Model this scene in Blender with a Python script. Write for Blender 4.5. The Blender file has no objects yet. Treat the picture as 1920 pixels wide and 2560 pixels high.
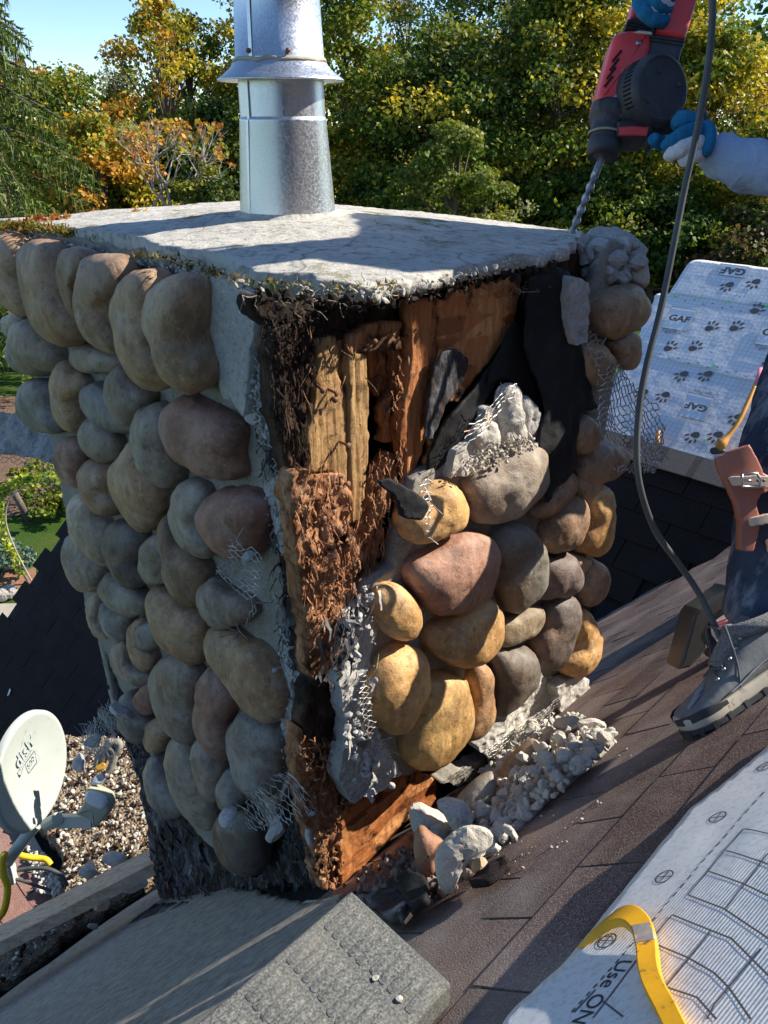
import bpy, math, random
import numpy as np
from mathutils import Vector, Matrix
RAD = math.radians
rng = np.random.default_rng(7)
random.seed(7)
sc = bpy.context.scene
COL = sc.collection

# ---------------------------------------------------------------- camera, sky, sun, exposure
PITCH = 27.0
FPX = 1924.0                      # focal length in pixels of the 1920x2560 photograph
cam_d = bpy.data.cameras.new("camera")
cam_d.sensor_fit = 'VERTICAL'; cam_d.sensor_height = 24; cam_d.lens = 24 * FPX / 2560
cam_d.clip_start = 0.02; cam_d.clip_end = 2000
cam = bpy.data.objects.new("camera", cam_d); COL.objects.link(cam)
cam.rotation_euler = (RAD(90 - PITCH), 0, 0)
sc.camera = cam

SUN_AZ, SUN_EL = 15.0, 37.0        # azimuth from +X towards +Y
world = bpy.data.worlds.new("World"); sc.world = world; world.use_nodes = True
wn = world.node_tree; wn.nodes.clear()
sky = wn.nodes.new('ShaderNodeTexSky'); sky.sky_type = 'NISHITA'; sky.sun_disc = False
sky.sun_elevation = RAD(SUN_EL); sky.sun_rotation = RAD(90 - SUN_AZ)
sky.air_density = 1.0; sky.dust_density = 0.0; sky.ozone_density = 4.5; sky.altitude = 1500
bg = wn.nodes.new('ShaderNodeBackground'); bg.inputs[1].default_value = 0.112
wo = wn.nodes.new('ShaderNodeOutputWorld')
wn.links.new(sky.outputs[0], bg.inputs[0]); wn.links.new(bg.outputs[0], wo.inputs[0])
sun_d = bpy.data.lights.new("sun", 'SUN'); sun_d.energy = 5.0; sun_d.angle = RAD(0.5); sun_d.color = (1.0, 0.93, 0.82)
sun = bpy.data.objects.new("sun", sun_d); COL.objects.link(sun)
sd = Vector((math.cos(RAD(SUN_EL)) * math.cos(RAD(SUN_AZ)), math.cos(RAD(SUN_EL)) * math.sin(RAD(SUN_AZ)), math.sin(RAD(SUN_EL))))
sun.rotation_euler = sd.to_track_quat('Z', 'Y').to_euler(); sun.location = (3, 0, 6)
sc.view_settings.view_transform = 'Standard'; sc.view_settings.look = 'None'
sc.view_settings.exposure = 0.92; sc.view_settings.gamma = 1
try:
    sc.cycles.max_bounces = 6; sc.cycles.transparent_max_bounces = 8
except Exception: pass

# ---------------------------------------------------------------- geometry of the place
cP, sP = math.cos(RAD(PITCH)), math.sin(RAD(PITCH))
def ray(px, py):
    x = (px - 960) / FPX; y = (1280 - py) / FPX
    return np.array([x, cP + y * sP, y * cP - sP])      # scaled so that its depth along the lens axis is 1
def at(px, py, depth): return ray(px, py) * depth
CX = np.array([1., 0, 0]); CY = np.array([0, sP, cP]); CN = np.array([0, -cP, sP])   # picture right, up, towards the viewer
L = np.array([-.70710678, .70710678, 0.]); R = np.array([.70710678, .70710678, 0.]); Z = np.array([0, 0, 1.])
NL, NR = 0.679, 0.607              # near corner of the chimney crown
CAPZ = -0.189
SLOPE = 1.046
def roofA(l): return -0.508 - SLOPE * l
V1 = None
def hit(px, py, O, n):
    d = ray(px, py); return d * (np.dot(O, n) / np.dot(d, n))
FL = lambda off=0.: (R * (NR + off), L, Z, -R)          # left face frame: (origin, ex, ey, normal)
FR = lambda off=0.: (L * (NL + off), R, Z, -L)          # right face frame
def nrm(v): v = np.asarray(v, float); return v / np.linalg.norm(v)
nA = nrm(L * SLOPE + Z)
AO = np.array([0, 0, -0.508])
FA = lambda off=0.: (AO + nA * off, R, nrm(-L + Z * SLOPE), nA)    # main roof plane frame (x along courses, y upslope)
vp = hit(1480, 1560, AO, nA)
SC = 0.966
CO = vp - R * 0.0
nC = nrm(-R * SC + Z)
FC = lambda off=0.: (CO + nC * off, L, nrm(R + Z * SC), nC)
def px2(fr, pts):
    O, ex, ey, n = fr; out = []
    for p in pts:
        P = hit(p[0], p[1], O, n) - O; out.append((P @ ex, P @ ey))
    return np.array(out)
def zz(pts, ox, oy, s=.4822): return [(ox + x * s, oy + y * s) for x, y in pts]

# ---------------------------------------------------------------- numpy noise
def _h(ix, iy, iz, seed):
    h = (ix.astype(np.int64) * 374761393 + iy.astype(np.int64) * 668265263 + iz.astype(np.int64) * 2147483647 + seed * 1274126177) & 0xffffffff
    h = ((h ^ (h >> 13)) * 1274126177) & 0xffffffff
    h = ((h ^ (h >> 16)) * 2246822519) & 0xffffffff
    return ((h ^ (h >> 15)) & 0xffff) / 65535.0
def vnoise(P, seed=0):
    P = np.asarray(P, float); i = np.floor(P).astype(np.int64); f = P - i; f = f * f * (3 - 2 * f); r = 0
    for a in (0, 1):
        for b in (0, 1):
            for c in (0, 1):
                w = (f[:, 0] if a else 1 - f[:, 0]) * (f[:, 1] if b else 1 - f[:, 1]) * (f[:, 2] if c else 1 - f[:, 2])
                r = r + w * _h(i[:, 0] + a, i[:, 1] + b, i[:, 2] + c, seed)
    return r * 2 - 1
def fbm(P, o=4, seed=0, g=.5):
    P = np.asarray(P, float); r = 0; a = 1.; t = 0
    for k in range(o): r = r + a * vnoise(P * (2.03 ** k) + 17.3 * k, seed + k); t += a; a *= g
    return r / t
def f2(x, y, s, o=4, seed=0): return fbm(np.c_[x * s, y * s, np.full(len(x), seed * 3.7)], o, seed)

# ---------------------------------------------------------------- object helpers
WL = {}
def mesh_np(name, V, F, smooth=True, mats=None, midx=None, col=None):
    me = bpy.data.meshes.new(name)
    V = np.asarray(V, np.float32)
    if isinstance(F, np.ndarray): F = [F]
    F = [np.asarray(f, np.int32) for f in F if len(f)]
    lv = np.concatenate([f.ravel() for f in F]); sizes = np.concatenate([np.full(len(f), f.shape[1], np.int32) for f in F])
    st = np.concatenate([[0], np.cumsum(sizes)[:-1]]).astype(np.int32)
    me.vertices.add(len(V)); me.vertices.foreach_set('co', V.ravel())
    me.loops.add(len(lv)); me.loops.foreach_set('vertex_index', lv)
    me.polygons.add(len(sizes)); me.polygons.foreach_set('loop_start', st)
    try: me.polygons.foreach_set('loop_total', sizes)
    except Exception: pass
    me.polygons.foreach_set('use_smooth', np.full(len(sizes), bool(smooth)))
    if col is not None:
        ca = me.color_attributes.new('tint', 'FLOAT_COLOR', 'POINT')
        c4 = np.c_[np.asarray(col, np.float32), np.ones(len(V), np.float32)]
        ca.data.foreach_set('color', c4.ravel())
    me.update(calc_edges=True); me.validate()
    return me
def mk(name, V, F, mat, parent=None, smooth=True, col=None, loc=None, color=None):
    """one mesh object, its origin in its own middle (or at loc)"""
    V = np.asarray(V, float)
    o0 = np.asarray(loc if loc is not None else (V.min(0) + V.max(0)) / 2, float)
    me = mesh_np(name, V - o0, F, smooth, col=col)
    for m in (mat if isinstance(mat, (list, tuple)) else [mat]): me.materials.append(m)
    o = bpy.data.objects.new(name, me); COL.objects.link(o); WL[o] = o0
    if parent is not None:
        o.parent = parent; o.location = o0 - WL[parent]
    else: o.location = o0
    if color is not None: o.color = (*color, 1)
    return o
def thing(name, label, cat, loc, group=None):
    o = bpy.data.objects.new(name, None); COL.objects.link(o); o.empty_display_size = .1
    o.location = loc; WL[o] = np.asarray(loc, float); tag(o, label, cat, group); return o
def tag(o, label, cat, group=None, kind=None):
    if label: o['label'] = label
    if cat: o['category'] = cat
    if group: o['group'] = group
    if kind: o['kind'] = kind
    return o
class MB:
    """collects pieces of ONE mesh"""
    def __init__(s): s.V = []; s.Q = []; s.T = []; s.n = 0; s.C = []
    def add(s, V, F, c=None):
        V = np.asarray(V, float)
        if isinstance(F, np.ndarray): F = [F]
        for f in F:
            f = np.asarray(f)
            if len(f) == 0: continue
            (s.Q if f.shape[1] == 4 else s.T).append(f + s.n)
        s.V.append(V); s.n += len(V)
        if c is not None: s.C.append(np.broadcast_to(np.asarray(c, float), (len(V), 3)))
    def box(s, c, ax, h, c3=None):
        """c centre, ax three unit axes, h half sizes"""
        c = np.asarray(c, float); V = []
        for k in range(8):
            sg = ((k & 1) * 2 - 1, ((k >> 1) & 1) * 2 - 1, ((k >> 2) & 1) * 2 - 1)
            V.append(c + sum(np.asarray(ax[i]) * h[i] * sg[i] for i in range(3)))
        s.add(V, np.array([[0, 2, 3, 1], [4, 5, 7, 6], [0, 1, 5, 4], [2, 6, 7, 3], [0, 4, 6, 2], [1, 3, 7, 5]]), c3)
    def tube(s, path, r, n=6, c3=None, cap=True):
        V, F, T = tube(path, r, n, cap); s.add(V, [F, T] if cap else F, c3)
    def build(s, name, mat, parent=None, smooth=True, loc=None, color=None):
        F = []
        if s.Q: F.append(np.concatenate(s.Q))
        if s.T: F.append(np.concatenate(s.T))
        return mk(name, np.concatenate(s.V), F, mat, parent, smooth, np.concatenate(s.C) if s.C else None, loc, color)
def tube(path, r, n=6, cap=True):
    P = np.asarray(path, float); m = len(P); r = np.broadcast_to(np.asarray(r, float), (m,))
    T = np.gradient(P, axis=0); T /= np.linalg.norm(T, axis=1)[:, None] + 1e-12
    u = np.cross(T[0], [0, 0, 1.]); u = u if np.linalg.norm(u) > .1 else np.cross(T[0], [1., 0, 0]); u = nrm(u)
    V = []; a = np.arange(n) / n * 2 * np.pi
    for i in range(m):
        u = nrm(u - T[i] * (u @ T[i])); v = np.cross(T[i], u)
        V.append(P[i] + r[i] * (np.cos(a)[:, None] * u + np.sin(a)[:, None] * v))
    V = np.concatenate(V); i = np.arange(m - 1)[:, None] * n; j = np.arange(n)[None]; k = (j + 1) % n
    F = np.stack([i + j, i + k, i + n + k, i + n + j], -1).reshape(-1, 4)
    Tn = []
    if cap:
        V = np.r_[V, [P[0]], [P[-1]]]; a0 = m * n; b = (m - 1) * n
        for q in range(n): Tn += [(a0, (q + 1) % n, q), (a0 + 1, b + q, b + (q + 1) % n)]
    return V, F, np.array(Tn).reshape(-1, 3)
def smooth_path(pts, n=60):
    P = np.asarray(pts, float); m = len(P); Pe = np.r_[[2 * P[0] - P[1]], P, [2 * P[-1] - P[-2]]]; out = []
    ts = np.linspace(0, m - 1 - 1e-6, n)
    for t in ts:
        i = int(t); u = t - i; p0, p1, p2, p3 = Pe[i:i + 4]
        out.append(.5 * (2 * p1 + (p2 - p0) * u + (2 * p0 - 5 * p1 + 4 * p2 - p3) * u * u + (3 * p1 - p0 - 3 * p2 + p3) * u ** 3))
    return np.array(out)
def closed(pts, n=80):
    P = np.asarray(pts, float); m = len(P); out = []
    for t in np.arange(n) / n * m:
        i = int(t); u = t - i; p0, p1, p2, p3 = P[(i - 1) % m], P[i], P[(i + 1) % m], P[(i + 2) % m]
        out.append(.5 * (2 * p1 + (p2 - p0) * u + (2 * p0 - 5 * p1 + 4 * p2 - p3) * u * u + (3 * p1 - p0 - 3 * p2 + p3) * u ** 3))
    return np.array(out)
def lathe(prof, O, ax=(0, 0, 1), n=48):
    """prof [(radius, height)], around axis ax through O"""
    ax = nrm(ax); u = np.cross(ax, [0, 1., .01]); u = nrm(u); v = np.cross(ax, u); a = np.arange(n) / n * 2 * np.pi
    V = np.concatenate([np.asarray(O) + ax * h + r * (np.cos(a)[:, None] * u + np.sin(a)[:, None] * v) for r, h in prof]); m = len(prof)
    i = np.arange(m - 1)[:, None] * n; j = np.arange(n)[None]; k = (j + 1) % n
    return V, np.stack([i + j, i + k, i + n + k, i + n + j], -1).reshape(-1, 4)
def inpoly(x, y, P):
    r = np.zeros(len(x), bool); n = len(P)
    for i in range(n):
        x0, y0 = P[i]; x1, y1 = P[(i + 1) % n]
        if y0 == y1: continue
        c = ((y0 > y) != (y1 > y)) & (x < (x1 - x0) * (y - y0) / (y1 - y0) + x0); r ^= c
    return r
def patch(name, fr, poly, cell, disp, thick, mat, parent=None, warp=.0, wsc=30, holes=(), seed=0, smooth=True, color=None, only=False):
    """a ragged slab: grid cells inside poly (frame coordinates), front pushed out by disp(x,y)"""
    O, ex, ey, n = fr; poly = np.asarray(poly, float)
    x0, y0 = poly.min(0) - warp; x1, y1 = poly.max(0) + warp
    nx = int((x1 - x0) / cell) + 1; ny = int((y1 - y0) / cell) + 1
    gx, gy = np.meshgrid(np.arange(nx) * cell + x0, np.arange(ny) * cell + y0); cx = gx.ravel() + cell / 2; cy = gy.ravel() + cell / 2
    wx = cx + warp * f2(cx, cy, wsc, 4, seed + 5); wy = cy + warp * f2(cx, cy, wsc, 4, seed + 9)
    m = inpoly(wx, wy, poly)
    for h in holes: m &= ~inpoly(wx, wy, np.asarray(h, float))
    m = m.reshape(ny, nx); J, I = np.nonzero(m); W = nx + 1
    vx, vy = np.meshgrid(np.arange(nx + 1) * cell + x0, np.arange(ny + 1) * cell + y0); vx = vx.ravel(); vy = vy.ravel()
    jx = vx + cell * .35 * (_h(np.arange(len(vx)), np.full(len(vx), 3), np.full(len(vx), 7), seed) - .5)
    jy = vy + cell * .35 * (_h(np.arange(len(vx)), np.full(len(vx), 5), np.full(len(vx), 2), seed) - .5)
    a = J * W + I; q = np.stack([a, a + 1, a + W + 1, a + W], -1)
    mp = np.pad(m, 1); e = []
    for dj, di, p, r in ((-1, 0, 0, 1), (0, 1, 1, 2), (1, 0, 2, 3), (0, -1, 3, 0)):
        b = ~mp[J + 1 + dj, I + 1 + di]; e.append(np.stack([q[b, p], q[b, r]], -1))
    e = np.concatenate(e); used, inv = np.unique(q.ravel(), return_inverse=True); q = inv.reshape(-1, 4)
    X = jx[used].copy(); Y = jy[used].copy(); eb = np.searchsorted(used, e)
    for _ in range(3):
        sx_ = np.zeros(len(X)); sy_ = np.zeros(len(X)); ct = np.zeros(len(X))
        for a_, b_ in ((0, 1), (1, 0)): np.add.at(sx_, eb[:, a_], X[eb[:, b_]]); np.add.at(sy_, eb[:, a_], Y[eb[:, b_]]); np.add.at(ct, eb[:, a_], 1)
        q_ = ct == 2; X[q_] = .5 * X[q_] + .25 * sx_[q_]; Y[q_] = .5 * Y[q_] + .25 * sy_[q_]
    D = disp(X, Y)
    top = O + X[:, None] * ex + Y[:, None] * ey + D[:, None] * n
    bot = O + X[:, None] * ex + Y[:, None] * ey + (np.minimum(D, 0) - thick)[:, None] * n; N = len(top)
    side = np.stack([eb[:, 1], eb[:, 0], eb[:, 0] + N, eb[:, 1] + N], -1)
    if np.dot(np.cross(ex, ey), n) < 0: q = q[:, ::-1]; side = side[:, ::-1]
    V = np.r_[top, bot]; F = np.r_[q, q[:, ::-1] + N, side]
    if only: return V, F
    o = mk(name, V, F, mat, parent, smooth, color=color)
    return o
def prism(fr, poly, t0, t1, bev=.0, steps=2):
    """solid from outline in frame; between offsets t0<t1 along normal, edges rounded by bev"""
    O, ex, ey, n = fr; P = np.asarray(poly, float); m = len(P); c = P.mean(0)
    nx = np.roll(P, -1, 0) - np.roll(P, 1, 0); nx = np.c_[nx[:, 1], -nx[:, 0]]; nx /= np.linalg.norm(nx, axis=1)[:, None] + 1e-9
    ar = np.sum(P[:, 0] * np.roll(P[:, 1], -1) - np.roll(P[:, 0], -1) * P[:, 1])
    if ar < 0: nx = -nx
    rings = []
    for k in range(steps + 1):
        a = (1 - k / steps) * math.pi / 2; rings.append((bev * (1 - math.cos(a)), t0 + bev * (1 - math.sin(a))))
    for k in range(steps + 1):
        a = (k / steps) * math.pi / 2; rings.append((bev * (1 - math.cos(a)), t1 - bev * (1 - math.sin(a))))
    V = []
    for ins, t in rings:
        Q = P - nx * ins; V.append(O + Q[:, :1] * ex + Q[:, 1:] * ey + t * n)
    k = len(rings); V = np.concatenate(V)
    i = np.arange(k - 1)[:, None] * m; j = np.arange(m)[None]; j2 = (j + 1) % m
    F = np.stack([i + j, i + j2, i + m + j2, i + m + j], -1).reshape(-1, 4)
    V = np.r_[V, [O + c[0] * ex + c[1] * ey + t0 * n, O + c[0] * ex + c[1] * ey + t1 * n]]; a0 = k * m; b = (k - 1) * m
    T = np.array([(a0, (q + 1) % m, q) for q in range(m)] + [(a0 + 1, b + q, b + (q + 1) % m) for q in range(m)])
    return V, [F, T]
def chunk(c, s, seed, ax=None, sub=1, sharp=.35):
    """an angular lump: cut sphere"""
    r = np.random.default_rng(seed); n = 10 * sub; u = np.linspace(0, np.pi, n // 2 + 3)[1:-1]; a = np.arange(n) / n * 2 * np.pi
    V = np.array([(np.sin(t) * np.cos(b), np.sin(t) * np.sin(b), np.cos(t)) for t in u for b in a] + [(0, 0, 1), (0, 0, -1)])
    for k in range(9):
        d = nrm(r.normal(size=3)); h = .5 + r.random() * .4; q = V @ d; V = V - np.outer(np.maximum(q - h, 0), d)
    V = V * (1 + .12 * fbm(V * 2.2 + seed, 3, seed)[:, None])
    m = len(u); i = np.arange(m - 1)[:, None] * n; j = np.arange(n)[None]; k = (j + 1) % n
    F = np.stack([i + j, i + n + j, i + n + k, i + k], -1).reshape(-1, 4); t = m * n; b = (m - 1) * n
    T = np.array([(t, q, (q + 1) % n) for q in range(n)] + [(t + 1, b + (q + 1) % n, b + q) for q in range(n)])
    V = V * np.asarray(s); M = np.array(Matrix.Rotation(r.random() * 6.28, 3, Vector(r.normal(size=3)))) if ax is None else np.asarray(ax)
    return V @ M.T + np.asarray(c), [F, T]

_CT = {}
def bit(c, s, rr):
    """small angular bit from a few ready shapes"""
    k = int(rr.integers(28))
    if k not in _CT: _CT[k] = chunk((0, 0, 0), (1, 1, 1), 7000 + k, np.eye(3), 1)
    V, F = _CT[k]; q = rr.normal(size=4); q /= np.linalg.norm(q); w, x, y, z = q
    M_ = np.array([[1 - 2 * (y * y + z * z), 2 * (x * y - z * w), 2 * (x * z + y * w)], [2 * (x * y + z * w), 1 - 2 * (x * x + z * z), 2 * (y * z - x * w)], [2 * (x * z - y * w), 2 * (y * z + x * w), 1 - 2 * (x * x + y * y)]])
    return (V * np.asarray(s)) @ M_.T + np.asarray(c), F
# ---------------------------------------------------------------- materials
class NM:
    def __init__(s, name, rough=.8, **kw):
        s.m = bpy.data.materials.new(name); s.m.use_nodes = True; s.t = s.m.node_tree; s.b = s.t.nodes['Principled BSDF']
        s.b.inputs['Roughness'].default_value = rough; s.g = None
        s.b.inputs['Specular IOR Level'].default_value = kw.get('spec', .3)
    def n(s, typ, **kw):
        q = s.t.nodes.new(typ)
        for k, v in kw.items(): setattr(q, k, v)
        return q
    def l(s, a, b): s.t.links.new(a, b)
    def pos(s, scale=(1, 1, 1), rot=(0, 0, 0), obj=False):
        if obj: g = s.n('ShaderNodeTexCoord').outputs['Object']
        else: g = s.n('ShaderNodeNewGeometry').outputs['Position']
        m = s.n('ShaderNodeMapping'); m.inputs['Scale'].default_value = scale; m.inputs['Rotation'].default_value = rot; s.l(g, m.inputs[0]); return m.outputs[0]
    def noise(s, co, sc_, det=5, rough=.55, dist=0.):
        q = s.n('ShaderNodeTexNoise'); q.inputs['Scale'].default_value = sc_; q.inputs['Detail'].default_value = det; q.inputs['Roughness'].default_value = rough; q.inputs['Distortion'].default_value = dist
        s.l(co, q.inputs['Vector']); return q.outputs['Fac']
    def vor(s, co, sc_, feat='F1'):
        q = s.n('ShaderNodeTexVoronoi'); q.feature = feat; q.inputs['Scale'].default_value = sc_; s.l(co, q.inputs['Vector']); return q.outputs['Distance']
    def ramp(s, f, st):
        q = s.n('ShaderNodeValToRGB'); e = q.color_ramp.elements
        while len(e) < len(st): e.new(.5)
        for k, (p, c) in enumerate(st):
            e[k].position = p; c = (c, c, c) if isinstance(c, (int, float)) else c; e[k].color = (*c, 1)
        s.l(f, q.inputs[0]); return q.outputs[0]
    def mix(s, f, a, b, mode='MIX'):
        q = s.n('ShaderNodeMix'); q.data_type = 'RGBA'; q.blend_type = mode
        for v, i in ((f, 0), (a, 6), (b, 7)):
            if isinstance(v, (int, float)): q.inputs[i].default_value = v if i == 0 else (v, v, v, 1)
            elif isinstance(v, tuple): q.inputs[i].default_value = (*v, 1)
            else: s.l(v, q.inputs[i])
        return q.outputs[2]
    def math(s, op, a, b=0.):
        q = s.n('ShaderNodeMath', operation=op)
        for i, v in ((0, a), (1, b)):
            if isinstance(v, (int, float)): q.inputs[i].default_value = v
            else: s.l(v, q.inputs[i])
        return q.outputs[0]
    def col(s, c): s.l(c, s.b.inputs['Base Color']) if not isinstance(c, tuple) else setattr(s.b.inputs['Base Color'], 'default_value', (*c, 1)); return s
    def rough(s, c): s.l(c, s.b.inputs['Roughness']); return s
    def bump(s, h, strength=.5, dist=.01):
        q = s.n('ShaderNodeBump'); q.inputs['Strength'].default_value = strength; q.inputs['Distance'].default_value = dist; s.l(h, q.inputs['Height'])
        if s.g: s.l(s.g, q.inputs['Normal'])
        s.g = q.outputs[0]; s.l(s.g, s.b.inputs['Normal']); return s
def plain(name, c, rough=.6, var=.12, sc_=30, bump=.0, metal=0., spec=.4, dirt=None):
    m = NM(name, rough, spec=spec); co = m.pos()
    n = m.noise(co, sc_, 6, .6)
    a = tuple(x * (1 - var) for x in c); b = tuple(min(1, x * (1 + var)) for x in c)
    cc = m.ramp(n, [(.3, a), (.7, b)])
    if dirt:
        d = m.ramp(m.noise(co, dirt[1], 8, .65), [(dirt[2], 0), (dirt[2] + .08, 1)]); cc = m.mix(d, cc, dirt[0])
    m.col(cc); m.b.inputs['Metallic'].default_value = metal
    if bump: m.bump(n, bump, .003)
    return m.m
M = {}
# river stone: tint from the object's own colour
m = NM('river_stone', .5, spec=.35); co = m.pos(); oi = m.n('ShaderNodeObjectInfo')
big = m.noise(co, 9, 4, .6, .4); fine = m.noise(co, 62, 7, .75); sp = m.noise(co, 260, 3, .7)
base = m.mix(m.ramp(big, [(.35, 0), (.68, 1)]), oi.outputs['Color'], m.mix(1., oi.outputs['Color'], (.62, .5, .42), 'MULTIPLY'))
base = m.mix(m.ramp(m.noise(co, 14, 5, .6, .8), [(.52, 0), (.66, .55)]), base, m.mix(.5, oi.outputs['Color'], (.42, .40, .35)))
base = m.mix(m.ramp(m.noise(co, 5.5, 5, .7, 1.), [(.50, 0), (.62, .6)]), base, m.mix(1., oi.outputs['Color'], (.42, .36, .33), 'MULTIPLY'))
base = m.mix(m.ramp(m.noise(m.pos((1.3, 1, 1.1)), 7.3, 4, .6, .5), [(.56, 0), (.72, .4)]), base, (.38, .19, .085))
stv = m.noise(m.pos((14, 14, 3)), 5, 6, .65)
base = m.mix(m.ramp(stv, [(.5, 0), (.75, .45)]), base, m.mix(1., oi.outputs['Color'], (1.5, 1.4, 1.25), 'MULTIPLY'))
base = m.mix(m.ramp(fine, [(.34, .6), (.47, 0)]), base, (.07, .055, .04)); base = m.mix(m.ramp(fine, [(.56, 0), (.7, .5)]), base, m.mix(1., oi.outputs['Color'], (1.7, 1.6, 1.4), 'MULTIPLY'))
base = m.mix(m.ramp(sp, [(.62, 0), (.72, .5)]), base, (.55, .5, .42))
pores = m.ramp(m.vor(co, 170), [(.08, 1.), (.2, 0)]); pm = m.math('MULTIPLY', pores, m.ramp(m.noise(co, 25, 2, .5), [(.5, 0), (.6, 1)]))
base = m.mix(m.math('MULTIPLY', pm, .7), base, (.04, .035, .03))
m.col(base); m.rough(m.ramp(fine, [(.3, .36), (.7, .66)]))
m.bump(m.noise(co, 40, 8, .72), .8, .005); m.bump(m.math('SUBTRACT', 1., pm), .5, .002); m.bump(sp, .25, .0012); M['stone'] = m.m
# mortar
def mortar(name, a, b, sc_=60, bs=.8):
    m = NM(name, .95, spec=.1); co = m.pos(); n = m.noise(co, 12, 6, .65); g = m.noise(co, sc_ * 3, 4, .75)
    c = m.mix(m.ramp(n, [(.3, 0), (.7, 1)]), a, b); c = m.mix(m.ramp(g, [(.33, .6), (.48, 0)]), c, tuple(x * .45 for x in a)); c = m.mix(m.ramp(g, [(.58, 0), (.7, .5)]), c, tuple(min(.8, x * 1.7) for x in b))
    m.col(c); m.bump(m.noise(co, sc_, 8, .75), bs, .006); m.bump(g, .5, .002); return m.m
M['mortar'] = mortar('mortar_bed', (.25, .225, .185), (.36, .33, .28))
M['pale'] = mortar('broken_mortar', (.50, .46, .40), (.66, .62, .55), 50)
M['greymortar'] = mortar('grey_rough_mortar', (.40, .385, .36), (.55, .53, .49), 40, 1.)
# crown
m = NM('crown_mortar', .9, spec=.15); co = m.pos(); n = m.noise(co, 7, 6, .65)
c = m.mix(m.ramp(n, [(.3, 0), (.7, 1)]), (.44, .415, .365), (.60, .57, .50)); c = m.mix(m.ramp(m.noise(co, 55, 8, .75), [(.36, .75), (.5, 0)]), c, (.17, .16, .13))
crk = m.ramp(m.vor(m.mix(.12, co, m.n('ShaderNodeTexNoise').outputs['Color']), 5, 'DISTANCE_TO_EDGE'), [(0, 1), (.012, 0)])
c = m.mix(m.math('MULTIPLY', crk, .6), c, (.10, .09, .08))
mo = m.math('MULTIPLY', m.ramp(m.noise(co, 10, 8, .72), [(.56, 0), (.6, 1)]), m.ramp(m.noise(co, 2.3, 2, .5), [(.46, 0), (.56, 1)]))
c = m.mix(mo, c, m.ramp(m.noise(co, 120, 3, .6), [(.3, (.10, .10, .02)), (.7, (.30, .27, .06))])); m.col(c)
m.bump(m.noise(co, 25, 9, .72), .7, .012); m.bump(mo, .6, .006); M['crown'] = m.m
# woods
def wood(name, cs, grain=(60, 60, 3), rot=.0, bs=.9, rough=.8, dark=(.02, .012, .008), dth=.42, rotm=(0, 0, 0)):
    m = NM(name, rough, spec=.2); co = m.pos(grain, rotm); p = m.pos(); g = m.noise(co, 1.6, 7, .7, .5); b = m.noise(p, 14, 6, .65)
    k = len(cs) - 1; c = m.ramp(g, [(.3 + .4 * i / k, cs[i]) for i in range(k + 1)])
    c = m.mix(m.ramp(b, [(dth - .12, 1.), (dth, 0)]), c, dark); c = m.mix(m.ramp(m.noise(p, 60, 5, .7), [(.34, .7), (.46, 0)]), c, dark)
    m.col(c); m.bump(g, bs, .006); m.bump(m.noise(p, 70, 8, .75), bs * .7, .006); return m.m
M['stud'] = wood('weathered_stud_wood', [(.16, .085, .035), (.42, .24, .10), (.60, .40, .19)])
M['rot'] = wood('rotten_wood', [(.11, .04, .018), (.41, .185, .085), (.64, .40, .24)], (40, 40, 8), dth=.45, bs=1.)
M['shadewood'] = wood('shade_dark_wood', [(.008, .006, .005), (.03, .02, .014), (.09, .055, .035)], (40, 40, 8), dth=.5, bs=1.)  # near-black colour carries the shade of the hollow under the crown
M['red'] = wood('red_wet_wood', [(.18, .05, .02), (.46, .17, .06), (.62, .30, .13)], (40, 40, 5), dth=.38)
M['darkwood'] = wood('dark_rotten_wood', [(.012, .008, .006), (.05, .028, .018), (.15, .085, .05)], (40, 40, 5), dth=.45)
m = NM('strand_board', .6, spec=.3); co = m.pos()
v = m.n('ShaderNodeTexVoronoi'); v.inputs['Scale'].default_value = 16; v.distance = 'CHEBYCHEV'; mp = m.pos((1, 1, 2.6), (.6, .5, .7)); m.l(mp, v.inputs['Vector'])
c = m.ramp(v.outputs['Color'], [(.1, (.17, .045, .015)), (.45, (.50, .17, .05)), (.9, (.72, .34, .13))])
c = m.mix(m.ramp(m.noise(m.pos((50, 50, 9), (.5, .4, .3)), 1.3, 6, .7), [(.35, .7), (.6, 0)]), c, (.24, .075, .022))
c = m.mix(m.ramp(m.noise(co, 17, 7, .7), [(.37, 1.), (.45, 0)]), c, (.025, .016, .012)); m.col(c); m.bump(v.outputs['Distance'], .4, .004); m.bump(m.noise(co, 60, 6, .7), .6, .004); M['osb'] = m.m
# black felt
m = NM('black_felt_paper', .75, spec=.25); co = m.pos(); n = m.noise(co, 9, 6, .65)
c = m.ramp(n, [(.3, (.007, .007, .008)), (.62, (.016, .016, .017)), (.85, (.05, .048, .045))]); m.col(c); m.bump(m.noise(co, 15, 7, .65), .6, .01); M['felt'] = m.m
m = NM('weathered_felt_paper', .85, spec=.2); co = m.pos(); n = m.noise(m.pos((1, 1, .5)), 22, 8, .7, .4)
c = m.ramp(n, [(.28, (.010, .009, .009)), (.40, (.085, .045, .028)), (.47, (.035, .032, .032)), (.56, (.11, .105, .108)), (.66, (.26, .25, .25)), (.8, (.42, .40, .38))]); m.col(c); m.bump(n, 1., .012); M['oldfelt'] = m.m
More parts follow.
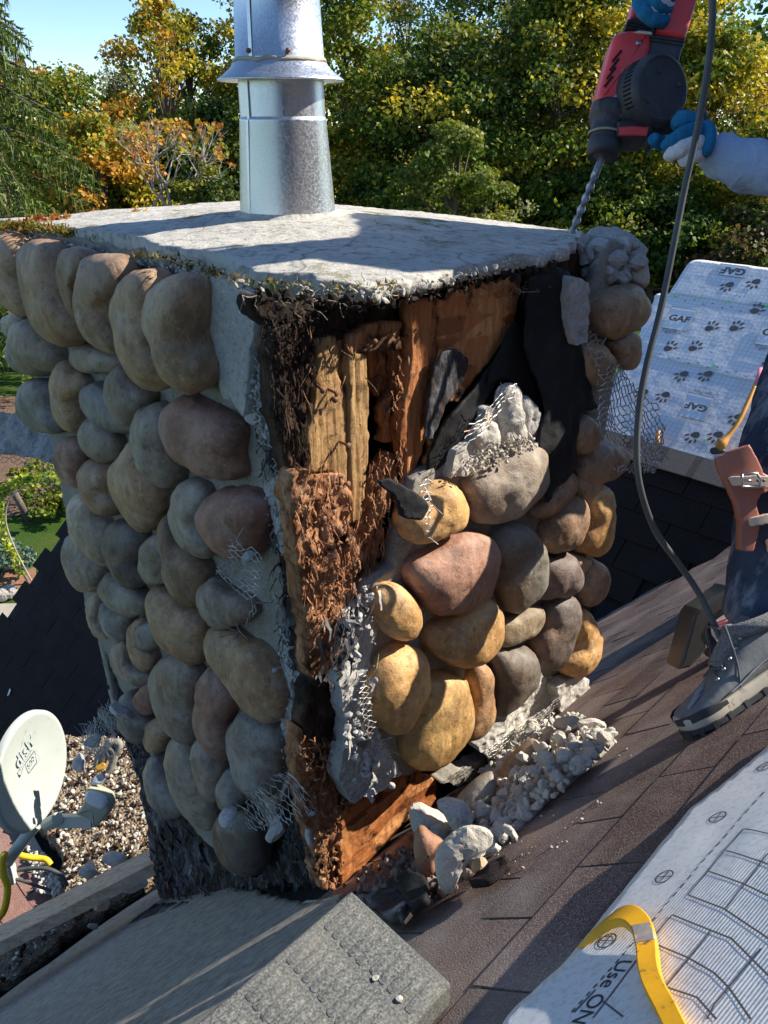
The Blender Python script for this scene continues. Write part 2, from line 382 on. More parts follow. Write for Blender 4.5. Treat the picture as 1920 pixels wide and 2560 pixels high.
# metals
m = NM('galvanised_steel', .33, spec=.5); co = m.pos(); v = m.n('ShaderNodeTexVoronoi'); v.inputs['Scale'].default_value = 420; m.l(co, v.inputs['Vector'])
sp2 = m.ramp(v.outputs['Color'], [(.2, (.52, .55, .58)), (.8, (.66, .68, .70))]); c = m.mix(m.ramp(m.noise(m.pos((9, 9, 2)), 3, 6, .6), [(.4, 0), (.75, .5)]), sp2, (.72, .70, .66)); m.col(c)
m.b.inputs['Metallic'].default_value = .92; m.rough(m.ramp(v.outputs['Color'], [(.2, .30), (.8, .44)])); m.bump(m.noise(co, 5, 3, .5), .12, .02); M['galv'] = m.m
M['wire'] = plain('lath_wire', (.40, .38, .35), .5, .45, 60, metal=.5, dirt=((.20, .09, .05), 30, .56))
M['bolt'] = plain('steel', (.4, .4, .4), .35, .2, 60, metal=1)
M['nail'] = plain('rusty_nail', (.22, .11, .07), .7, .3, 200, metal=.3)
# shingles
def shingle(name, a, b, dust, damt=.6):
    m = NM(name, .92, spec=.15); co = m.pos(); g = m.noise(co, 420, 2, .8); t = m.noise(co, 5, 5, .6)
    c = m.ramp(g, [(.3, tuple(x * .4 for x in a)), (.5, a), (.62, b), (.75, tuple(min(1, x * 2.2) for x in b))])
    if name == 'shingles':
        q = m.n('ShaderNodeAttribute'); q.attribute_name = 'tint'; c = m.mix(1., c, q.outputs['Color'], 'MULTIPLY')
    c = m.mix(m.ramp(t, [(.45, 0), (.75, damt)]), c, dust); m.col(c); m.bump(g, .7, .002); return m.m
M['shingle'] = shingle('shingles', (.125, .088, .078), (.235, .178, .158), (.42, .35, .30), .6)
M['shshade'] = shingle('shingles_shaded', (.024, .017, .016), (.045, .032, .029), (.055, .043, .04), .3)  # same shingles, with the rear slope's shade put into the colour
M['shred'] = shingle('shingles_red', (.22, .115, .09), (.36, .22, .18), (.4, .33, .28), .4)
M['deck'] = wood('weathered_plywood', [(.20, .175, .15), (.32, .285, .24), (.45, .40, .34)], (3, 38, 38), dark=(.12, .11, .11), dth=.36, bs=.5, rotm=(0, 0, RAD(-45)))
M['plank'] = wood('old_plank', [(.42, .27, .16), (.58, .42, .28), (.72, .56, .40)], (3, 40, 40), dark=(.22, .15, .10), dth=.33, bs=.4, rotm=(0, 0, RAD(-45)))
# underlayment
def underlay(name, gs, base=(.74, .75, .77), line=(.40, .42, .47), lw=.05, dust=.25, weave=False):
    m = NM(name, .62, spec=.3); q = m.n('ShaderNodeUVMap'); q.uv_map = 'UVMap'; s_ = m.n('ShaderNodeSeparateXYZ'); m.l(q.outputs[0], s_.inputs[0])
    co = m.pos(); ds = []
    c = m.mix(m.ramp(m.noise(co, 9, 5, .6), [(.4, 0), (.8, dust)]), base, (.52, .46, .38))
    if gs:
        fs = []
        for k in (0, 1):
            f = m.math('FRACT', m.math('DIVIDE', s_.outputs[k], gs)); fs.append(m.math('LESS_THAN', f, lw))
        c = m.mix(m.math('MULTIPLY', m.math('MAXIMUM', fs[0], fs[1]), .8), c, line)
    if weave:
        w = m.n('ShaderNodeTexWave'); w.wave_type = 'BANDS'; w.bands_direction = 'X'; w.inputs['Scale'].default_value = 120; w.inputs['Distortion'].default_value = .6
        mp = m.pos((1, 1, 0), (0, 0, .9), True); m.l(mp, w.inputs['Vector']); c = m.mix(m.math('MULTIPLY', w.outputs['Fac'], .16), c, (.45, .45, .44)); m.bump(w.outputs['Fac'], .3, .001)
        dg = m.noise(co, 160, 3, .6); c = m.mix(m.ramp(dg, [(.5, 0), (.62, .4)]), c, (.42, .41, .40))
    m.col(c); m.bump(m.noise(co, 14, 4, .55), .15 if weave else .35, .01); return m.m
M['under'] = underlay('white_underlayment', .0254, lw=.09)
M['under2'] = underlay('woven_underlayment', 0, (.70, .70, .69), dust=.2, weave=True)
M['ink'] = plain('printed_ink', (.085, .09, .10), .6, .1)
M['ink2'] = plain('faded_print', (.20, .21, .24), .6, .1)
M['greyink'] = plain('grey_print', (.38, .42, .42), .6, .1)
# misc
M['dish'] = plain('painted_dish', (.43, .465, .43), .55, .06, 8, dirt=((.30, .29, .23), 30, .62))
M['lnb'] = plain('beige_plastic', (.42, .41, .30), .45, .1)
M['white'] = plain('white_plastic', (.75, .74, .70), .4, .05)
M['redp'] = plain('red_plastic', (.78, .06, .055), .38, .12, 20, spec=.5, dirt=((.42, .22, .2), 12, .62))
M['blackp'] = plain('black_rubber', (.045, .046, .05), .55, .3, 20, spec=.4, dirt=((.09, .09, .09), 12, .58))
M['darkp'] = plain('dark_plastic', (.04, .04, .045), .45, .2, 30, spec=.4)
M['cable'] = plain('grey_cable', (.075, .08, .078), .5, .2, 20)
M['ycable'] = plain('yellow_cable', (.75, .50, .02), .45, .08)
M['yellow'] = plain('yellow_paint', (.74, .37, .015), .38, .16, 25, spec=.5, bump=.15, dirt=((.14, .09, .05), 45, .565))
M['orange'] = plain('orange_handle', (.62, .27, .04), .55, .15, 30)
M['pink'] = plain('pink_tip', (.75, .25, .30), .5, .1)
m = NM('grey_foam_block', .85, spec=.2); co = m.pos(); g = m.noise(co, 350, 3, .75); n = m.noise(co, 10, 6, .65)
c = m.ramp(g, [(.32, (.045, .047, .044)), (.5, (.125, .128, .118)), (.68, (.25, .25, .23))]); c = m.mix(m.ramp(n, [(.4, 0), (.75, .5)]), c, (.22, .205, .17)); m.col(c); m.bump(g, .5, .0015); m.bump(n, .3, .006); M['pad'] = m.m
def cloth(name, a, b, sc_=500, bs=.4, wr=.4, fade=None):
    m = NM(name, .95, spec=.1); co = m.pos(); n = m.noise(co, 10, 6, .6); g = m.noise(co, sc_, 2, .7)
    c = m.mix(m.ramp(n, [(.35, 0), (.7, 1)]), a, b); c = m.mix(m.ramp(g, [(.4, .3), (.6, 0)]), c, tuple(x * .5 for x in a))
    if fade: c = m.mix(m.ramp(m.noise(m.pos((2.5, 2.5, .7)), 9, 6, .65), [(.52, 0), (.64, 1)]), c, fade)
    m.col(c); m.bump(m.noise(m.pos((1, 1, 1)), 16, 4, .55, 1.), wr, .02); m.bump(g, bs, .001); return m.m
M['hood'] = cloth('pale_blue_sweatshirt', (.34, .45, .62), (.42, .54, .72))
M['jean'] = cloth('blue_denim', (.03, .045, .08), (.08, .11, .16), fade=(.20, .23, .28))
M['leather'] = plain('brown_leather', (.36, .13, .085), .5, .16, 12, spec=.35, bump=.2)
M['strap'] = plain('tan_strap', (.62, .45, .33), .55, .1, 30)
M['glovew'] = cloth('white_knit_glove', (.62, .63, .64), (.72, .73, .74), 300)
M['gloveb'] = cloth('blue_latex_glove', (.02, .14, .28), (.03, .20, .36), 300, wr=.5)
M['skin'] = plain('skin', (.45, .27, .19), .5, .1)
M['hair'] = plain('dark_hair', (.03, .02, .015), .6, .3)
M['suede'] = plain('grey_suede', (.17, .18, .18), .85, .15, 60, bump=.3)
M['suede2'] = plain('light_grey_suede', (.27, .28, .28), .85, .12, 60, bump=.3)
M['sole'] = plain('cream_sole', (.50, .45, .35), .7, .15, 30, dirt=((.22, .19, .15), 40, .55))
M['lace'] = plain('grey_lace', (.10, .11, .12), .8, .2)
M['fleece'] = plain('grey_fleece', (.20, .20, .20), 1., .5, 300, bump=1.)
M['rope'] = plain('dirty_rope', (.26, .24, .20), .9, .3, 90, bump=.5)
M['bag'] = plain('plastic_scrap', (.42, .47, .55), .4, .2)
M['rubble'] = mortar('rubble_mortar', (.50, .455, .38), (.68, .63, .54), 90)
m = NM('gravel', .95, spec=.1); co = m.pos(); v = m.n('ShaderNodeTexVoronoi'); v.inputs['Scale'].default_value = 85; m.l(co, v.inputs['Vector'])
c = m.ramp(v.outputs['Color'], [(.0, (.08, .055, .035)), (.5, (.22, .16, .10)), (.75, (.36, .29, .21)), (.95, (.58, .53, .45))]); c = m.mix(m.ramp(m.noise(co, 10, 6, .65), [(.35, 0), (.55, .85)]), c, (.24, .175, .115)); m.col(c); m.bump(v.outputs['Distance'], 1., .012); M['gravel'] = m.m
# plants
def leafmat(name, transl=.35):
    m = NM(name, .55, spec=.25); q = m.n('ShaderNodeAttribute'); q.attribute_name = 'tint'; m.l(q.outputs['Color'], m.b.inputs['Base Color'])
    tr = m.n('ShaderNodeBsdfTranslucent'); m.l(m.mix(1., q.outputs['Color'], (1.25, 1.2, .6), 'MULTIPLY'), tr.inputs[0]); ms = m.n('ShaderNodeMixShader'); ms.inputs[0].default_value = transl
    m.l(m.b.outputs[0], ms.inputs[1]); m.l(tr.outputs[0], ms.inputs[2]); m.l(ms.outputs[0], m.t.nodes['Material Output'].inputs[0]); return m.m
M['leaf'] = leafmat('foliage'); M['needle'] = leafmat('needles', .2)
M['bark'] = plain('bark', (.13, .10, .08), .9, .35, 25, bump=.6)
M['branch'] = plain('pale_branch', (.36, .31, .27), .9, .25, 25)
m = NM('lawn', .95, spec=.1); co = m.pos()
gr = m.ramp(m.noise(co, 60, 5, .7), [(.3, (.018, .05, .008)), (.6, (.07, .14, .02)), (.8, (.14, .22, .04))])
gr = m.mix(m.ramp(m.noise(co, .8, 4, .6), [(.45, 0), (.62, .7)]), gr, (.10, .13, .03))
m.col(gr); m.bump(m.noise(co, 50, 5, .7), 1., .05); M['lawn'] = m.m
m = NM('bare_soil', .95, spec=.1); co = m.pos()
m.col(m.ramp(m.noise(co, 22, 8, .75), [(.3, (.07, .04, .028)), (.5, (.19, .12, .08)), (.62, (.30, .21, .15)), (.72, (.5, .42, .34))])); m.bump(m.noise(co, 30, 7, .75), 1., .05); M['soil'] = m.m
M['path'] = plain('paving', (.36, .32, .26), .9, .15, 8, bump=.4)
M['mulch'] = plain('leaf_litter', (.26, .13, .07), .95, .5, 40, bump=1.)
M['block'] = plain('wall_stone', (.34, .31, .27), .9, .25, 12, bump=.5)
# ---------------------------------------------------------------- ground
GZ = -5.0
def sheet(name, pts, mat, z=GZ, kind='structure', label=None, cat=None):
    V = [(x, y, z) for x, y in pts]; me = bpy.data.meshes.new(name); me.from_pydata(V, [], [tuple(range(len(V)))]); me.materials.append(mat)
    o = bpy.data.objects.new(name, me); COL.objects.link(o); tag(o, label, cat, kind=kind); return o
sheet('lawn', [(-600, -600), (600, -600), (600, 600), (-600, 600)], M['lawn'])
def gpts(px, z=GZ): return [tuple((ray(x, y) * (z / ray(x, y)[2]))[:2]) for x, y in px]
sheet('soil', gpts([(-900, 1300), (-300, 1305), (0, 1296), (120, 1275), (160, 1250), (420, 1240), (420, 1120), (300, 1010), (0, 990), (-900, 960)]), M['soil'], GZ + .004)
sheet('flower_bed', gpts([(-700, 1420), (0, 1425), (90, 1420), (90, 1490), (0, 1505), (-700, 1500)]), M['mulch'], GZ + .008)
sheet('pavement', gpts([(-700, 1525), (60, 1510), (200, 1500), (300, 1800), (-700, 2000)]), M['path'], GZ + .012)

# ---------------------------------------------------------------- house
house = thing('house', 'shingled house with steep brown roofs meeting in a valley behind the stone chimney', 'house', (0.6, 2.2, GZ))
cA = 1 / math.sqrt(1 + SLOPE ** 2)
c0 = CO[2] - SC * (CO @ R)
vall = lambda r: (-0.508 - c0 - SC * r) / SLOPE
P_ = hit(1700, 1140, CO, nC); RID = float(P_ @ R)
Pa = hit(0, 1560, CO, nC); Pb = hit(190, 1290, CO, nC); LEFT = float(Pa @ L + Pb @ L) / 2
print('ridge r', RID, 'left l', LEFT, Pb @ L, 'CO', CO, 'valley at r=.4', vall(.4))
def lr(l, r, z): return L * l + R * r + Z * z
def zA(l, r): return -0.508 - SLOPE * l
def zC(l, r): return c0 + SC * r
def roof_poly(name, pts, zf, n, mat, th=.05):
    top = [lr(l, r, zf(l, r)) - n * .006 for l, r in pts]; bot = [p - n * th for p in top]; k = len(pts)
    me = bpy.data.meshes.new(name); me.from_pydata([tuple(v) for v in top + bot], [], [tuple(range(k)), tuple(range(2 * k - 1, k - 1, -1))] + [(i, i + k, (i + 1) % k + k, (i + 1) % k) for i in range(k)])
    me.materials.append(mat); o = bpy.data.objects.new(name, me); COL.objects.link(o); o.parent = house; o.location = -Vector(WL[house]); WL[o] = np.zeros(3); return o
rm = -1.5
roof_poly('main_roof', [(-2.2, 3.2), (-2.2, rm), (vall(rm), rm), (vall(.3), .3), (vall(RID), RID), (vall(RID) - .6, 3.2)], zA, nA, M['felt'])
roof_poly('rear_roof', [(vall(RID), RID), (vall(.0), .0), (LEFT, 0.0 if vall(0) > LEFT else -.6), (LEFT, RID)], zC, nC, M['felt'])
roof_poly('rear_roof', [(vall(RID) - .001, RID), (vall(RID) - 1.2, RID + 0.0), (vall(RID) - 1.2, RID - .45), (vall(RID - .45), RID - .45)], zC, nC, M['felt']) if False else None
def tabs(fr, inside, x0, x1, y0, y1, w, ex_, th, seed=1, gap=.0042):
    O, ex, ey, n = fr; r = np.random.default_rng(seed); V = []; Fs = []; C = []; k = 0; row = 0; y = y0
    while y < y1:
        off = (row % 2) * w * .5 + r.uniform(-.1, .1) * w; x = x0 - off
        while x < x1:
            if inside(x + w / 2, y + ex_ / 2):
                g = gap * r.uniform(.5, 1.4); a, b = x + g / 2, x + w - g / 2; lo = y + r.uniform(-.002, .002); hi = y + ex_ * 1.15; t = th * r.uniform(.8, 1.5); s = .06
                q = [(a, lo), (b, lo), (b, hi), (a, hi)]; hs = [t, t, .0015, .0015]
                up = [O + p[0] * ex + p[1] * ey + (h + r.uniform(-.0004, .0006)) * n for p, h in zip(q, hs)]; dn = [O + p[0] * ex + p[1] * ey - .002 * n for p in q]
                V += up + dn; Fs += [[k, k + 1, k + 2, k + 3], [k + 4, k + 5, k + 1, k], [k + 5, k + 6, k + 2, k + 1], [k + 7, k + 4, k, k + 3]]; k += 8
                c = r.uniform(.72, 1.22); C += [(c, c * r.uniform(.94, 1.0), c * r.uniform(.9, 1.02))] * 8
            x += w
        y += ex_; row += 1
    return np.array(V), np.array(Fs), np.array(C)
def inA(x, y):
    l = -y * cA
    if l > vall(x) - .02: return False
    if l < .62: return x > .22
    if l < .76: return x > .58
    return x > 1.30
V, F, C_ = tabs(FA(0), inA, .0, 3.2, -3.4, 2.6, .20, .10, .0022, 3)
mk('shingles', V, F, M['shingle'], house, smooth=False, col=C_)
nCl = FC(0)
def inC(x, y):     # x = l - CO.l , y upslope
    l = x + float(CO @ L); r = float(CO @ R) + y * (1 / math.sqrt(1 + SC ** 2))
    return l > vall(r) + .03 and l < LEFT and r < RID - .02
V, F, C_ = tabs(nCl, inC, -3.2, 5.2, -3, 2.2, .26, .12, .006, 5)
mk('rear_shingles', V, F, M['shshade'], house, smooth=False)
# ridge cap of the rear roof: overlapping folded pieces and the dark board under it
mb = MB(); l = LEFT
while l > -2.2:
    c = lr(l, RID, zC(l, RID) + .012)
    for sg in (1, -1):
        d = nrm(-R * sg - Z * .75); u = nrm(np.cross(L, d)); u = u if u[2] > 0 else -u
        mb.box(c + d * .045 + u * .004, (L, d, u), (.085, .05, .004))
    l -= .14
mb.build('ridge_cap', M['shingle'] if False else plain('ridge_cap_grit', (.16, .14, .12), .95, .3, 200), house, smooth=False)
mb = MB(); mb.box(lr((LEFT - 2.2) / 2, RID - .035, zC(0, RID) - .035), (L, R, Z), ((LEFT + 2.2) / 2, .006, .022)); mb.build('ridge_board', M['darkp'], house, smooth=False)
# valley flashing scraps (dark torn strips along the valley)
for k, (a, b) in enumerate(((1.16, .9), (1.75, 1.45), (2.1, 1.85))):
    pts = [(0, 0), (.16, .02), (.30, -.01), (.26, .05), (.12, .075), (.02, .05)]
    o_ = lr(vall(b), b, zA(vall(b), b) + .02); vd = nrm(R - L * SC / SLOPE + Z * SC)
    fr = (o_, vd, nrm(np.cross(nrm(nA + nC), vd)), nrm(nA + nC))
    patch('valley_flashing', fr, pts, .006, lambda x, y: .012 * f2(x, y, 12, 3, k), .002, M['felt'], house, .004)
# walls under the roofs
mb = MB(); h = 3.0
mb.box(lr(LEFT - .25, (RID + 2.6) / 2, GZ + 1.1), (L, R, Z), (.06, (2.6 - RID) / 2 + RID * .5 if False else 1.3, 1.1))
mb.box(lr(LEFT / 2 - .5, RID + .9, GZ + 1.3), (L, R, Z), (LEFT / 2 + .6, .06, 1.3)); mb.box(lr(LEFT - .25, RID * .5 + .2, GZ + .9), (L, R, Z), (.05, RID * .5 + .6, .9))
mb.build('wall', plain('siding', (.35, .30, .24), .8, .1), house, smooth=False)
# bare plywood deck left of the chimney
dk = [(-1.6, 3.6)]
def dkdisp(x, y): return .004 + .0015 * f2(x, y, 5, 3, 3)
dpx = px2(FA(.004), [(-60, 2575), (0, 2497), (60, 2452), (130, 2405), (230, 2330), (330, 2262), (395, 2222), (560, 2210), (760, 2260), (860, 2235), (800, 2400), (760, 2560), (740, 2700), (-60, 2700)])
patch('plywood_deck', FA(.002), dpx, .012, dkdisp, .004, M['deck'], house, .006, 25)

# low flat roof at the foot of the valley (red shingles, the dish stands on it)
LZ = -2.66
FH = lambda z: (np.array([0, 0, z]), R, L, Z)
FHr = FH(LZ)
lo = px2(FHr, [(-420, 1900), (-60, 1900), (60, 2010), (150, 2130), (185, 2240), (60, 2330), (-420, 2600)])
mb = MB(); V, Fp = prism((np.array([0, 0, LZ - .03]), R, L, Z), lo, -.1, 0, .0); mb.add(V, Fp); mb.build('porch_roof', M['felt'], house, smooth=False)
V, F, C_ = tabs((np.array([0, 0, LZ - .028]), L, R, Z), lambda x, y: inpoly(np.array([y + .05]), np.array([x + .1]), lo)[0], 0, 4, -2, 2, .2, .11, .004, 9)
mk('porch_shingles', V, F, M['shred'], house, smooth=False)
st = px2(FHr, [(-20, 1940), (10, 1950), (160, 2225), (118, 2230)]); mb = MB(); V, Fp = prism((np.array([0, 0, LZ - .018]), R, L, Z), st, 0, .008, .001); mb.add(V, Fp)
mb.build('edge_flashing', plain('grey_flashing', (.36, .34, .31), .8, .15, 30), house, smooth=False)

# ---------------------------------------------------------------- wing roof with the white underlayment
DN = nrm(-R * .8 + Z); P0 = ray(1700, 1140) * 4.0
D_O = P0; FD = (D_O, L * -1, nrm(R + Z * .8), DN)    # x to the right, y upslope
def dpt(px, py): return px2(FD, [(px, py)])[0]
wing = thing('wing_roof', 'steep far roof wing rising behind the dark ridge, under white printed sheeting', 'roof', P0 - Z * 3.4)
out = [dpt(1520, 960), dpt(1735, 652), dpt(2150, 700), dpt(2150, 1400), dpt(1380, 1330)]
mb = MB(); V, Fp = prism(FD, out, -.06, -.004, .002); mb.add(V, Fp); mb.build('roof_deck', plain('bare_board', (.34, .24, .15), .8, .2), wing, smooth=False)
mb = MB(); q = np.array(out); cc = D_O + q[:, :1] * FD[1] + q[:, 1:] * FD[2]; mn = cc.min(0); mx = cc.max(0)
mb.box((cc[0] + cc[2]) / 2 * [1, 1, 0] + Z * (GZ + 1.2) + R * .6, (L, R, Z), (1.2, .5, 1.2)); mb.build('wall', plain('siding_far', (.33, .29, .24), .8, .1), wing, smooth=False)
und = thing('underlayment', 'white gridded roofing sheet printed with paw prints, covering the far roof wing', 'roof sheeting', P0)
def usheet(name, px, off, seed, fr=FD, mat='under', parent=und, ripple=.0012, cell=.02):
    pl = np.array([px2(fr, [p])[0] for p in px]); O, ex, ey, n = fr
    o = patch(name, (O + n * off, ex, ey, n), pl, cell, lambda x, y: .002 + ripple * (f2(x, y * .35, 9, 3, seed) + .4) , .0015, M[mat], parent, .003, 20)
    me = o.data; uv = me.uv_layers.new(name='UVMap'); co = np.zeros(len(me.vertices) * 3); me.vertices.foreach_get('co', co); co = co.reshape(-1, 3) + WL[o] - O
    u2 = np.c_[co @ ex, co @ ey]; li = np.zeros(len(me.loops), int); me.loops.foreach_get('vertex_index', li); uv.data.foreach_set('uv', u2[li].ravel()); return o
usheet('sheet', [(1330, 1300), (1590, 868), (1600, 866), (1930, 962), (2140, 1010), (2140, 1390)], .000, 1)
usheet('sheet', [(1570, 905), (1640, 735), (1682, 735), (2000, 780), (2140, 800), (2140, 1030), (1930, 972), (1600, 884)], .003, 2)
usheet('sheet', [(1672, 742), (1725, 656), (1735, 650), (1925, 676), (2140, 690), (2140, 810), (1930, 770), (1700, 742)], .006, 3)
inkb = MB(); O_, ex_, ey_, n_ = FD; IO = .0112
def dp(x, y, o=IO): return O_ + x * ex_ + y * ey_ + o * n_
def flat(mbx, pts2, fn=dp, t=.0006):
    c = np.mean(pts2, 0); V = [fn(*p) for p in pts2] + [fn(*c)]; k = len(pts2); mbx.add(V, np.array([(k, i, (i + 1) % k) for i in range(k)]))
def blob(cx, cy, rx, ry, ang, n=12, tip=0.):
    o = []
    for i in range(n):
        a = i / n * 6.2832; x = rx * math.cos(a); y = ry * math.sin(a) * (1 + tip * (math.sin(a) > .8)); o.append((cx + x * math.cos(ang) - y * math.sin(ang), cy + x * math.sin(ang) + y * math.cos(ang)))
    return o
def paw(cx, cy, s, flip=1, rot=0.):
    def tr(x, y): 
        x *= flip; y *= flip; return (cx + s * (x * math.cos(rot) - y * math.sin(rot)), cy + s * (x * math.sin(rot) + y * math.cos(rot)))
    pad = [(-.42, -.2), (-.36, .1), (-.1, .2), (.12, .12), (.3, .05), (.3, -.2), (.1, -.38), (-.2, -.45)]
    global inkb
    inkb = MB(); flat(inkb, closed([tr(*p) for p in pad], 18))
    for x, y, a, r in ((-.25, .5, .1, .1), (.12, .62, -.25, .11), (.45, .42, -.6, .11), (.58, -.02, -1.1, .1)):
        c = tr(x, y); flat(inkb, [tr(x + r * 1.0 * math.sin(t) * math.cos(a) - r * 2. * math.cos(t) * (1 + .3 * (math.cos(t) > .8)) * math.sin(a) * 1, y + r * math.sin(t) * math.sin(a) + r * 2. * math.cos(t) * math.cos(a)) for t in np.arange(12) / 12 * 6.2832])
for px, py, f in ((1822, 717, -1), (1888, 710, -1), (1776, 822, 1), (1838, 822, 1), (1673, 872, 1), (1735, 872, 1), (1708, 940, -1), (1768, 940, -1), (1662, 992, -1), (1608, 985, -1), (1845, 1048, -1), (1736, 1093, -1), (1793, 1092, -1), (1912, 925, 1), (1890, 778, 1), (1908, 1040, -1)):
    x, y = dpt(px, py); paw(x, y, .062, f, .12); inkb.build('paw_print', M['ink'], und, smooth=False)
def text_mesh(body, size, fr2, origin, parent, mat, name='printed_text', rot=0., off=.0, mirror=False, bold=.0, align='CENTER', shear=0., sx=1.):
    """fr2: (ex, ey, n) world axes; origin world point"""
    cu = bpy.data.curves.new(name, 'FONT'); cu.body = body; cu.size = size; cu.align_x = align; cu.align_y = 'CENTER'; cu.offset = bold; cu.shear = shear; cu.extrude = 0.0003; cu.resolution_u = 3
    to = bpy.data.objects.new('tmp_text', cu); COL.objects.link(to); bpy.context.view_layer.update()
    me = bpy.data.meshes.new_from_object(to.evaluated_get(bpy.context.evaluated_depsgraph_get())); bpy.data.objects.remove(to)
    ex, ey, n = fr2; me.name = name; me.materials.clear(); me.materials.append(mat)
    c, s = math.cos(rot), math.sin(rot); V = []
    for v in me.vertices:
        x, y = v.co.x * sx, v.co.y; V.append(tuple(ex * (x * c - y * s) + ey * (x * s + y * c) + n * (v.co.z + off)))
    for v, w in zip(me.vertices, V): v.co = w
    o = bpy.data.objects.new(name, me); COL.objects.link(o); o.parent = parent; o.location = np.asarray(origin) - WL[parent]; WL[o] = np.asarray(origin, float); return o
# logo boxes on the sheeting: white panel, dark frame, lettering
def logo(px4, flip, word=True):
    q = [dpt(*p) for p in px4]; c = np.mean(q, 0); wb = MB(); flat(wb, q, lambda x, y: dp(x, y, IO - .0015)); pn = wb.build('logo_panel', M['under3'], und, smooth=False)
    fb = MB()
    for i in range(4): fb.tube([dp(*q[i]), dp(*q[(i + 1) % 4])], .0011, 4)
    fb.build('logo_frame', M['ink'], und, smooth=False)
    w = np.linalg.norm(np.array(q[1]) - q[0]); ang = math.atan2(q[1][1] - q[0][1], q[1][0] - q[0][0])
    text_mesh('GAF', w * .40, (ex_, ey_, n_), dp(*c), und, M['ink'], rot=ang, off=.0006, bold=w * .012, sx=1.12)
    d = np.array([math.sin(ang), -math.cos(ang)]); e = c + d * w * .66
    if word: text_mesh('TigerPaw', w * .22, (ex_, ey_, n_), dp(*e), und, M['ink2'], rot=ang, off=.0006)
M['under3'] = plain('white_print_panel', (.76, .77, .79), .6, .03)
logo([(1671, 770), (1744, 779), (1716, 832), (1650, 823)][0:4] if False else [(1655, 822), (1716, 832), (1744, 779), (1680, 769)], 1)
logo([(1786, 998), (1722, 983), (1697, 1042), (1761, 1057)], -1)
logo([(1888, 863), (1965, 875), (1985, 812), (1915, 800)], 1)
logo([(1874, 671), (1802, 662), (1796, 690), (1864, 700)], -1, False)
GD_ = plain('green_dye', (.12, .75, .18), .6, .05)
for px, py in ((1684, 738), (1748, 748), (1821, 757), (1915, 767), (1784, 919), (1648, 1082), (1763, 1104)):
    x, y = dpt(px, py); gb = MB(); flat(gb, blob(x, y, .009, .007, .3)); gb.build('green_mark', GD_, und, smooth=False)
sb = MB()
for i in range(14):
    for yy0, yy1, xa, xb in ((745, 800, 1690, 1990), (888, 960, 1650, 1960)):
        t = i / 13; x, y = dpt(xa + (xb - xa) * t, yy0 + (yy1 - yy0) * t + (i % 2) * 6); sb = MB(); flat(sb, blob(x, y, .006, .005, 0, 8)); sb.build('printed_dot', M['ink2'], und, smooth=False)
# ---------------------------------------------------------------- chimney
chim = thing('stone_chimney', 'half demolished river stone chimney with rotten wood frame exposed and metal flue on top', 'chimney', lr(NL + .5, NR + .35, zA(NL + .5, 0)))
LF, RF = 1.73, 1.345               # far ends of the left face (l) and of the right face (r)
# --- wood core: sheathing panels
def core(x, y): return .004 * f2(x, y, 20, 4, 2) + .006 * np.minimum(0, f2(x, y, 7, 4, 5) * 3)
fl = FL(.085); fr = FR(.085)
topz = CAPZ - .012
lp = [(NL + .085, topz), (LF - .02, topz), (LF - .02, zA(LF, 0) + .0), (NL + .085, zA(NL + .085, 0))]
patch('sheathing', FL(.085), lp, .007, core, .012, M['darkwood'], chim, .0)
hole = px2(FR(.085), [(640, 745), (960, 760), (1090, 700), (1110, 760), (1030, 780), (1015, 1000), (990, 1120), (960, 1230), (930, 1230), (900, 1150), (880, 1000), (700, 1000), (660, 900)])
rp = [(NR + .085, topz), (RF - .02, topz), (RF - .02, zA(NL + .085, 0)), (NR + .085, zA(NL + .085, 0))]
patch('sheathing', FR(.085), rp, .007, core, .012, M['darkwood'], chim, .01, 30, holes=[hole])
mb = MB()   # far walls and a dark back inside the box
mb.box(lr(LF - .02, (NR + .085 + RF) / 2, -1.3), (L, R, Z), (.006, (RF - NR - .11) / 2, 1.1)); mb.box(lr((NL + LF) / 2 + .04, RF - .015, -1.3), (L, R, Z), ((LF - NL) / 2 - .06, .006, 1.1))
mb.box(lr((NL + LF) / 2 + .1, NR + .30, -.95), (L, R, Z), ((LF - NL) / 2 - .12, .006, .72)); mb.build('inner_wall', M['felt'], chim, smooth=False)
# --- planks and rotten masses, each a ragged slab on a plane of the right face
def wslab(name, px, off, mat, th=.014, rough=.004, warp=.008, cell=.0038, seed=0, fr_=FR, vert=True, big=.0, parent=None, tint=None):
    pl = px2(fr_(off), px)
    def d(x, y):
        if vert: a = rough * 1.4 * f2(x * 6, y * .8, 30, 4, seed)
        else: a = rough * 1.6 * f2(x, y, 45, 5, seed)
        if big: a = a + big * f2(x, y, 13, 4, seed + 3) - big * 1.1 * np.abs(f2(x * 2.2, y * .8, 26, 4, seed + 8)) + big * .5 * np.abs(f2(x * 2, y, 70, 3, seed + 9))
        return a
    return patch(name, fr_(off), pl, cell, d, th, M[mat], parent or chim, warp, 40, seed=seed)
wslab('stud', [(790, 870), (800, 850), (842, 845), (845, 930), (868, 1000), (868, 1090), (878, 1180), (892, 1290), (870, 1300), (850, 1210), (830, 1180), (772, 1185), (770, 1080), (790, 1010)], .060, 'stud', .02, .003, .005, seed=1)
wslab('stud', [(843, 845), (866, 850), (868, 1010), (872, 1100), (860, 1100), (845, 1000)], .072, 'stud', .02, .003, .003, seed=2)
wslab('stud', [(872, 890), (916, 880), (922, 1010), (921, 1120), (915, 1200), (902, 1300), (880, 1310), (878, 1150), (873, 1010)], .056, 'stud', .022, .003, .004, seed=3)
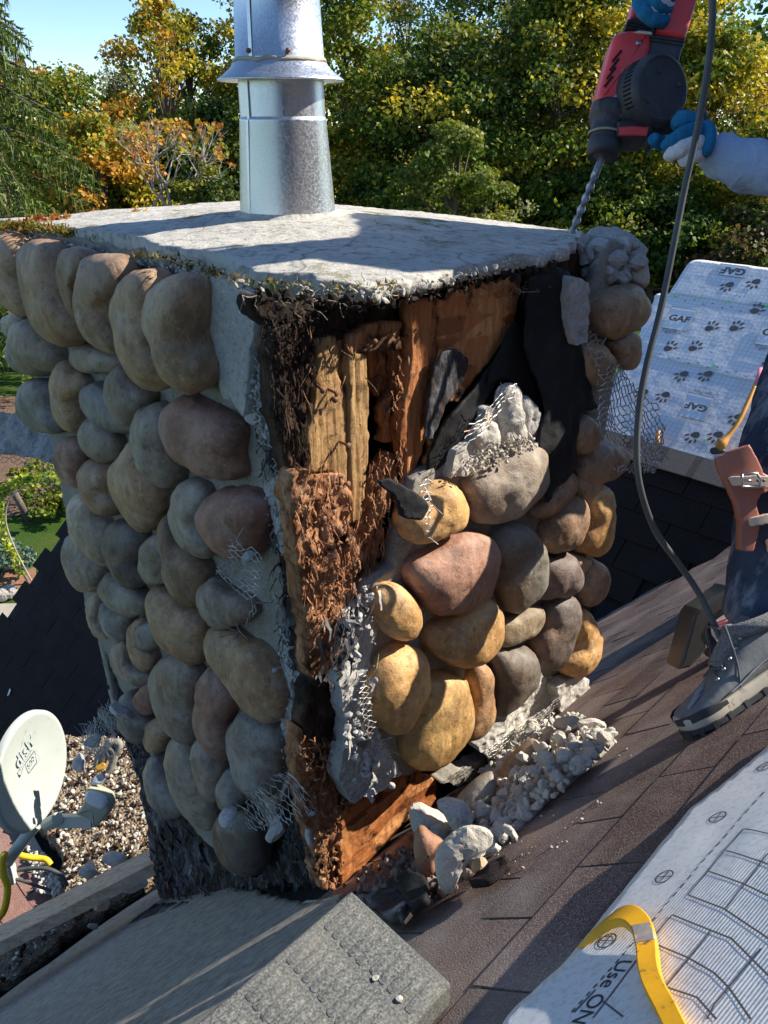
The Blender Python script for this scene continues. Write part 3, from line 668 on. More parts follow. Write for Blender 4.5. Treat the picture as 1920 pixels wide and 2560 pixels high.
wslab('plank', [(1025, 755), (1096, 742), (1098, 850), (1085, 940), (1078, 1010), (1070, 1085), (1040, 1175), (1020, 1200), (1000, 1100), (1010, 1000), (1030, 900)], .052, 'red', .02, .003, .006, seed=4)
wslab('strand_board', [(1100, 745), (1190, 715), (1290, 690), (1298, 720), (1278, 830), (1230, 900), (1180, 960), (1150, 1000), (1110, 1000), (1080, 1150), (1060, 1200), (1075, 1090), (1095, 900)], .047, 'osb', .01, .0025, .012, seed=5, vert=False)
wslab('strand_board', [(1285, 690), (1400, 640), (1400, 900), (1280, 880), (1296, 780)], .060, 'shadewood', .01, .0025, .008, seed=15, vert=False)
wslab('lath_board', [(868, 848), (925, 812), (1003, 800), (1005, 820), (1000, 872), (940, 880), (870, 884)], .058, 'rot', .015, .005, .006, seed=6, vert=False)
wslab('felt_patch', [(1105, 880), (1140, 870), (1175, 900), (1160, 950), (1110, 1020), (1085, 1100), (1060, 1098), (1078, 960)], .036, 'oldfelt', .003, .002, .004, seed=7, vert=False, big=.006)
wslab('rotten_timber', [(735, 1180), (790, 1180), (860, 1190), (880, 1300), (905, 1400), (905, 1470), (850, 1560), (815, 1690), (775, 1690), (755, 1500), (735, 1330)], .052, 'rot', .03, .007, .014, seed=8, vert=False, big=.016)
wslab('rotten_timber', [(935, 1200), (990, 1135), (1015, 1150), (1005, 1200), (960, 1280), (950, 1380), (925, 1480), (905, 1500), (905, 1330)], .068, 'rot', .03, .007, .012, seed=9, vert=False, big=.015)
wslab('rotten_timber', [(990, 870), (1030, 830), (1032, 920), (1005, 1010), (1008, 1080), (970, 1110), (965, 1030), (1000, 960)], .078, 'rot', .02, .005, .01, seed=10, vert=False, big=.01)
wslab('rotten_timber', [(680, 830), (770, 800), (860, 840), (790, 880), (760, 1000), (765, 1180), (735, 1190), (700, 1060)], .070, 'darkwood', .03, .007, .012, seed=11, vert=True, big=.012)
wslab('shade_dark_beam', [(640, 748), (960, 748), (1000, 780), (1004, 806), (920, 812), (860, 846), (780, 850), (700, 840), (655, 800)], .080, 'shadewood', .03, .007, .010, seed=21, vert=False, big=.012)  # cavity shade put into the colour of this slab
wslab('rotten_timber', [(925, 830), (1000, 850), (1005, 960), (985, 1000), (930, 980)], .105, 'rot', .01, .005, .01, seed=12, vert=False, big=.008)
wslab('corner_post', [(700, 1060), (745, 1160), (750, 1400), (790, 1700), (740, 1700), (715, 1500), (700, 1300)], .088, 'darkwood', .03, .007, .012, seed=13, fr_=FL, vert=True, big=.010)
wslab('corner_post', [(640, 760), (700, 800), (740, 1160), (700, 1180), (670, 1000)], .080, 'shadewood', .02, .006, .01, seed=14, fr_=FL, vert=True, big=.010)
wslab('strand_board', [(850, 2060), (880, 2000), (960, 1960), (1030, 1925), (1090, 1950), (1090, 2010), (1010, 2060), (930, 2150), (850, 2215)], .062, 'osb', .01, .002, .008, seed=16, vert=False)
wslab('rotten_timber', [(745, 1820), (850, 1860), (860, 1960), (850, 2060), (845, 2220), (800, 2225), (770, 2050), (740, 1930)], .070, 'rot', .03, .007, .012, seed=17, vert=False, big=.014)
wslab('rotten_timber', [(800, 1660), (860, 1650), (850, 1740), (860, 1860), (760, 1850), (760, 1740)], .070, 'darkwood', .03, .007, .012, seed=18, vert=False, big=.014)
# nails
for px, py, o in ((808, 977, .045), (843, 985, .045), (872, 1115, .04), (1130, 876, .05), (838, 1000, .05), (937, 855, .045), (923, 868, .05), (836, 1268, .03), (872, 1210, .03), (812, 1298, .03), (838, 1370, .03)):
    p = hit(px, py, *[FR(o)[i] for i in (0, 3)]); n = -L; mb = MB(); V, F = lathe([(0, .0), (.0045, 0), (.0043, -.0015), (.002, -.002), (.0018, -.03)], p, nrm(n + R * random.uniform(-.5, .5) + Z * random.uniform(-.3, .3)), 10); mb.add(V, F); mb.build('nail', M['nail'], chim)
# splinters and dry shreds inside the opening
def shreds(name, px_poly, off, mat, cnt, ln, w, seed, fr_=FR, up=.8, parent=None, outw=.3):
    r = np.random.default_rng(seed); pl = px2(fr_(off), px_poly); O, ex, ey, n = fr_(off); mn, mx = pl.min(0), pl.max(0); mb = MB(); k = 0
    while k < cnt:
        x, y = r.uniform(mn, mx)
        if not inpoly(np.array([x]), np.array([y]), pl)[0]: continue
        k += 1; d = nrm(ex * r.normal() * .35 + ey * (up * r.choice([-1, -1, 1]) + r.normal() * .3) + n * r.uniform(-.1, outw)); s = nrm(np.cross(d, n + r.normal(size=3) * .5)); l_ = ln * r.uniform(.3, 1.3); ww = w * r.uniform(.3, 1.2)
        p = O + x * ex + y * ey + n * r.uniform(-.004, .006); q = []; m = 4
        for t in range(m + 1):
            f = t / m; b = n * math.sin(f * 3) * r.uniform(0, .16) * l_ + s * r.normal() * ww * .2; wd = ww * (.5 + .5 * r.random()) * (1 - .55 * f); q += [p + d * l_ * f + b - s * wd * .5, p + d * l_ * f + b + s * wd * .5]
        mb.add(q, np.array([[2 * t, 2 * t + 1, 2 * t + 3, 2 * t + 2] for t in range(m)]))
    return tag(mb.build(name, M[mat], parent or chim, smooth=False), None, None, kind='stuff')
def crumbs(name, px_poly, off, mat, cnt, s0, s1, seed, fr_=FR, el=(1, .7, .5), out=.012, parent=None):
    r = np.random.default_rng(seed); pl = px2(fr_(off), px_poly); O, ex, ey, n = fr_(off); mn, mx = pl.min(0), pl.max(0); mb = MB(); k = 0
    while k < cnt:
        x, y = r.uniform(mn, mx)
        if not inpoly(np.array([x]), np.array([y]), pl)[0]: continue
        k += 1; s = s0 + (s1 - s0) * r.random() ** 2.5; V, F = bit(O + x * ex + y * ey + n * r.uniform(-.3, 1) * out, s * np.array(el), r); mb.add(V, F)
    return tag(mb.build(name, M[mat], parent or chim, smooth=False), None, None, kind='stuff')
crumbs('wood_crumbs', [(735, 1180), (860, 1190), (905, 1450), (815, 1690), (755, 1500)], .040, 'rot', 170, .0015, .006, 1, el=(1, .5, .3), out=.008)
crumbs('wood_crumbs', [(925, 1160), (1015, 1090), (1005, 1200), (950, 1380), (905, 1500)], .055, 'rot', 90, .0015, .006, 2, el=(1, .5, .3), out=.008)
crumbs('wood_crumbs', [(640, 750), (860, 780), (850, 850), (760, 880), (700, 1000)], .066, 'shadewood', 170, .002, .008, 4, el=(1, .5, .35))
crumbs('wood_crumbs', [(740, 1830), (860, 1830), (850, 2210), (800, 2220)], .060, 'rot', 110, .002, .008, 5, el=(1, .5, .3))
shreds('wood_splinters', [(735, 1180), (860, 1190), (905, 1450), (815, 1690), (755, 1500)], .04, 'rot', 210, .030, .0050, 1, outw=.10, up=1.4)
shreds('wood_splinters', [(925, 1160), (1015, 1090), (1005, 1200), (950, 1380), (905, 1500)], .052, 'rot', 110, .024, .0045, 2, outw=.10, up=1.4)
shreds('wood_splinters', [(700, 1060), (745, 1160), (750, 1400), (780, 1680), (740, 1700), (715, 1500)], .07, 'darkwood', 150, .034, .005, 13, FL, outw=.12, up=1.4)
shreds('wood_splinters', [(690, 830), (780, 850), (765, 1180), (735, 1190), (700, 1060)], .058, 'darkwood', 120, .036, .005, 14, outw=.12, up=1.5)
shreds('wood_splinters', [(1000, 800), (1030, 830), (1030, 980), (1000, 1080), (975, 1030)], .06, 'rot', 60, .02, .004, 3, outw=.2)
shreds('wood_splinters', [(770, 850), (920, 850), (920, 1200), (780, 1200)], .046, 'stud', 40, .035, .0022, 11, outw=.1)
shreds('wood_splinters', [(640, 750), (860, 800), (850, 860), (760, 900), (700, 1100)], .055, 'shadewood', 70, .025, .003, 4)
shreds('wood_splinters', [(740, 1830), (860, 1830), (850, 2210), (800, 2220)], .055, 'rot', 130, .032, .005, 5, outw=.12)
# --- mortar beds
mz = CAPZ - .004
lb = px2(FL(.035), [(640, 780), (655, 900), (665, 1050), (690, 1180), (700, 1290), (712, 1400), (720, 1500), (728, 1620), (738, 1760), (740, 1860), (700, 1960), (690, 2060), (640, 2170), (590, 2195), (545, 2130), (500, 2090), (440, 2010), (400, 1960), (372, 1880), (340, 1800), (300, 1720), (270, 1640), (250, 1600)])
lb = np.r_[[(LF + .02, mz), (NL + .05, mz)], lb, [(LF + .02, lb[-1][1])]]
def md(s): return lambda x, y: .004 * f2(x, y, 14, 3, s) + .0035 * f2(x, y, 60, 4, s + 2)
patch('mortar_bed', FL(.035), lb, .0055, md(1), .028, M['mortar'], chim, .012, 22, seed=1)
rb = px2(FR(.035), [(1500, 700), (1470, 800), (1480, 1000), (1460, 1080), (1330, 1090), (1200, 1110), (1100, 1160), (1030, 1200), (1010, 1300), (985, 1410), (925, 1460), (905, 1560), (880, 1660), (870, 1750), (880, 1850), (930, 1930), (1010, 1940), (1080, 1900), (1160, 1840), (1230, 1760), (1300, 1700), (1420, 1700), (1450, 1790)])
rb = np.r_[rb, [(RF, rb[-1][1]), (RF, mz), (RF - .07, mz)]]
patch('mortar_bed', FR(.035), rb, .0055, md(7), .028, M['mortar'], chim, .012, 22, seed=2)
# returning far side faces so the box is closed from the side
patch('mortar_bed', (R * (RF - .03), L, Z, R), [(NL + .04, mz), (LF, mz), (LF, -2.3), (NL + .04, -1.25)], .012, md(3), .03, M['mortar'], chim, .0)
patch('mortar_bed', (L * (LF + .0), R, Z, L), [(NR + .04, mz), (RF - .03, mz), (RF - .03, -2.2), (NR + .04, -1.5)], .012, md(4), .03, M['mortar'], chim, .0)
# --- pale broken mortar, rough
def lump(name, px, off, mat, big=.018, th=.03, seed=0, fr_=FR, cell=.0045, warp=.012, parent=None):
    pl = px2(fr_(off), px)
    def d(x, y):
        a = big * f2(x, y, 17, 5, seed); b = np.abs(f2(x, y, 34, 4, seed + 3)); return a * .6 - big * .8 * b + .002 * f2(x, y, 110, 3, seed)
    return patch(name, fr_(off), pl, cell, d, th, M[mat], parent or chim, warp, 35, seed=seed, smooth=False)
lump('broken_mortar', [(1225, 1010), (1300, 1050), (1345, 1080), (1350, 1120), (1280, 1140), (1180, 1180), (1130, 1190), (1140, 1130), (1190, 1090)], .018, 'pale', .010, seed=1)
lump('broken_mortar', [(865, 1560), (905, 1520), (945, 1480), (960, 1560), (930, 1640), (920, 1740), (950, 1850), (1010, 1930), (940, 1990), (880, 2010), (850, 1950), (870, 1830), (860, 1740), (850, 1680)], .028, 'greymortar', .014, seed=3)
lump('broken_mortar', [(1300, 1720), (1330, 1690), (1400, 1690), (1410, 1760), (1380, 1850), (1340, 1870), (1230, 1900), (1200, 1870), (1260, 1810)], .03, 'pale', .012, seed=4)
lump('broken_mortar', [(1400, 1720), (1440, 1690), (1472, 1700), (1474, 1760), (1440, 1785), (1430, 1800), (1405, 1790)], .0, 'pale', .010, seed=5)
lump('broken_mortar', [(700, 1640), (770, 1700), (860, 1690), (870, 1790), (800, 1830), (750, 1820), (722, 1830)], .028, 'greymortar', .018, seed=6, fr_=FL)
lump('broken_mortar', [(1195, 1900), (1280, 1870), (1260, 1900), (1170, 1960), (1100, 1960)], .045, 'mortar', .010, seed=8)
lump('broken_mortar', [(700, 1180), (722, 1230), (735, 1400), (700, 1380), (672, 1290), (655, 1215)], .022, 'greymortar', .010, seed=9, fr_=FL)
lump('broken_mortar', [(690, 1560), (722, 1620), (735, 1800), (722, 1960), (700, 2010), (690, 1850), (712, 1740)], .024, 'greymortar', .010, seed=10, fr_=FL)
lump('broken_mortar', [(1435, 690), (1470, 700), (1480, 760), (1470, 860), (1440, 880), (1425, 800)], -.005, 'greymortar', .012, seed=11)
# the upright grey mortar slab at the broken corner
sl = px2(FL(.012), [(524, 690), (600, 715), (632, 740), (640, 800), (625, 880), (618, 960), (612, 1045), (595, 1030), (580, 1000), (560, 1000), (540, 930), (514, 850), (508, 760)])
patch('mortar_slab', FL(.012), sl, .0045, lambda x, y: .003 * f2(x, y, 20, 4, 2) + .0035 * f2(x, y, 90, 4, 6), .03, M['greymortar'], chim, .005, 30)
sl = px2(FL(.02), [(610, 740), (645, 760), (655, 900), (668, 980), (650, 1040), (625, 1060), (600, 980)])
lump('broken_mortar', [(612, 760), (648, 780), (655, 900), (668, 1000), (640, 1070), (610, 1050), (618, 950)], .03, 'greymortar', .008, seed=12, fr_=FL)
# rough rubble at the right corner of the crown
mb = MB()
for k in range(110):
    px = random.uniform(1425, 1590); py = random.uniform(598, 700); 
    if py < 600 + abs(px - 1500) * .15: continue
    if px > 1560 and py > 680: continue
    d = random.uniform(1.36, 1.50); s = random.uniform(.008, .030); V, F = chunk(at(px, py, d), (s, s * .8, s * .6), 900 + k, sub=1); mb.add(V, F)
mb.build('crumbled_mortar', M['greymortar'], chim, smooth=False)
V, F = chunk(at(1520, 665, 1.45), (.075, .06, .07), 5, np.eye(3), 3); mk('crumbled_mortar', V, F, M['greymortar'], chim)
V, F = chunk(at(1585, 690, 1.43), (.03, .03, .035), 9, np.eye(3), 2); mk('crumbled_mortar', V, F, M['rubble'], chim)
# --- crown
nb = 26
front = px2((Z * CAPZ, L, R, Z), [(-80, 552), (0, 574), (60, 578), (110, 590), (200, 612), (290, 632), (330, 648), (400, 660), (465, 668), (520, 688), (560, 702), (620, 712), (700, 716), (780, 716), (850, 722), (915, 730), (950, 736), (962, 722), (1010, 712), (1080, 704), (1130, 688), (1180, 676), (1240, 664), (1300, 650), (1330, 650), (1360, 646), (1418, 628), (1432, 612), (1440, 603)])
front = np.array([(a, b + (.045 if a > NL + .12 else 0)) for a, b in front]); cp_ = np.r_[[(LF + .05, RF), (LF + .05, NR + .1)], front, [(front[-1][0] + .05, RF)]]
pc = ray(720, 532) * (-0.150 / ray(720, 532)[2]); pcl, pcr = float(pc @ L), float(pc @ R)
print('pipe at', pc, pcl, pcr, 'depth', pc[1] * cP - pc[2] * sP)
def crown(x, y):
    d = np.hypot((x - pcl) / .62, (y - pcr) / .5); h = .040 * np.exp(-(d * 1.55) ** 2)
    edge = np.minimum(np.minimum(y - NR, x - NL), .05) / .05; h = h - .010 * (1 - np.clip(edge, 0, 1)) ** 2
    return h + .0035 * f2(x, y, 9, 4, 3) + .0018 * f2(x, y, 60, 4, 8)
patch('crown', (Z * CAPZ, L, R, Z), cp_, .006, crown, .013, M['crown'], chim, .010, 30, seed=4)
crumbs('crown_crumbs', [(560, 698), (700, 712), (850, 716), (950, 728), (1010, 708), (1130, 684), (1300, 644), (1400, 634), (1400, 650), (1240, 684), (1080, 716), (960, 750), (850, 738), (700, 732), (570, 716)], -.002, 'crown', 170, .001, .0055, 41, el=(1.3, .8, .4), out=.006)
crumbs('crown_crumbs', [(600, 722), (950, 745), (1130, 700), (1400, 650), (1400, 672), (1130, 726), (950, 775), (620, 745)], .02, 'shadewood', 260, .002, .009, 42, el=(1, .7, .4), out=.02)
crumbs('crown_crumbs', [(60, 584), (200, 612), (330, 646), (465, 668), (540, 694), (530, 706), (460, 682), (330, 660), (200, 626), (60, 596)], .03, 'crown', 220, .0015, .007, 43, FL, el=(1, .8, .5), out=.012)
# moss, leaves on the crown edge
def tuft(px_line, cnt, spread, sz, cols, name, seed):
    r = np.random.default_rng(seed); mb = MB(); pts = smooth_path([tuple(ray(x, y) * (CAPZ / ray(x, y)[2])) for x, y in px_line], 80)
    for k in range(cnt):
        p = pts[r.integers(80)] + r.normal(size=3) * [spread, spread, .003] + Z * .004; d = nrm(r.normal(size=3) + Z * .8); s = nrm(np.cross(d, r.normal(size=3))); h = sz * r.uniform(.4, 1.3); c = np.array(cols[r.integers(len(cols))]) * r.uniform(.7, 1.3)
        mb.add([p - s * h * .25, p + s * h * .25, p + d * h + s * h * .05, p + d * h - s * h * .05], np.array([[0, 1, 2, 3]]), c)
    return mb.build(name, M['leaf'], chim, smooth=False)
tuft([(0, 570), (60, 572), (140, 580), (200, 590)], 900, .012, .010, [(.16, .15, .02), (.10, .12, .02), (.30, .14, .04)], 'moss', 1)
tuft([(330, 645), (420, 655), (520, 688), (620, 712)], 220, .006, .008, [(.10, .10, .02), (.05, .05, .01), (.2, .12, .04)], 'moss', 2)
tuft([(620, 714), (780, 722), (900, 732), (1000, 716)], 150, .005, .007, [(.10, .10, .02), (.28, .18, .08), (.3, .24, .16)], 'moss', 3)
tuft([(230, 600), (330, 592), (430, 590)], 420, .010, .006, [(.16, .16, .02), (.12, .12, .02)], 'moss', 4)
tuft([(60, 560), (120, 556), (170, 553)], 160, .006, .013, [(.35, .08, .03), (.40, .22, .05)], 'dry_leaves', 5)
tuft([(330, 541), (350, 540)], 30, .004, .016, [(.7, .40, .05), (.4, .3, .15)], 'dry_leaves', 6)
# hanging roots and dry fibres beneath the front edge of the crown
mb = MB(); r = np.random.default_rng(5)
for k in range(70):
    t = r.uniform(0, 1); x = 640 + t * 760; y = 735 + 12 * math.sin(t * 9) - 70 * max(0, t - .5) + r.uniform(-6, 10); p = hit(x, y, *[FR(.02)[i] for i in (0, 3)]) + L * r.uniform(0, .03)
    d = nrm(r.normal(size=3) * [1, 1, .5] - Z * .7 - L * .4); q = [p]
    for j in range(4): d = nrm(d + r.normal(size=3) * .5); q.append(q[-1] + d * r.uniform(.003, .013))
    mb.tube(q, [.0008, .0007, .0006, .0005, .0004], 4, cap=False)
mb.build('dry_roots', plain('dry_roots', (.30, .23, .16), .9, .4, 60), chim)
# --- felt paper
def fslab(name, px, off, mat='felt', big=.012, th=.0025, seed=0, fr_=FR, warp=.006, cell=.005, lean=(0, 0)):
    pl = px2(fr_(off), px); c = pl.mean(0)
    return patch(name, fr_(off), pl, cell, lambda x, y: big * f2(x, y, 8, 4, seed) + .0025 * f2(x, y, 50, 3, seed) + lean[0] * (x - c[0]) + lean[1] * (c[1] - y), th, M[mat], chim, warp, 35, seed=seed)
fslab('felt_paper', [(1330, 700), (1400, 660), (1440, 690), (1440, 780), (1448, 850), (1470, 920), (1490, 1000), (1500, 1022), (1455, 1030), (1445, 1060), (1430, 1110), (1440, 1150), (1415, 1190), (1372, 1215), (1362, 1250), (1345, 1225), (1338, 1100), (1362, 1030), (1350, 960), (1320, 880)], .008, 'felt', .014, seed=1, lean=(0, .03))
fslab('felt_paper', [(1235, 905), (1290, 800), (1330, 860), (1345, 1020), (1310, 1010), (1280, 950), (1220, 960)], .030, 'felt', .012, seed=2)
fslab('felt_paper', [(1105, 1060), (1160, 1000), (1235, 905), (1250, 960), (1170, 1070), (1110, 1160), (1075, 1190), (1068, 1150)], .034, 'felt', .012, seed=3)
fslab('felt_paper', [(962, 1212), (985, 1200), (1010, 1214), (1035, 1228), (1052, 1256), (1030, 1290), (1000, 1290), (990, 1240), (970, 1225)], -.02, 'felt', .010, seed=4, lean=(.2, .3), warp=.002, cell=.003)
fslab('felt_paper', [(1340, 1225), (1370, 1225), (1376, 1255), (1362, 1256), (1350, 1250)], .0, 'darkwood', .004, seed=5)
# lower left: torn felt over rotten sheathing
fslab('felt_paper', [(300, 1700), (340, 1780), (420, 1990), (560, 2160), (640, 2200), (700, 2080), (760, 2000), (800, 2100), (835, 2240), (700, 2330), (560, 2320), (400, 2252), (380, 2180), (372, 2060), (345, 1950), (320, 1850)], .062, 'oldfelt', .020, .004, seed=6, fr_=FL, warp=.012)
shreds('torn_felt', [(330, 1800), (420, 1990), (560, 2160), (650, 2200), (780, 2100), (830, 2240), (560, 2300), (400, 2230)], .045, 'oldfelt', 230, .07, .017, 7, FL, up=1.2, outw=.28)
shreds('torn_felt', [(700, 2000), (800, 1900), (840, 2060), (830, 2220), (740, 2260)], .045, 'oldfelt', 130, .05, .009, 8, FL, up=1., outw=.3)
shreds('torn_felt', [(640, 1050), (690, 1050), (730, 1400), (745, 1700), (700, 1640), (690, 1300)], .03, 'oldfelt', 110, .035, .006, 9, FL)
crumbs('plaster_crumbs', [(865, 1480), (950, 1450), (930, 1700), (940, 1840), (1000, 1960), (880, 2000), (860, 1840), (865, 1700)], .015, 'greymortar', 130, .002, .010, 10, FR, el=(1, .8, .5))
crumbs('plaster_crumbs', [(650, 1100), (690, 1100), (725, 1400), (740, 1800), (700, 2000), (690, 1700), (690, 1400)], .02, 'greymortar', 170, .0015, .006, 21, FL, el=(1, .8, .5))
crumbs('plaster_crumbs', [(630, 900), (665, 960), (690, 1100), (650, 1080)], .03, 'greymortar', 120, .002, .008, 22, FL, el=(1, .8, .5))
shreds('torn_felt', [(865, 1480), (950, 1450), (930, 1700), (1000, 1960), (870, 2000), (855, 1840), (865, 1700)], .012, 'greymortar', 34, .04, .014, 10, FR, outw=.25)
shreds('torn_felt', [(790, 1560), (900, 1480), (890, 1640), (800, 1720)], .02, 'oldfelt', 40, .04, .012, 31, FR, outw=.3)
shreds('torn_felt', [(250, 1560), (330, 1700), (400, 1960), (370, 2000), (330, 1900), (270, 1700)], .05, 'oldfelt', 110, .05, .010, 11, FL)
crumbs('plaster_crumbs', [(1130, 1190), (1200, 1110), (1320, 1080), (1340, 1110), (1240, 1160)], .0, 'rubble', 260, .0015, .006, 12, FR)
crumbs('plaster_crumbs', [(1290, 1850), (1400, 1730), (1420, 1800), (1340, 1880), (1240, 1910)], .02, 'pale', 200, .002, .009, 13, FR)
fslab('felt_paper', [(375, 2282), (388, 2262), (470, 2255), (560, 2270), (680, 2300), (740, 2250), (740, 2345), (600, 2330), (392, 2322)], .02, 'oldfelt', .012, .003, seed=8, fr_=FL, lean=(0, .25))
fslab('felt_paper', [(655, 1040), (690, 1060), (712, 1180), (732, 1300), (742, 1480), (752, 1640), (748, 1720), (726, 1700), (716, 1560), (702, 1400), (690, 1250), (668, 1150)], .030, 'oldfelt', .014, .003, seed=31, fr_=FL, warp=.010)
fslab('felt_paper', [(648, 800), (672, 820), (690, 940), (700, 1060), (682, 1080), (664, 980), (652, 900)], .034, 'oldfelt', .010, .003, seed=32, fr_=FL, warp=.008)
fslab('felt_paper', [(700, 1780), (735, 1800), (770, 1900), (800, 2050), (815, 2200), (780, 2230), (750, 2080), (715, 1930)], .030, 'oldfelt', .016, .003, seed=33, fr_=FL, warp=.012)
# small square of galvanised flashing at the foot
fslab('step_flashing', [(739, 2262), (800, 2250), (850, 2238), (850, 2330), (740, 2330)], -.02, 'under4', .003, .0015, seed=9, warp=0) if 'under4' in M else None

# ---------------------------------------------------------------- stones set in the faces
TAN, GRY, DRK, RED, BRN, BLU, ORG, PAL = (.46, .31, .185), (.35, .29, .225), (.16, .135, .12), (.36, .20, .15), (.40, .265, .165), (.28, .26, .235), (.66, .40, .16), (.52, .42, .31)
def stone(px, side, tint, seed, depth=1., off=None, parent=chim, name='river_stone', rough=.0, mat='stone'):
    fr_ = FL if side == 'l' else FR
    F0 = fr_(.022 if off is None else off); P = px2(F0, px); O, ex, ey, n = F0
    D = closed(P, 160); c = np.array([(D[:, 0].min() + D[:, 0].max()) / 2, (D[:, 1].min() + D[:, 1].max()) / 2]); c = (c + D.mean(0)) / 2
    d = D - c; a = np.arctan2(d[:, 1], d[:, 0]); rr = np.hypot(d[:, 0], d[:, 1]); o = np.argsort(a); a = a[o]; rr = rr[o]
    na = 56; A = np.linspace(-np.pi, np.pi, na, endpoint=False); r = np.interp(A, np.r_[a - 2 * np.pi, a, a + 2 * np.pi], np.r_[rr, rr, rr])
    for _ in range(2): r = .25 * np.roll(r, 1) + .5 * r + .25 * np.roll(r, -1)
    r *= .945 if side == 'l' else .96; H = .9 * depth * np.clip(.62 * min(r.min() + np.median(r), 2 * np.median(r)) / 2 * 1.35, .022, .052)
    T = np.linspace(.02, 2.15, 22); V = []
    for t in T:
        rho = np.sin(t) ** .8 if t < np.pi / 2 else 1 - .55 * (1 - np.sin(t)); h = math.copysign(abs(math.cos(t)) ** .82, math.cos(t))
        V.append(np.c_[c[0] + r * rho * np.cos(A), c[1] + r * rho * np.sin(A), np.full(na, H * h)])
    V = np.concatenate(V); W = O + V[:, :1] * ex + V[:, 1:2] * ey + V[:, 2:] * n; cw = O + c[0] * ex + c[1] * ey
    nn = W - cw; nn /= np.linalg.norm(nn, axis=1)[:, None]; q = (W - cw)
    W = W + nn * (0.0118 * fbm(q * 15 + seed * 9.1, 3, seed) + .0022 * fbm(q * 70 + seed, 4, seed) + rough * fbm(q * 45, 4, seed))[:, None]
    m = len(T); i = np.arange(m - 1)[:, None] * na; j = np.arange(na)[None]; k = (j + 1) % na
    F = np.stack([i + j, i + na + j, i + na + k, i + k], -1).reshape(-1, 4)
    if np.dot(np.cross(ex, ey), n) < 0: F = F[:, ::-1]
    W = np.r_[W, [W[:na].mean(0)]]; tp = np.array([(len(W) - 1, j0, (j0 + 1) % na) for j0 in range(na)])
    if np.dot(np.cross(ex, ey), n) < 0: tp = tp[:, ::-1]
    t3 = tuple(np.clip(np.array(tint) * (1 + np.random.default_rng(seed).uniform(-.14, .14)), .02, .8))
    ob = mk(name, W, [F, tp], M[mat], parent, color=t3, smooth=mat == 'stone'); return ob
A1, A4 = (0, 500), (100, 1200)
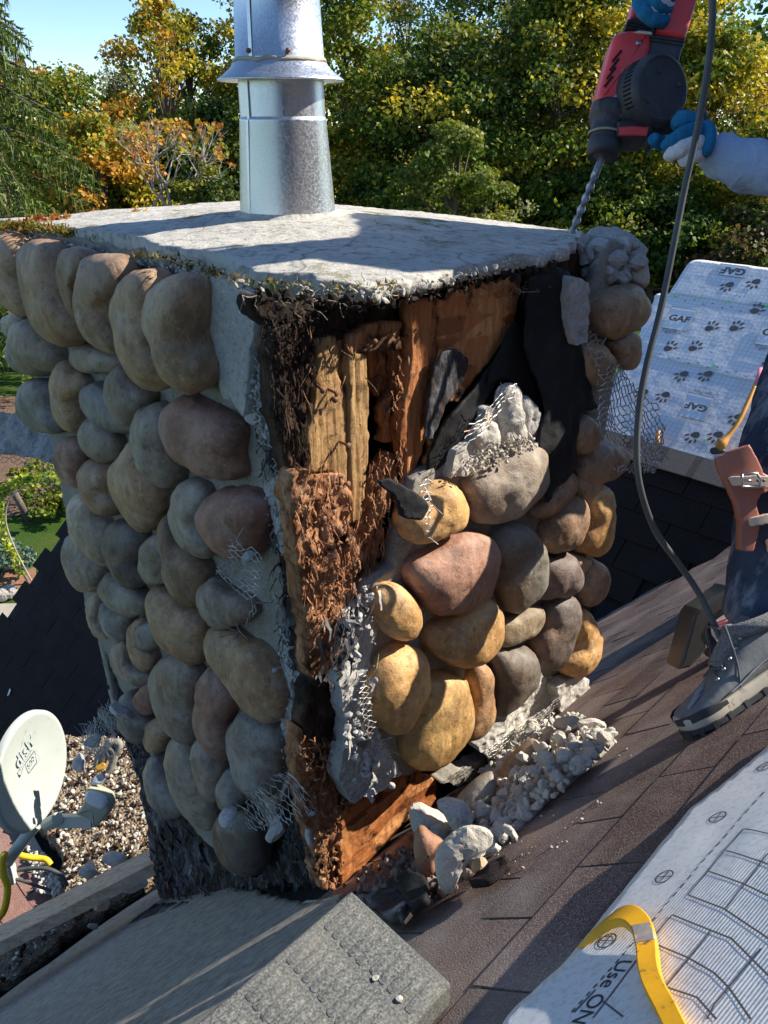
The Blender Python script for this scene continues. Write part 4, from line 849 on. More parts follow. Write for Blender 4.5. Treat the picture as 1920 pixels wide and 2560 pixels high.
LS = [
 (A1, [(0,170),(70,170),(130,230),(150,400),(200,560),(150,605),(60,550),(0,430),(-60,300)], TAN),
 (A1, [(130,230),(200,195),(290,215),(330,330),(370,480),(430,620),(460,690),(370,780),(280,740),(210,620),(150,430)], BRN),
 (A1, [(340,260),(420,245),(490,270),(480,330),(440,420),(450,550),(460,675),(400,620),(340,480),(315,360)], BRN),
 (A1, [(470,300),(560,265),(640,280),(690,380),(650,500),(650,640),(680,810),(590,800),(500,720),(465,600),(450,430)], BRN),
 (A1, [(660,400),(720,340),(800,320),(850,370),(830,470),(850,640),(890,830),(920,940),(870,995),(770,960),(700,850),(660,680),(630,520)], TAN),
 (A1, [(830,440),(900,380),(1000,350),(1060,380),(1060,500),(1050,700),(1090,850),(1110,930),(1050,1000),(980,1010),(900,930),(850,760),(810,560)], TAN),
 (A1, [(30,600),(80,565),(140,590),(120,700),(70,715),(30,670)], GRY),
 (A1, [(100,640),(170,600),(230,640),(330,790),(320,880),(260,915),(160,900),(110,800)], GRY),
 (A1, [(60,770),(100,700),(140,880),(90,870)], BLU),
 (A1, [(380,780),(450,730),(540,770),(670,820),(660,880),(560,905),(440,895),(370,840)], GRY),
 (A1, [(300,880),(340,800),(420,880),(480,960),(440,1020),(460,1130),(430,1215),(360,1180),(310,1050)], TAN),
 (A1, [(440,990),(500,945),(580,990),(650,1080),(730,1160),(700,1200),(590,1185),(490,1120)], BLU),
 (A1, [(600,900),(680,840),(730,930),(800,1000),(770,1110),(720,1165),(640,1130),(590,1030)], GRY),
 (A1, [(140,960),(200,920),(290,950),(320,1080),(360,1190),(290,1210),(200,1180),(140,1080)], BLU),
 (A1, [(750,1100),(820,1030),(890,1060),(920,1200),(950,1380),(920,1510),(850,1470),(780,1330),(740,1190)], GRY),
 (A1, [(880,1060),(960,990),(1080,1040),(1180,1090),(1270,1170),(1260,1350),(1280,1430),(1180,1455),(1050,1390),(930,1290),(870,1150)], RED),
 (A1, [(440,1150),(490,1100),(580,1160),(640,1240),(650,1330),(590,1355),(500,1310),(440,1220)], GRY),
 (A1, [(330,1300),(370,1210),(440,1250),(460,1340),(460,1470),(400,1480),(340,1400)], RED),
 (A1, [(460,1350),(530,1340),(610,1400),(610,1500),(640,1600),(590,1640),(510,1580),(460,1450)], BRN),
 (A1, [(620,1370),(660,1260),(740,1210),(800,1320),(890,1500),(870,1640),(778,1721),(700,1650),(630,1520)], TAN),
 (A4, [(700,110),(740,10),(850,0),(900,60),(880,180),(920,330),(920,410),(840,400),(760,290),(710,200)], GRY),
 (A4, [(870,130),(920,60),(1050,30),(1170,80),(1190,200),(1170,350),(1120,410),(1010,390),(920,310),(865,210)], RED),
 (A4, [(200,60),(270,50),(330,170),(390,260),(400,430),(350,440),(290,400),(210,260),(190,140)], PAL),
 (A4, [(360,260),(430,190),(540,230),(570,330),(550,420),(570,540),(490,550),(420,470),(380,370)], DRK),
 (A4, [(160,290),(210,265),(280,340),(360,440),(340,550),(270,580),(210,530),(165,390)], GRY),
 (A4, [(550,390),(580,290),(650,260),(690,330),(700,440),(690,530),(600,540),(540,470)], GRY),
 (A4, [(650,230),(690,130),(740,280),(850,400),(890,460),(880,600),(840,665),(770,630),(710,500),(690,350)], BRN),
 (A4, [(330,500),(390,460),(470,520),(570,590),(600,670),(540,695),(440,690),(370,620),(325,550)], GRY),
 (A4, [(850,580),(900,490),(1000,560),(1110,620),(1140,700),(1050,760),(950,770),(870,700)], GRY),
 (A4, [(270,610),(320,570),(350,720),(390,800),(340,815),(280,740)], PAL),
 (A4, [(340,620),(380,650),(490,690),(480,780),(470,830),(400,820),(350,730)], BLU),
 (A4, [(580,570),(650,540),(740,580),(790,650),(880,710),(870,830),(860,960),(800,950),(700,860),(620,720)], TAN),
 (A4, [(500,770),(560,720),(640,720),(660,800),(620,870),(550,885),(495,840)], BLU),
 (A4, [(480,740),(540,700),(560,780),(560,860),(600,890),(600,980),(530,970),(480,870)], BRN),
 (A4, [(880,760),(960,750),(1060,800),(1180,880),(1250,1000),(1290,1080),(1280,1240),(1200,1250),(1110,1190),(1040,1060),(940,940),(880,850)], TAN),
 (A4, [(390,850),(460,830),(500,950),(590,1000),(560,1060),(470,1030),(400,950)], GRY),
 (A4, [(610,960),(700,890),(800,920),(860,980),(850,1080),(830,1250),(830,1370),(770,1365),(690,1290),(620,1170),(600,1060)], GRY),
 (A4, [(500,1130),(570,1040),(600,1110),(600,1190),(560,1205),(510,1190)], RED),
 (A4, [(850,1010),(900,950),(980,1000),(1030,1110),(1000,1250),(1000,1460),(950,1450),(880,1350),(840,1200)], RED),
 (A4, [(570,1270),(620,1210),(690,1290),(680,1340),(640,1410),(580,1400),(560,1330)], BRN),
 (A4, [(1000,1250),(1050,1170),(1130,1210),(1240,1280),(1270,1380),(1270,1500),(1240,1600),(1180,1650),(1090,1610),(1020,1470)], BLU),
 (A4, [(820,1390),(860,1310),(930,1400),(960,1500),(960,1600),(960,1659),(900,1640),(840,1520)], GRY),
 (A4, [(440,1110),(500,1080),(560,1200),(600,1260),(570,1350),(500,1320),(450,1230)], BLU),
 (A4, [(950,1560),(1000,1480),(1060,1560),(1080,1659),(1030,1700),(955,1690)], BLU),
]
for k, (o_, p, t) in enumerate(LS): stone(zz(p, *o_), 'l', t, 100 + k, off=-.004 if k < 6 else None)
PXS = [([(425,1850),(470,1840),(500,1900),(545,1990),(550,2060),(520,2068),(480,2030),(440,1940)], GRY), ([(375,1900),(400,1880),(430,1940),(465,2000),(470,2030),(440,2035),(395,1990)], BLU),
 ([(540,2050),(590,2000),(650,2040),(665,2120),(650,2185),(600,2175),(560,2120)], DRK)]
for k, (p, t) in enumerate(PXS): stone(p, 'l', t, 180 + k)
A5, A3 = (800, 1200), (1120, 500)
RS = [
 (A5, [(410,170),(560,60),(620,10),(700,20),(750,100),(740,200),(680,270),(580,310),(450,320),(415,240)], ORG),
 ((0, 0, 1.), [(1165,1200),(1210,1150),(1280,1110),(1340,1110),(1350,1170),(1330,1240),(1260,1290),(1190,1305),(1160,1260)], GRY),
 (A5, [(1080,150),(1180,50),(1270,-50),(1330,-30),(1300,60),(1220,130),(1160,190),(1090,195)], BRN),
 (A5, [(1130,300),(1180,180),(1270,90),(1330,70),(1355,150),(1330,260),(1270,350),(1190,380),(1130,370)], BRN),
 (A5, [(1350,40),(1420,10),(1470,30),(1485,130),(1480,280),(1430,380),(1350,380),(1300,320),(1350,200)], ORG),
 (A5, [(430,440),(560,340),(700,270),(850,265),(890,350),(880,490),(840,590),(760,660),(660,690),(560,670),(480,600),(430,510)], (.40, .22, .15)),
 (A5, [(890,290),(950,220),(1050,220),(1110,310),(1140,420),(1130,540),(1060,640),(980,700),(930,650),(900,520),(880,380)], (.24, .22, .18)),
 (A5, [(1140,430),(1200,380),(1290,390),(1330,440),(1320,530),(1250,590),(1160,610),(1110,600),(1140,520)], (.17, .125, .11)),
 (A5, [(1240,370),(1320,380),(1400,410),(1380,460),(1340,490),(1300,440)], PAL),
 (A5, [(1380,400),(1440,400),(1460,480),(1450,580),(1400,640),(1340,640),(1310,560),(1350,480)], TAN),
 (A5, [(270,610),(340,540),(420,560),(480,650),(500,740),(480,820),(430,830),(340,780),(280,700)], ORG),
 (A5, [(520,850),(560,760),(700,680),(840,585),(910,640),(925,740),(890,850),(800,930),(720,970),(620,940),(540,900)], ORG),
 (A5, [(890,840),(920,740),(1010,690),(1120,640),(1150,690),(1110,780),(1000,840),(910,860)], (.32, .26, .17)),
 (A5, [(1090,830),(1150,720),(1180,620),(1270,570),(1320,620),(1300,740),(1250,880),(1200,980),(1120,995),(1085,930)], DRK),
 (A5, [(1310,680),(1370,660),(1420,740),(1410,880),(1370,980),(1310,1020),(1240,1000),(1220,940),(1280,840)], ORG),
 (A5, [(320,890),(420,840),(500,870),(525,950),(510,1060),(460,1190),(400,1290),(330,1310),(270,1260),(240,1140),(260,1000)], ORG),
 (A5, [(500,1040),(600,1000),(720,1000),(760,1060),(760,1200),(730,1330),(650,1430),(560,1480),(470,1480),(410,1420),(430,1290),(480,1140)], (.58, .38, .15)),
 (A5, [(790,950),(850,920),(880,990),(880,1150),(860,1280),(790,1350),(720,1340),(720,1300),(760,1150),(770,1030)], (.50, .30, .15)),
 (A5, [(880,880),(960,850),(1050,840),(1085,930),(1070,1040),(1000,1150),(930,1210),(870,1215),(880,1080)], (.15, .125, .10)),
 (A3, [(760,520),(850,440),(950,410),(1000,500),(1000,600),(930,680),(820,720),(760,690),(735,620)], TAN),
 (A3, [(820,740),(950,670),(970,750),(950,860),(900,890),(850,800)], BRN),
 (A3, [(640,1180),(700,1120),(760,1180),(740,1280),(680,1310),(640,1280)], BRN),
 (A3, [(680,1330),(760,1260),(850,1260),(915,1300),(890,1380),(800,1450),(700,1480),(670,1450)], BRN),
 (A3, [(650,1440),(720,1400),(790,1450),(790,1540),(700,1600),(650,1540)], BRN),
 (A3, [(430,1610),(480,1560),(590,1480),(660,1400),(670,1480),(600,1580),(480,1650)], BRN),
 (A3, [(680,760),(760,740),(830,800),(830,900),(760,960),(690,920)], TAN),
]
for k, (o_, p, t) in enumerate(RS): stone(zz(p, *o_), 'r', t, 300 + k)

for k, (q_, mt) in enumerate((([(1252, 975), (1268, 955), (1290, 962), (1296, 1010), (1300, 1060), (1310, 1105), (1285, 1128), (1255, 1110), (1240, 1060)], 'pale'), ([(1292, 985), (1320, 990), (1350, 1025), (1345, 1070), (1325, 1098), (1300, 1090), (1290, 1040)], 'greymortar'),
        ([(1345, 1040), (1365, 1045), (1372, 1080), (1355, 1100), (1340, 1090)], 'mortar'), ([(1290, 1120), (1340, 1098), (1352, 1112), (1345, 1130), (1300, 1140)], 'pale'), ([(1180, 1085), (1215, 1050), (1238, 1070), (1232, 1110), (1195, 1130)], 'pale'))):
    stone(q_, 'r', PAL, 500 + k, .8, .02, chim, 'broken_stone', .006, mt)
# ---------------------------------------------------------------- wire lath
def lath(name, fr_, off, px, seed, pitch=.0135, bulge=.02, lean=(0, 0), fray=.25, rot=0., wr=.0007, sag=0., parent=chim, mat='wire'):
    O, ex, ey, n = fr_(off); pl = px2(fr_(off), px); r = np.random.default_rng(seed); c = pl.mean(0); mn, mx = pl.min(0) - .03, pl.max(0) + .03; mb = MB()
    cr, sr = math.cos(rot), math.sin(rot); sz = max(mx - mn) * .75; hp = pitch * .48
    nv = int(2 * sz / hp); nu = int(2 * sz / (pitch * .5)); J, I = np.meshgrid(np.arange(nv), np.arange(nu), indexing='ij'); J = J.ravel(); I = I.ravel()
    ph = (I + 2 * (J % 2)) % 4; v = -sz + J * hp + (hp * .5) * np.where(ph < 2, 1, -1); u = -sz + I * pitch * .5 + np.where(ph % 2 == 0, 0., -.18 * pitch)
    x = c[0] + u * cr - v * sr; y = c[1] + u * sr + v * cr; w = np.c_[x, y, 0 * x]; x = x + .010 * vnoise(w * 18 + seed, 1); y = y + .010 * vnoise(w * 18 + seed, 2); x = x + .003 * vnoise(w * 70 + seed, 4); y = y + .003 * vnoise(w * 70 + seed, 5)
    h = bulge * vnoise(np.c_[x * 9, y * 9, 0 * x + seed], 3) + .004 * vnoise(np.c_[x * 50, y * 50, 0 * x + seed], 8) + lean[0] * (x - c[0]) + lean[1] * (c[1] - y) + sag * ((x - c[0]) ** 2 + (y - c[1]) ** 2)
    PP = O + x[:, None] * ex + y[:, None] * ey + (h + .004)[:, None] * n; ok = inpoly(x, y, pl) & (r.random(len(x)) > .02)
    for j in range(nv):
        run = []
        for i in range(nu + 1):
            k = j * nu + i
            if i < nu and ok[k]: run.append(PP[k])
            else:
                if len(run) > 1:
                    if r.random() < fray: run.append(run[-1] + r.normal(size=3) * .010)
                    mb.tube(run, wr, 4, cap=False)
                run = []
    return mb.build(name, M[mat], parent, smooth=False)
lath('wire_lath', FR, -.03, [(1480, 860), (1530, 880), (1590, 920), (1640, 1010), (1648, 1080), (1640, 1140), (1600, 1160), (1560, 1130), (1500, 1110), (1465, 1040), (1500, 1010), (1520, 960)], 1, .0125, .02, lean=(-.1, .2), rot=-.5, wr=.0011)
lath('wire_lath', FR, -.02, [(1610, 1090), (1645, 1090), (1648, 1150), (1630, 1180), (1540, 1180), (1530, 1172), (1600, 1150)], 2, .009, .03, rot=.3, wr=.001)
lath('wire_lath', FR, .01, [(1450, 800), (1475, 820), (1505, 850), (1525, 910), (1510, 980), (1480, 940), (1460, 880), (1440, 850)], 12, .0125, .015, rot=-.7, wr=.001)
lath('wire_lath', FR, .004, [(1160, 1060), (1200, 1020), (1270, 950), (1290, 960), (1250, 1030), (1200, 1090), (1150, 1120)], 3, .011, .01, rot=.6)
lath('wire_lath', FR, -.02, [(1040, 1230), (1060, 1190), (1080, 1200), (1075, 1300), (1068, 1360), (1060, 1340), (1052, 1280)], 4, .010, .008)
lath('wire_lath', FR, .005, [(885, 1670), (910, 1660), (925, 1740), (940, 1830), (980, 1880), (960, 1900), (915, 1850), (890, 1760)], 5, .011, .01)
lath('wire_lath', FR, .01, [(1330, 1790), (1400, 1730), (1405, 1800), (1380, 1850), (1300, 1860), (1220, 1900), (1210, 1880)], 6, .009, .008, rot=.5)
lath('wire_lath', FL, -.045, [(575, 1345), (640, 1370), (660, 1400), (655, 1440), (645, 1490), (620, 1500), (590, 1480), (565, 1450), (545, 1430), (560, 1380)], 7, .0135, .012, lean=(0, -.1), rot=-.15)
lath('wire_lath', FL, -.04, [(640, 1490), (648, 1500), (640, 1540), (575, 1615), (570, 1600), (615, 1550)], 8, .010, .006, rot=1.1)
lath('wire_lath', FL, -.06, [(600, 1995), (690, 1930), (740, 1930), (768, 1990), (765, 2040), (740, 2060), (700, 2050), (650, 2085), (620, 2080), (600, 2040)], 9, .0145, .018, rot=.5)
lath('wire_lath', FL, -.02, [(215, 1810), (260, 1760), (300, 1740), (320, 1790), (290, 1850), (260, 1900), (210, 1870)], 10, .012, .02, rot=.4)
lath('wire_lath', FL, .0, [(640, 880), (660, 900), (700, 1100), (730, 1250), (715, 1260), (680, 1100), (650, 980)], 11, .012, .01)
# pale mortar scraps caught in the mesh
for k, (px, py, s, f_) in enumerate(((575, 2040, .030, FL), (690, 2070, .035, FL), (620, 1392, .012, FL), (770, 2030, .02, FL), (235, 1850, .03, FL), (300, 1780, .035, FL), (775, 2085, .02, FL))):
    p = hit(px, py, *[f_(-.03)[i] for i in (0, 3)]); V, F = chunk(p, (s, s * .5, s * .8), 40 + k, sub=2); mk('mortar_scrap', V, F, M['greymortar'], chim, smooth=False)
# ragged ledge of mortar and lath on the far left edge
fr_l = lambda o=0.: (at(60, 1080, 1.98) + CN * o, CX, CY, CN)
patch('mortar_ledge', fr_l(), px2(fr_l(), [(-90, 1030), (0, 1028), (60, 1020), (150, 1012), (185, 1060), (178, 1120), (150, 1160), (90, 1140), (0, 1132), (-90, 1120)]), .006, lambda x, y: .03 * f2(x, y, 12, 5, 3) + .012 * f2(x, y, 40, 4, 4), .06, M['greymortar'], chim, .014, 25, smooth=False)
lath('wire_lath', fr_l, .03, [(-60, 1130), (0, 1120), (80, 1130), (150, 1160), (190, 1230), (150, 1230), (90, 1170), (-60, 1150)], 13, .013, .03)

# ---------------------------------------------------------------- flue
dpth = float(pc[1] * cP - pc[2] * sP)
def pz(py):                      # height on the flue axis seen at picture row py
    y = (1280 - py) / FPX; F_ = pc[1]; return F_ * (y * cP - sP) / (cP + y * sP)
def prad(w, py): z = pz(py); return w / 2 / FPX * (F_ := pc[1]) * 1. * 1 if False else w / 2 / FPX * (pc[1] * cP - z * sP)
ax0 = np.array([pc[0], pc[1], 0])
V, F = lathe([(prad(238, 545), pz(556)), (prad(237, 535), pz(535)), (prad(216, 302), pz(302)), (prad(217, 301), pz(297)), (prad(214, 296), pz(296)), (prad(210, 296), pz(290))], ax0, n=72)
flue = mk('flue_pipe', V, F, M['galv'], chim)
flue['label'] = 'galvanised metal flue rising through the mortar crown'
V, F = lathe([(prad(211, 300), pz(300)), (prad(214, 205), pz(205)), (prad(216, 150), pz(150))], ax0, n=72); mk('middle_section', V, F, M['galv'], flue)
V, F = lathe([(prad(222, 150) - .001, pz(165)), (prad(222, 150), pz(152)), (prad(222, 150) + .002, pz(149)), (prad(221, 148), pz(146)), (prad(215, 0), pz(-0)), (prad(213, -160), pz(-160)), (prad(190, -160), pz(-160))], ax0, n=72); mk('upper_section', V, F, M['galv'], flue)
V, F = lathe([(prad(222, 150), pz(150)), (prad(228, 152), pz(154)), (prad(250, 170), pz(172)), (prad(282, 185), pz(187)), (prad(314, 200), pz(199)), (prad(316, 203), pz(202)), (prad(312, 203), pz(204)), (prad(280, 195), pz(193)), (prad(214, 195), pz(193))], ax0, n=72)
mk('storm_collar', V, F, M['galv'], flue)
mb = MB(); a = -2.05; rr_ = prad(222, 150)
for a, rA, rB, ya, yb in ((-2.36, 237, 218, 540, 300), (-2.32, 217, 219, 298, 205), (-2.12, 223, 219, 148, -150)):
    p0 = ax0 + np.array([math.cos(a), math.sin(a), 0]) * prad(rA, ya) + Z * pz(ya); p1 = ax0 + np.array([math.cos(a), math.sin(a), 0]) * prad(rB, yb) + Z * pz(yb)
    t = np.array([-math.sin(a), math.cos(a), 0]); mb.box((p0 + p1) / 2, (t, nrm(np.cross(t, p1 - p0)), nrm(p1 - p0)), (.0032, .0006, np.linalg.norm(p1 - p0) / 2))
mb.build('seam', M['galv'], flue, smooth=False)
# caulk ring, screws
V, F = lathe([(prad(222, 150) + .0, pz(146)), (prad(224, 150) + .003, pz(150)), (prad(226, 152) + .003, pz(156)), (prad(222, 152), pz(158))], ax0, n=72)
V = V + .0025 * fbm(V * 60, 3, 2)[:, None] * np.array([1, 1, 1.5]); mk('caulk', V, F, plain('old_caulk', (.42, .38, .30), .8, .2, 60), flue)
for a in (-2.16, -1.27):
    p = ax0 + np.array([math.cos(a), math.sin(a), 0]) * (prad(222, 140)) + Z * pz(134); V, F = lathe([(.0, .0045), (.0038, .0035), (.004, 0), (.003, -.002)], p, (math.cos(a), math.sin(a), 0), 8); mk('screw', V, F, M['nail'], flue)
# collar of mortar at the flue foot
V, F = lathe([(prad(237, 535) - .004, pz(520)), (prad(240, 535), pz(526)), (prad(270, 540), pz(538)), (prad(330, 545), pz(552))], ax0, n=60)
V = V + .003 * fbm(V * 40, 3, 6)[:, None]; mk('crown_fillet', V, F, M['crown'], chim)
def hA(px, py, off=0.):
    return hit(px, py, AO + nA * off, nA)
def camfr(d, px=960, py=1280): return (at(px, py, d), CX, CY, CN)
def cpoly(d, pts, ox=0, oy=0, s=1.): return px2(camfr(d), zz(pts, ox, oy, s))
def plate(name, d, pts, t0, t1, bev, mat, parent, n=0, zo=(0, 0, 1.)):
    P = cpoly(d - t1, pts, *zo); P = closed(P, n) if n else P
    V, F = prism(camfr(d - t1), P, t0 - t1, 0, bev, 3); return mk(name, V, F, M[mat] if isinstance(mat, str) else mat, parent, smooth=True if n else False)
Z3 = (1300, 0, .3737)
# ---------------------------------------------------------------- foreground underlayment roll
FU = FA(.012)
fu = thing('underlayment_roll', 'loose woven white sheeting in the foreground corner printed with squares, under the yellow pry bar', 'roof sheeting', hA(1700, 2400))
fpx = [(2100, 1740), (1920, 1890), (1850, 1950), (1750, 2035), (1700, 2090), (1640, 2170), (1560, 2268), (1500, 2345), (1440, 2420), (1425, 2445), (1400, 2462), (1340, 2520), (1280, 2590), (1180, 2750), (2300, 2750), (2300, 1740)]
def urip(x, y): return .010 + .005 * f2(x, y * .5, 5, 2, 6) + .001 * f2(x * .4, y, 22, 2, 7)
def upatch():
    O, ex, ey, n = FU; pl = px2(FU, fpx)
    o = patch('sheet', (O, ex, ey, n), pl, .008, urip, .0018, M['under2'], fu, .003, 20); return o
upatch()
def up(px, py, o=.0018):
    O, ex, ey, n = FU; x, y = px2(FU, [(px, py)])[0]; return O + x * ex + y * ey + n * (urip(np.array([x]), np.array([y]))[0] + o)
def upx(pts, w=.0011, o=.0014, sub=14):
    out = []
    for a, b in zip(pts[:-1], pts[1:]):
        for t in np.linspace(0, 1, sub, endpoint=False): out.append(up(a[0] + (b[0] - a[0]) * t, a[1] + (b[1] - a[1]) * t, o))
    out.append(up(*pts[-1], o)); return out
def upribbon(mb, pts, w, sub=14):
    P = np.array(upx(pts, o=.0005, sub=sub)); T = np.gradient(P, axis=0); T /= np.linalg.norm(T, axis=1)[:, None]; S_ = np.cross(nA, T); k = len(P)
    mb.add(np.r_[P - S_ * w, P + S_ * w], np.array([[i, i + 1, i + 1 + k, i + k] for i in range(k - 1)]))
mb = MB(); Z6 = (1120, 1200, .615)
for ln in ([(1400, 1500), (1301, 1480), (1230, 1465), (1005, 1735), (1150, 1790), (1301, 1890), (1400, 1960)], [(1160, 1555), (1301, 1600), (1400, 1640)], [(1090, 1640), (1230, 1690), (1400, 1770)],
           [(1340, 1560), (1160, 1790)], [(940, 1815), (1180, 1910), (1301, 2030), (1400, 2130)], [(940, 1815), (850, 1925), (1000, 1985), (1110, 2050), (1170, 2110), (1260, 2240)], [(1095, 1880), (905, 2110)],
           [(1300, 1950), (1110, 2180), (1080, 2240)], [(850, 1925), (620, 2240)], [(660, 2170), (740, 2230)], [(885, 2095), (1040, 2150), (1120, 2240)]):
    upribbon(mb, zz(ln, *Z6), .0008)
mb.build('printed_squares', M['ink'], fu, smooth=False)
mb = MB()
D0, D1 = (1925, 2005), (1440, 2575)
for k in range(27):
    a, b = k / 27, (k + .55) / 27
    upribbon(mb, [(D0[0] + (D1[0] - D0[0]) * a, D0[1] + (D1[1] - D0[1]) * a), (D0[0] + (D1[0] - D0[0]) * b, D0[1] + (D1[1] - D0[1]) * b)], .0009, 4)
upribbon(mb, [(1507, 2506), (1455, 2565)], .0008, 5)
mb.build('dashed_line', M['ink'], fu, smooth=False)
for cx_, cy_ in ((1810, 2068), (1678, 2220), (1535, 2382), (1925, 1935)):
    c2 = px2(FU, [(cx_, cy_)])[0]; O, ex, ey, n = FU; mb = MB(); rr0 = .0092
    def q2(x, y): return O + (c2[0] + x) * ex + (c2[1] + y) * ey + n * (urip(np.array([c2[0] + x]), np.array([c2[1] + y]))[0] + .0005)
    def rib2(P, w):
        P = np.array(P); T = np.gradient(P, axis=0); T /= np.linalg.norm(T, axis=1)[:, None]; S_ = np.cross(nA, T); k = len(P); mb.add(np.r_[P - S_ * w, P + S_ * w], np.array([[i, i + 1, i + 1 + k, i + k] for i in range(k - 1)]))
    rib2([q2(rr0 * math.cos(a), rr0 * math.sin(a)) for a in np.linspace(0, 6.2832, 24)], .0009); rib2([q2(t, 0) for t in np.linspace(-rr0, rr0, 5)], .0007); rib2([q2(0, t) for t in np.linspace(-rr0, rr0, 5)], .0007)
    mb.build('printed_target', M['ink'], fu, smooth=False)
ta, tb = up(1561, 2458), up(1478, 2572); tx = nrm(tb - ta); tx = nrm(tx - nA * (tx @ nA)); ty = np.cross(nA, tx)
tm_ = text_mesh('Use ONLY', .0215, (tx, ty, nA), (ta + tb) / 2 + tx * .010, fu, M['ink'], off=.0)
for v_ in tm_.data.vertices:
    w_ = np.array(v_.co) + WL[tm_]; O, ex, ey, n = FU; x_, y_ = (w_ - O) @ ex, (w_ - O) @ ey; v_.co = O + x_ * ex + y_ * ey + n * (urip(np.array([x_]), np.array([y_]))[0] + .0006) - WL[tm_]

# ---------------------------------------------------------------- yellow pry bar
print('roof depth', [(q_, round(float(hA(*q_)[1] * cP - hA(*q_)[2] * sP), 3)) for q_ in ((1440, 2362), (1600, 2300), (1620, 2430), (1700, 2560), (870, 2230))])
bar = thing('pry_bar', 'yellow painted pry bar with worn bend and notched claw hooked over the white sheeting', 'pry bar', at(1600, 2480, .70))
Wd = nrm(CX * .75 + CY * .25 - CN * .6)
def ribbon(pts, w, t, woff=0.):
    """pts: (px,py,depth); returns V,F of rectangular sweep"""
    P = smooth_path([at(*p) for p in pts], 40); T = np.gradient(P, axis=0); T /= np.linalg.norm(T, axis=1)[:, None]; w = np.interp(np.linspace(0, 1, 40), np.linspace(0, 1, len(w)), w); t = np.interp(np.linspace(0, 1, 40), np.linspace(0, 1, len(t)), t)
    wo = np.interp(np.linspace(0, 1, 40), np.linspace(0, 1, len(woff)), woff) if not isinstance(woff, float) else np.full(40, woff)
    V = []; sec = [(-1, -.75), (-.85, -1), (.85, -1), (1, -.75), (1, .75), (.85, 1), (-.85, 1), (-1, .75)]
    for i in range(40):
        W_ = nrm(Wd - T[i] * (Wd @ T[i])); N_ = np.cross(T[i], W_)
        for a, b in sec: V.append(P[i] + W_ * (wo[i] + a * w[i] / 2) + N_ * b * t[i] / 2)
    m = 8; i = np.arange(39)[:, None] * m; j = np.arange(m)[None]; k = (j + 1) % m
    F = np.stack([i + j, i + k, i + m + k, i + m + j], -1).reshape(-1, 4); n0 = 39 * m
    return np.array(V), [F, np.array([[7, 6, 5, 4], [7, 4, 3, 0], [3, 2, 1, 0], [n0, n0 + 1, n0 + 2, n0 + 3], [n0, n0 + 3, n0 + 4, n0 + 7], [n0 + 4, n0 + 5, n0 + 6, n0 + 7]])]
mb = MB(); mb.add(*ribbon([(1507, 2318, .700), (1545, 2293, .688), (1578, 2293, .672), (1606, 2322, .650), (1618, 2370, .625), (1624, 2425, .598), (1640, 2475, .572), (1670, 2530, .545), (1705, 2600, .510), (1740, 2680, .475)], [.030, .027, .021, .018, .0168, .016, .016, .015, .014], [.007, .008, .009, .0095, .0095, .009, .009]))
mb.add(*ribbon([(1509, 2317, .700), (1480, 2339, .706), (1455, 2356, .710)], [.011, .0105, .008], [.007, .005, .002], [-.0095, -.0095, -.0100])); mb.add(*ribbon([(1509, 2317, .700), (1480, 2339, .706), (1458, 2354, .710)], [.011, .0105, .008], [.007, .005, .002], [.0095, .0095, .0100]))
mb.build('bar', M['yellow'], bar, smooth=False)
mb = MB(); mb.add(*ribbon([(1606, 2322, .650), (1612.5, 2345, .638), (1617, 2366, .6268)], [.0182, .0176, .0174], [.0098, .0100, .0100])); mb.build('worn_band', plain('bare_steel', (.55, .50, .46), .4, .3, 80, metal=.7), bar, smooth=False)

# ---------------------------------------------------------------- wedge shaped grey foam block
PZ = float(hA(1128, 2470, .028)[2])
FP = (np.array([0, 0, PZ]), R, -L, Z)
q = px2(FP, [(872, 2226), (1131, 2452), (905, 2700), (395, 2590)]); print('pad', q, PZ)
a0, b0 = q[0]; a1, b1 = q[1]; bx = (b0, b1); r0 = (q[0][0] + q[1][0]) / 2
FPn = (np.array([0, 0, 0.]), R, -L, Z)
pad = thing('foam_block', 'grey speckled wedge block with rows of raised ribs, sitting level on the shingles', 'foam block', R * (r0 - .2) - L * (b0 + .15) + Z * (PZ - .05))
x0, x1 = r0 - .62, r0; y0, y1 = b0, b1
V, F = prism((np.array([0, 0, PZ]), R, -L, Z), [(x0, y0), (x1, y0), (x1, y1), (x0, y1)], -.07, 0, .007, 4)
# slope the underside so that it rests on the roof
rz = -0.508 + SLOPE * (V @ -L); low = V[:, 2] < PZ - .03; V[low, 2] = np.maximum(rz[low] + .009, PZ - .16)
mk('block', V, F, M['pad'], pad, smooth=False)
mb = MB(); W_ = y1 - y0; nr = 10; pt = (W_ - .020) / nr; lx_ = .041; pxx = .051
for c in range(12):
    for i in range(nr):
        cx_ = x1 - .010 - lx_ / 2 - c * pxx - (.008 if i > 4 else 0) * (1 if c % 2 else -1) * .4 - .004 * i / nr; cy_ = y0 + .012 + pt * (i + .5) + (.003 if i > 4 else -.001)
        a_, b_ = lx_ / 2, pt * .36; k_ = .0022
        P_ = [(cx_ - a_, cy_ - b_ + k_), (cx_ - a_ + k_, cy_ - b_), (cx_ + a_ - k_, cy_ - b_), (cx_ + a_, cy_ - b_ + k_), (cx_ + a_, cy_ + b_ - k_), (cx_ + a_ - k_, cy_ + b_), (cx_ - a_ + k_, cy_ + b_), (cx_ - a_, cy_ + b_ - k_)]
        V, F = prism((np.array([0, 0, PZ - .001]), R, -L, Z), P_, 0, .0018, .0008, 2); mb.add(V, F)
mb.build('raised_ribs', M['pad'], pad, smooth=True)
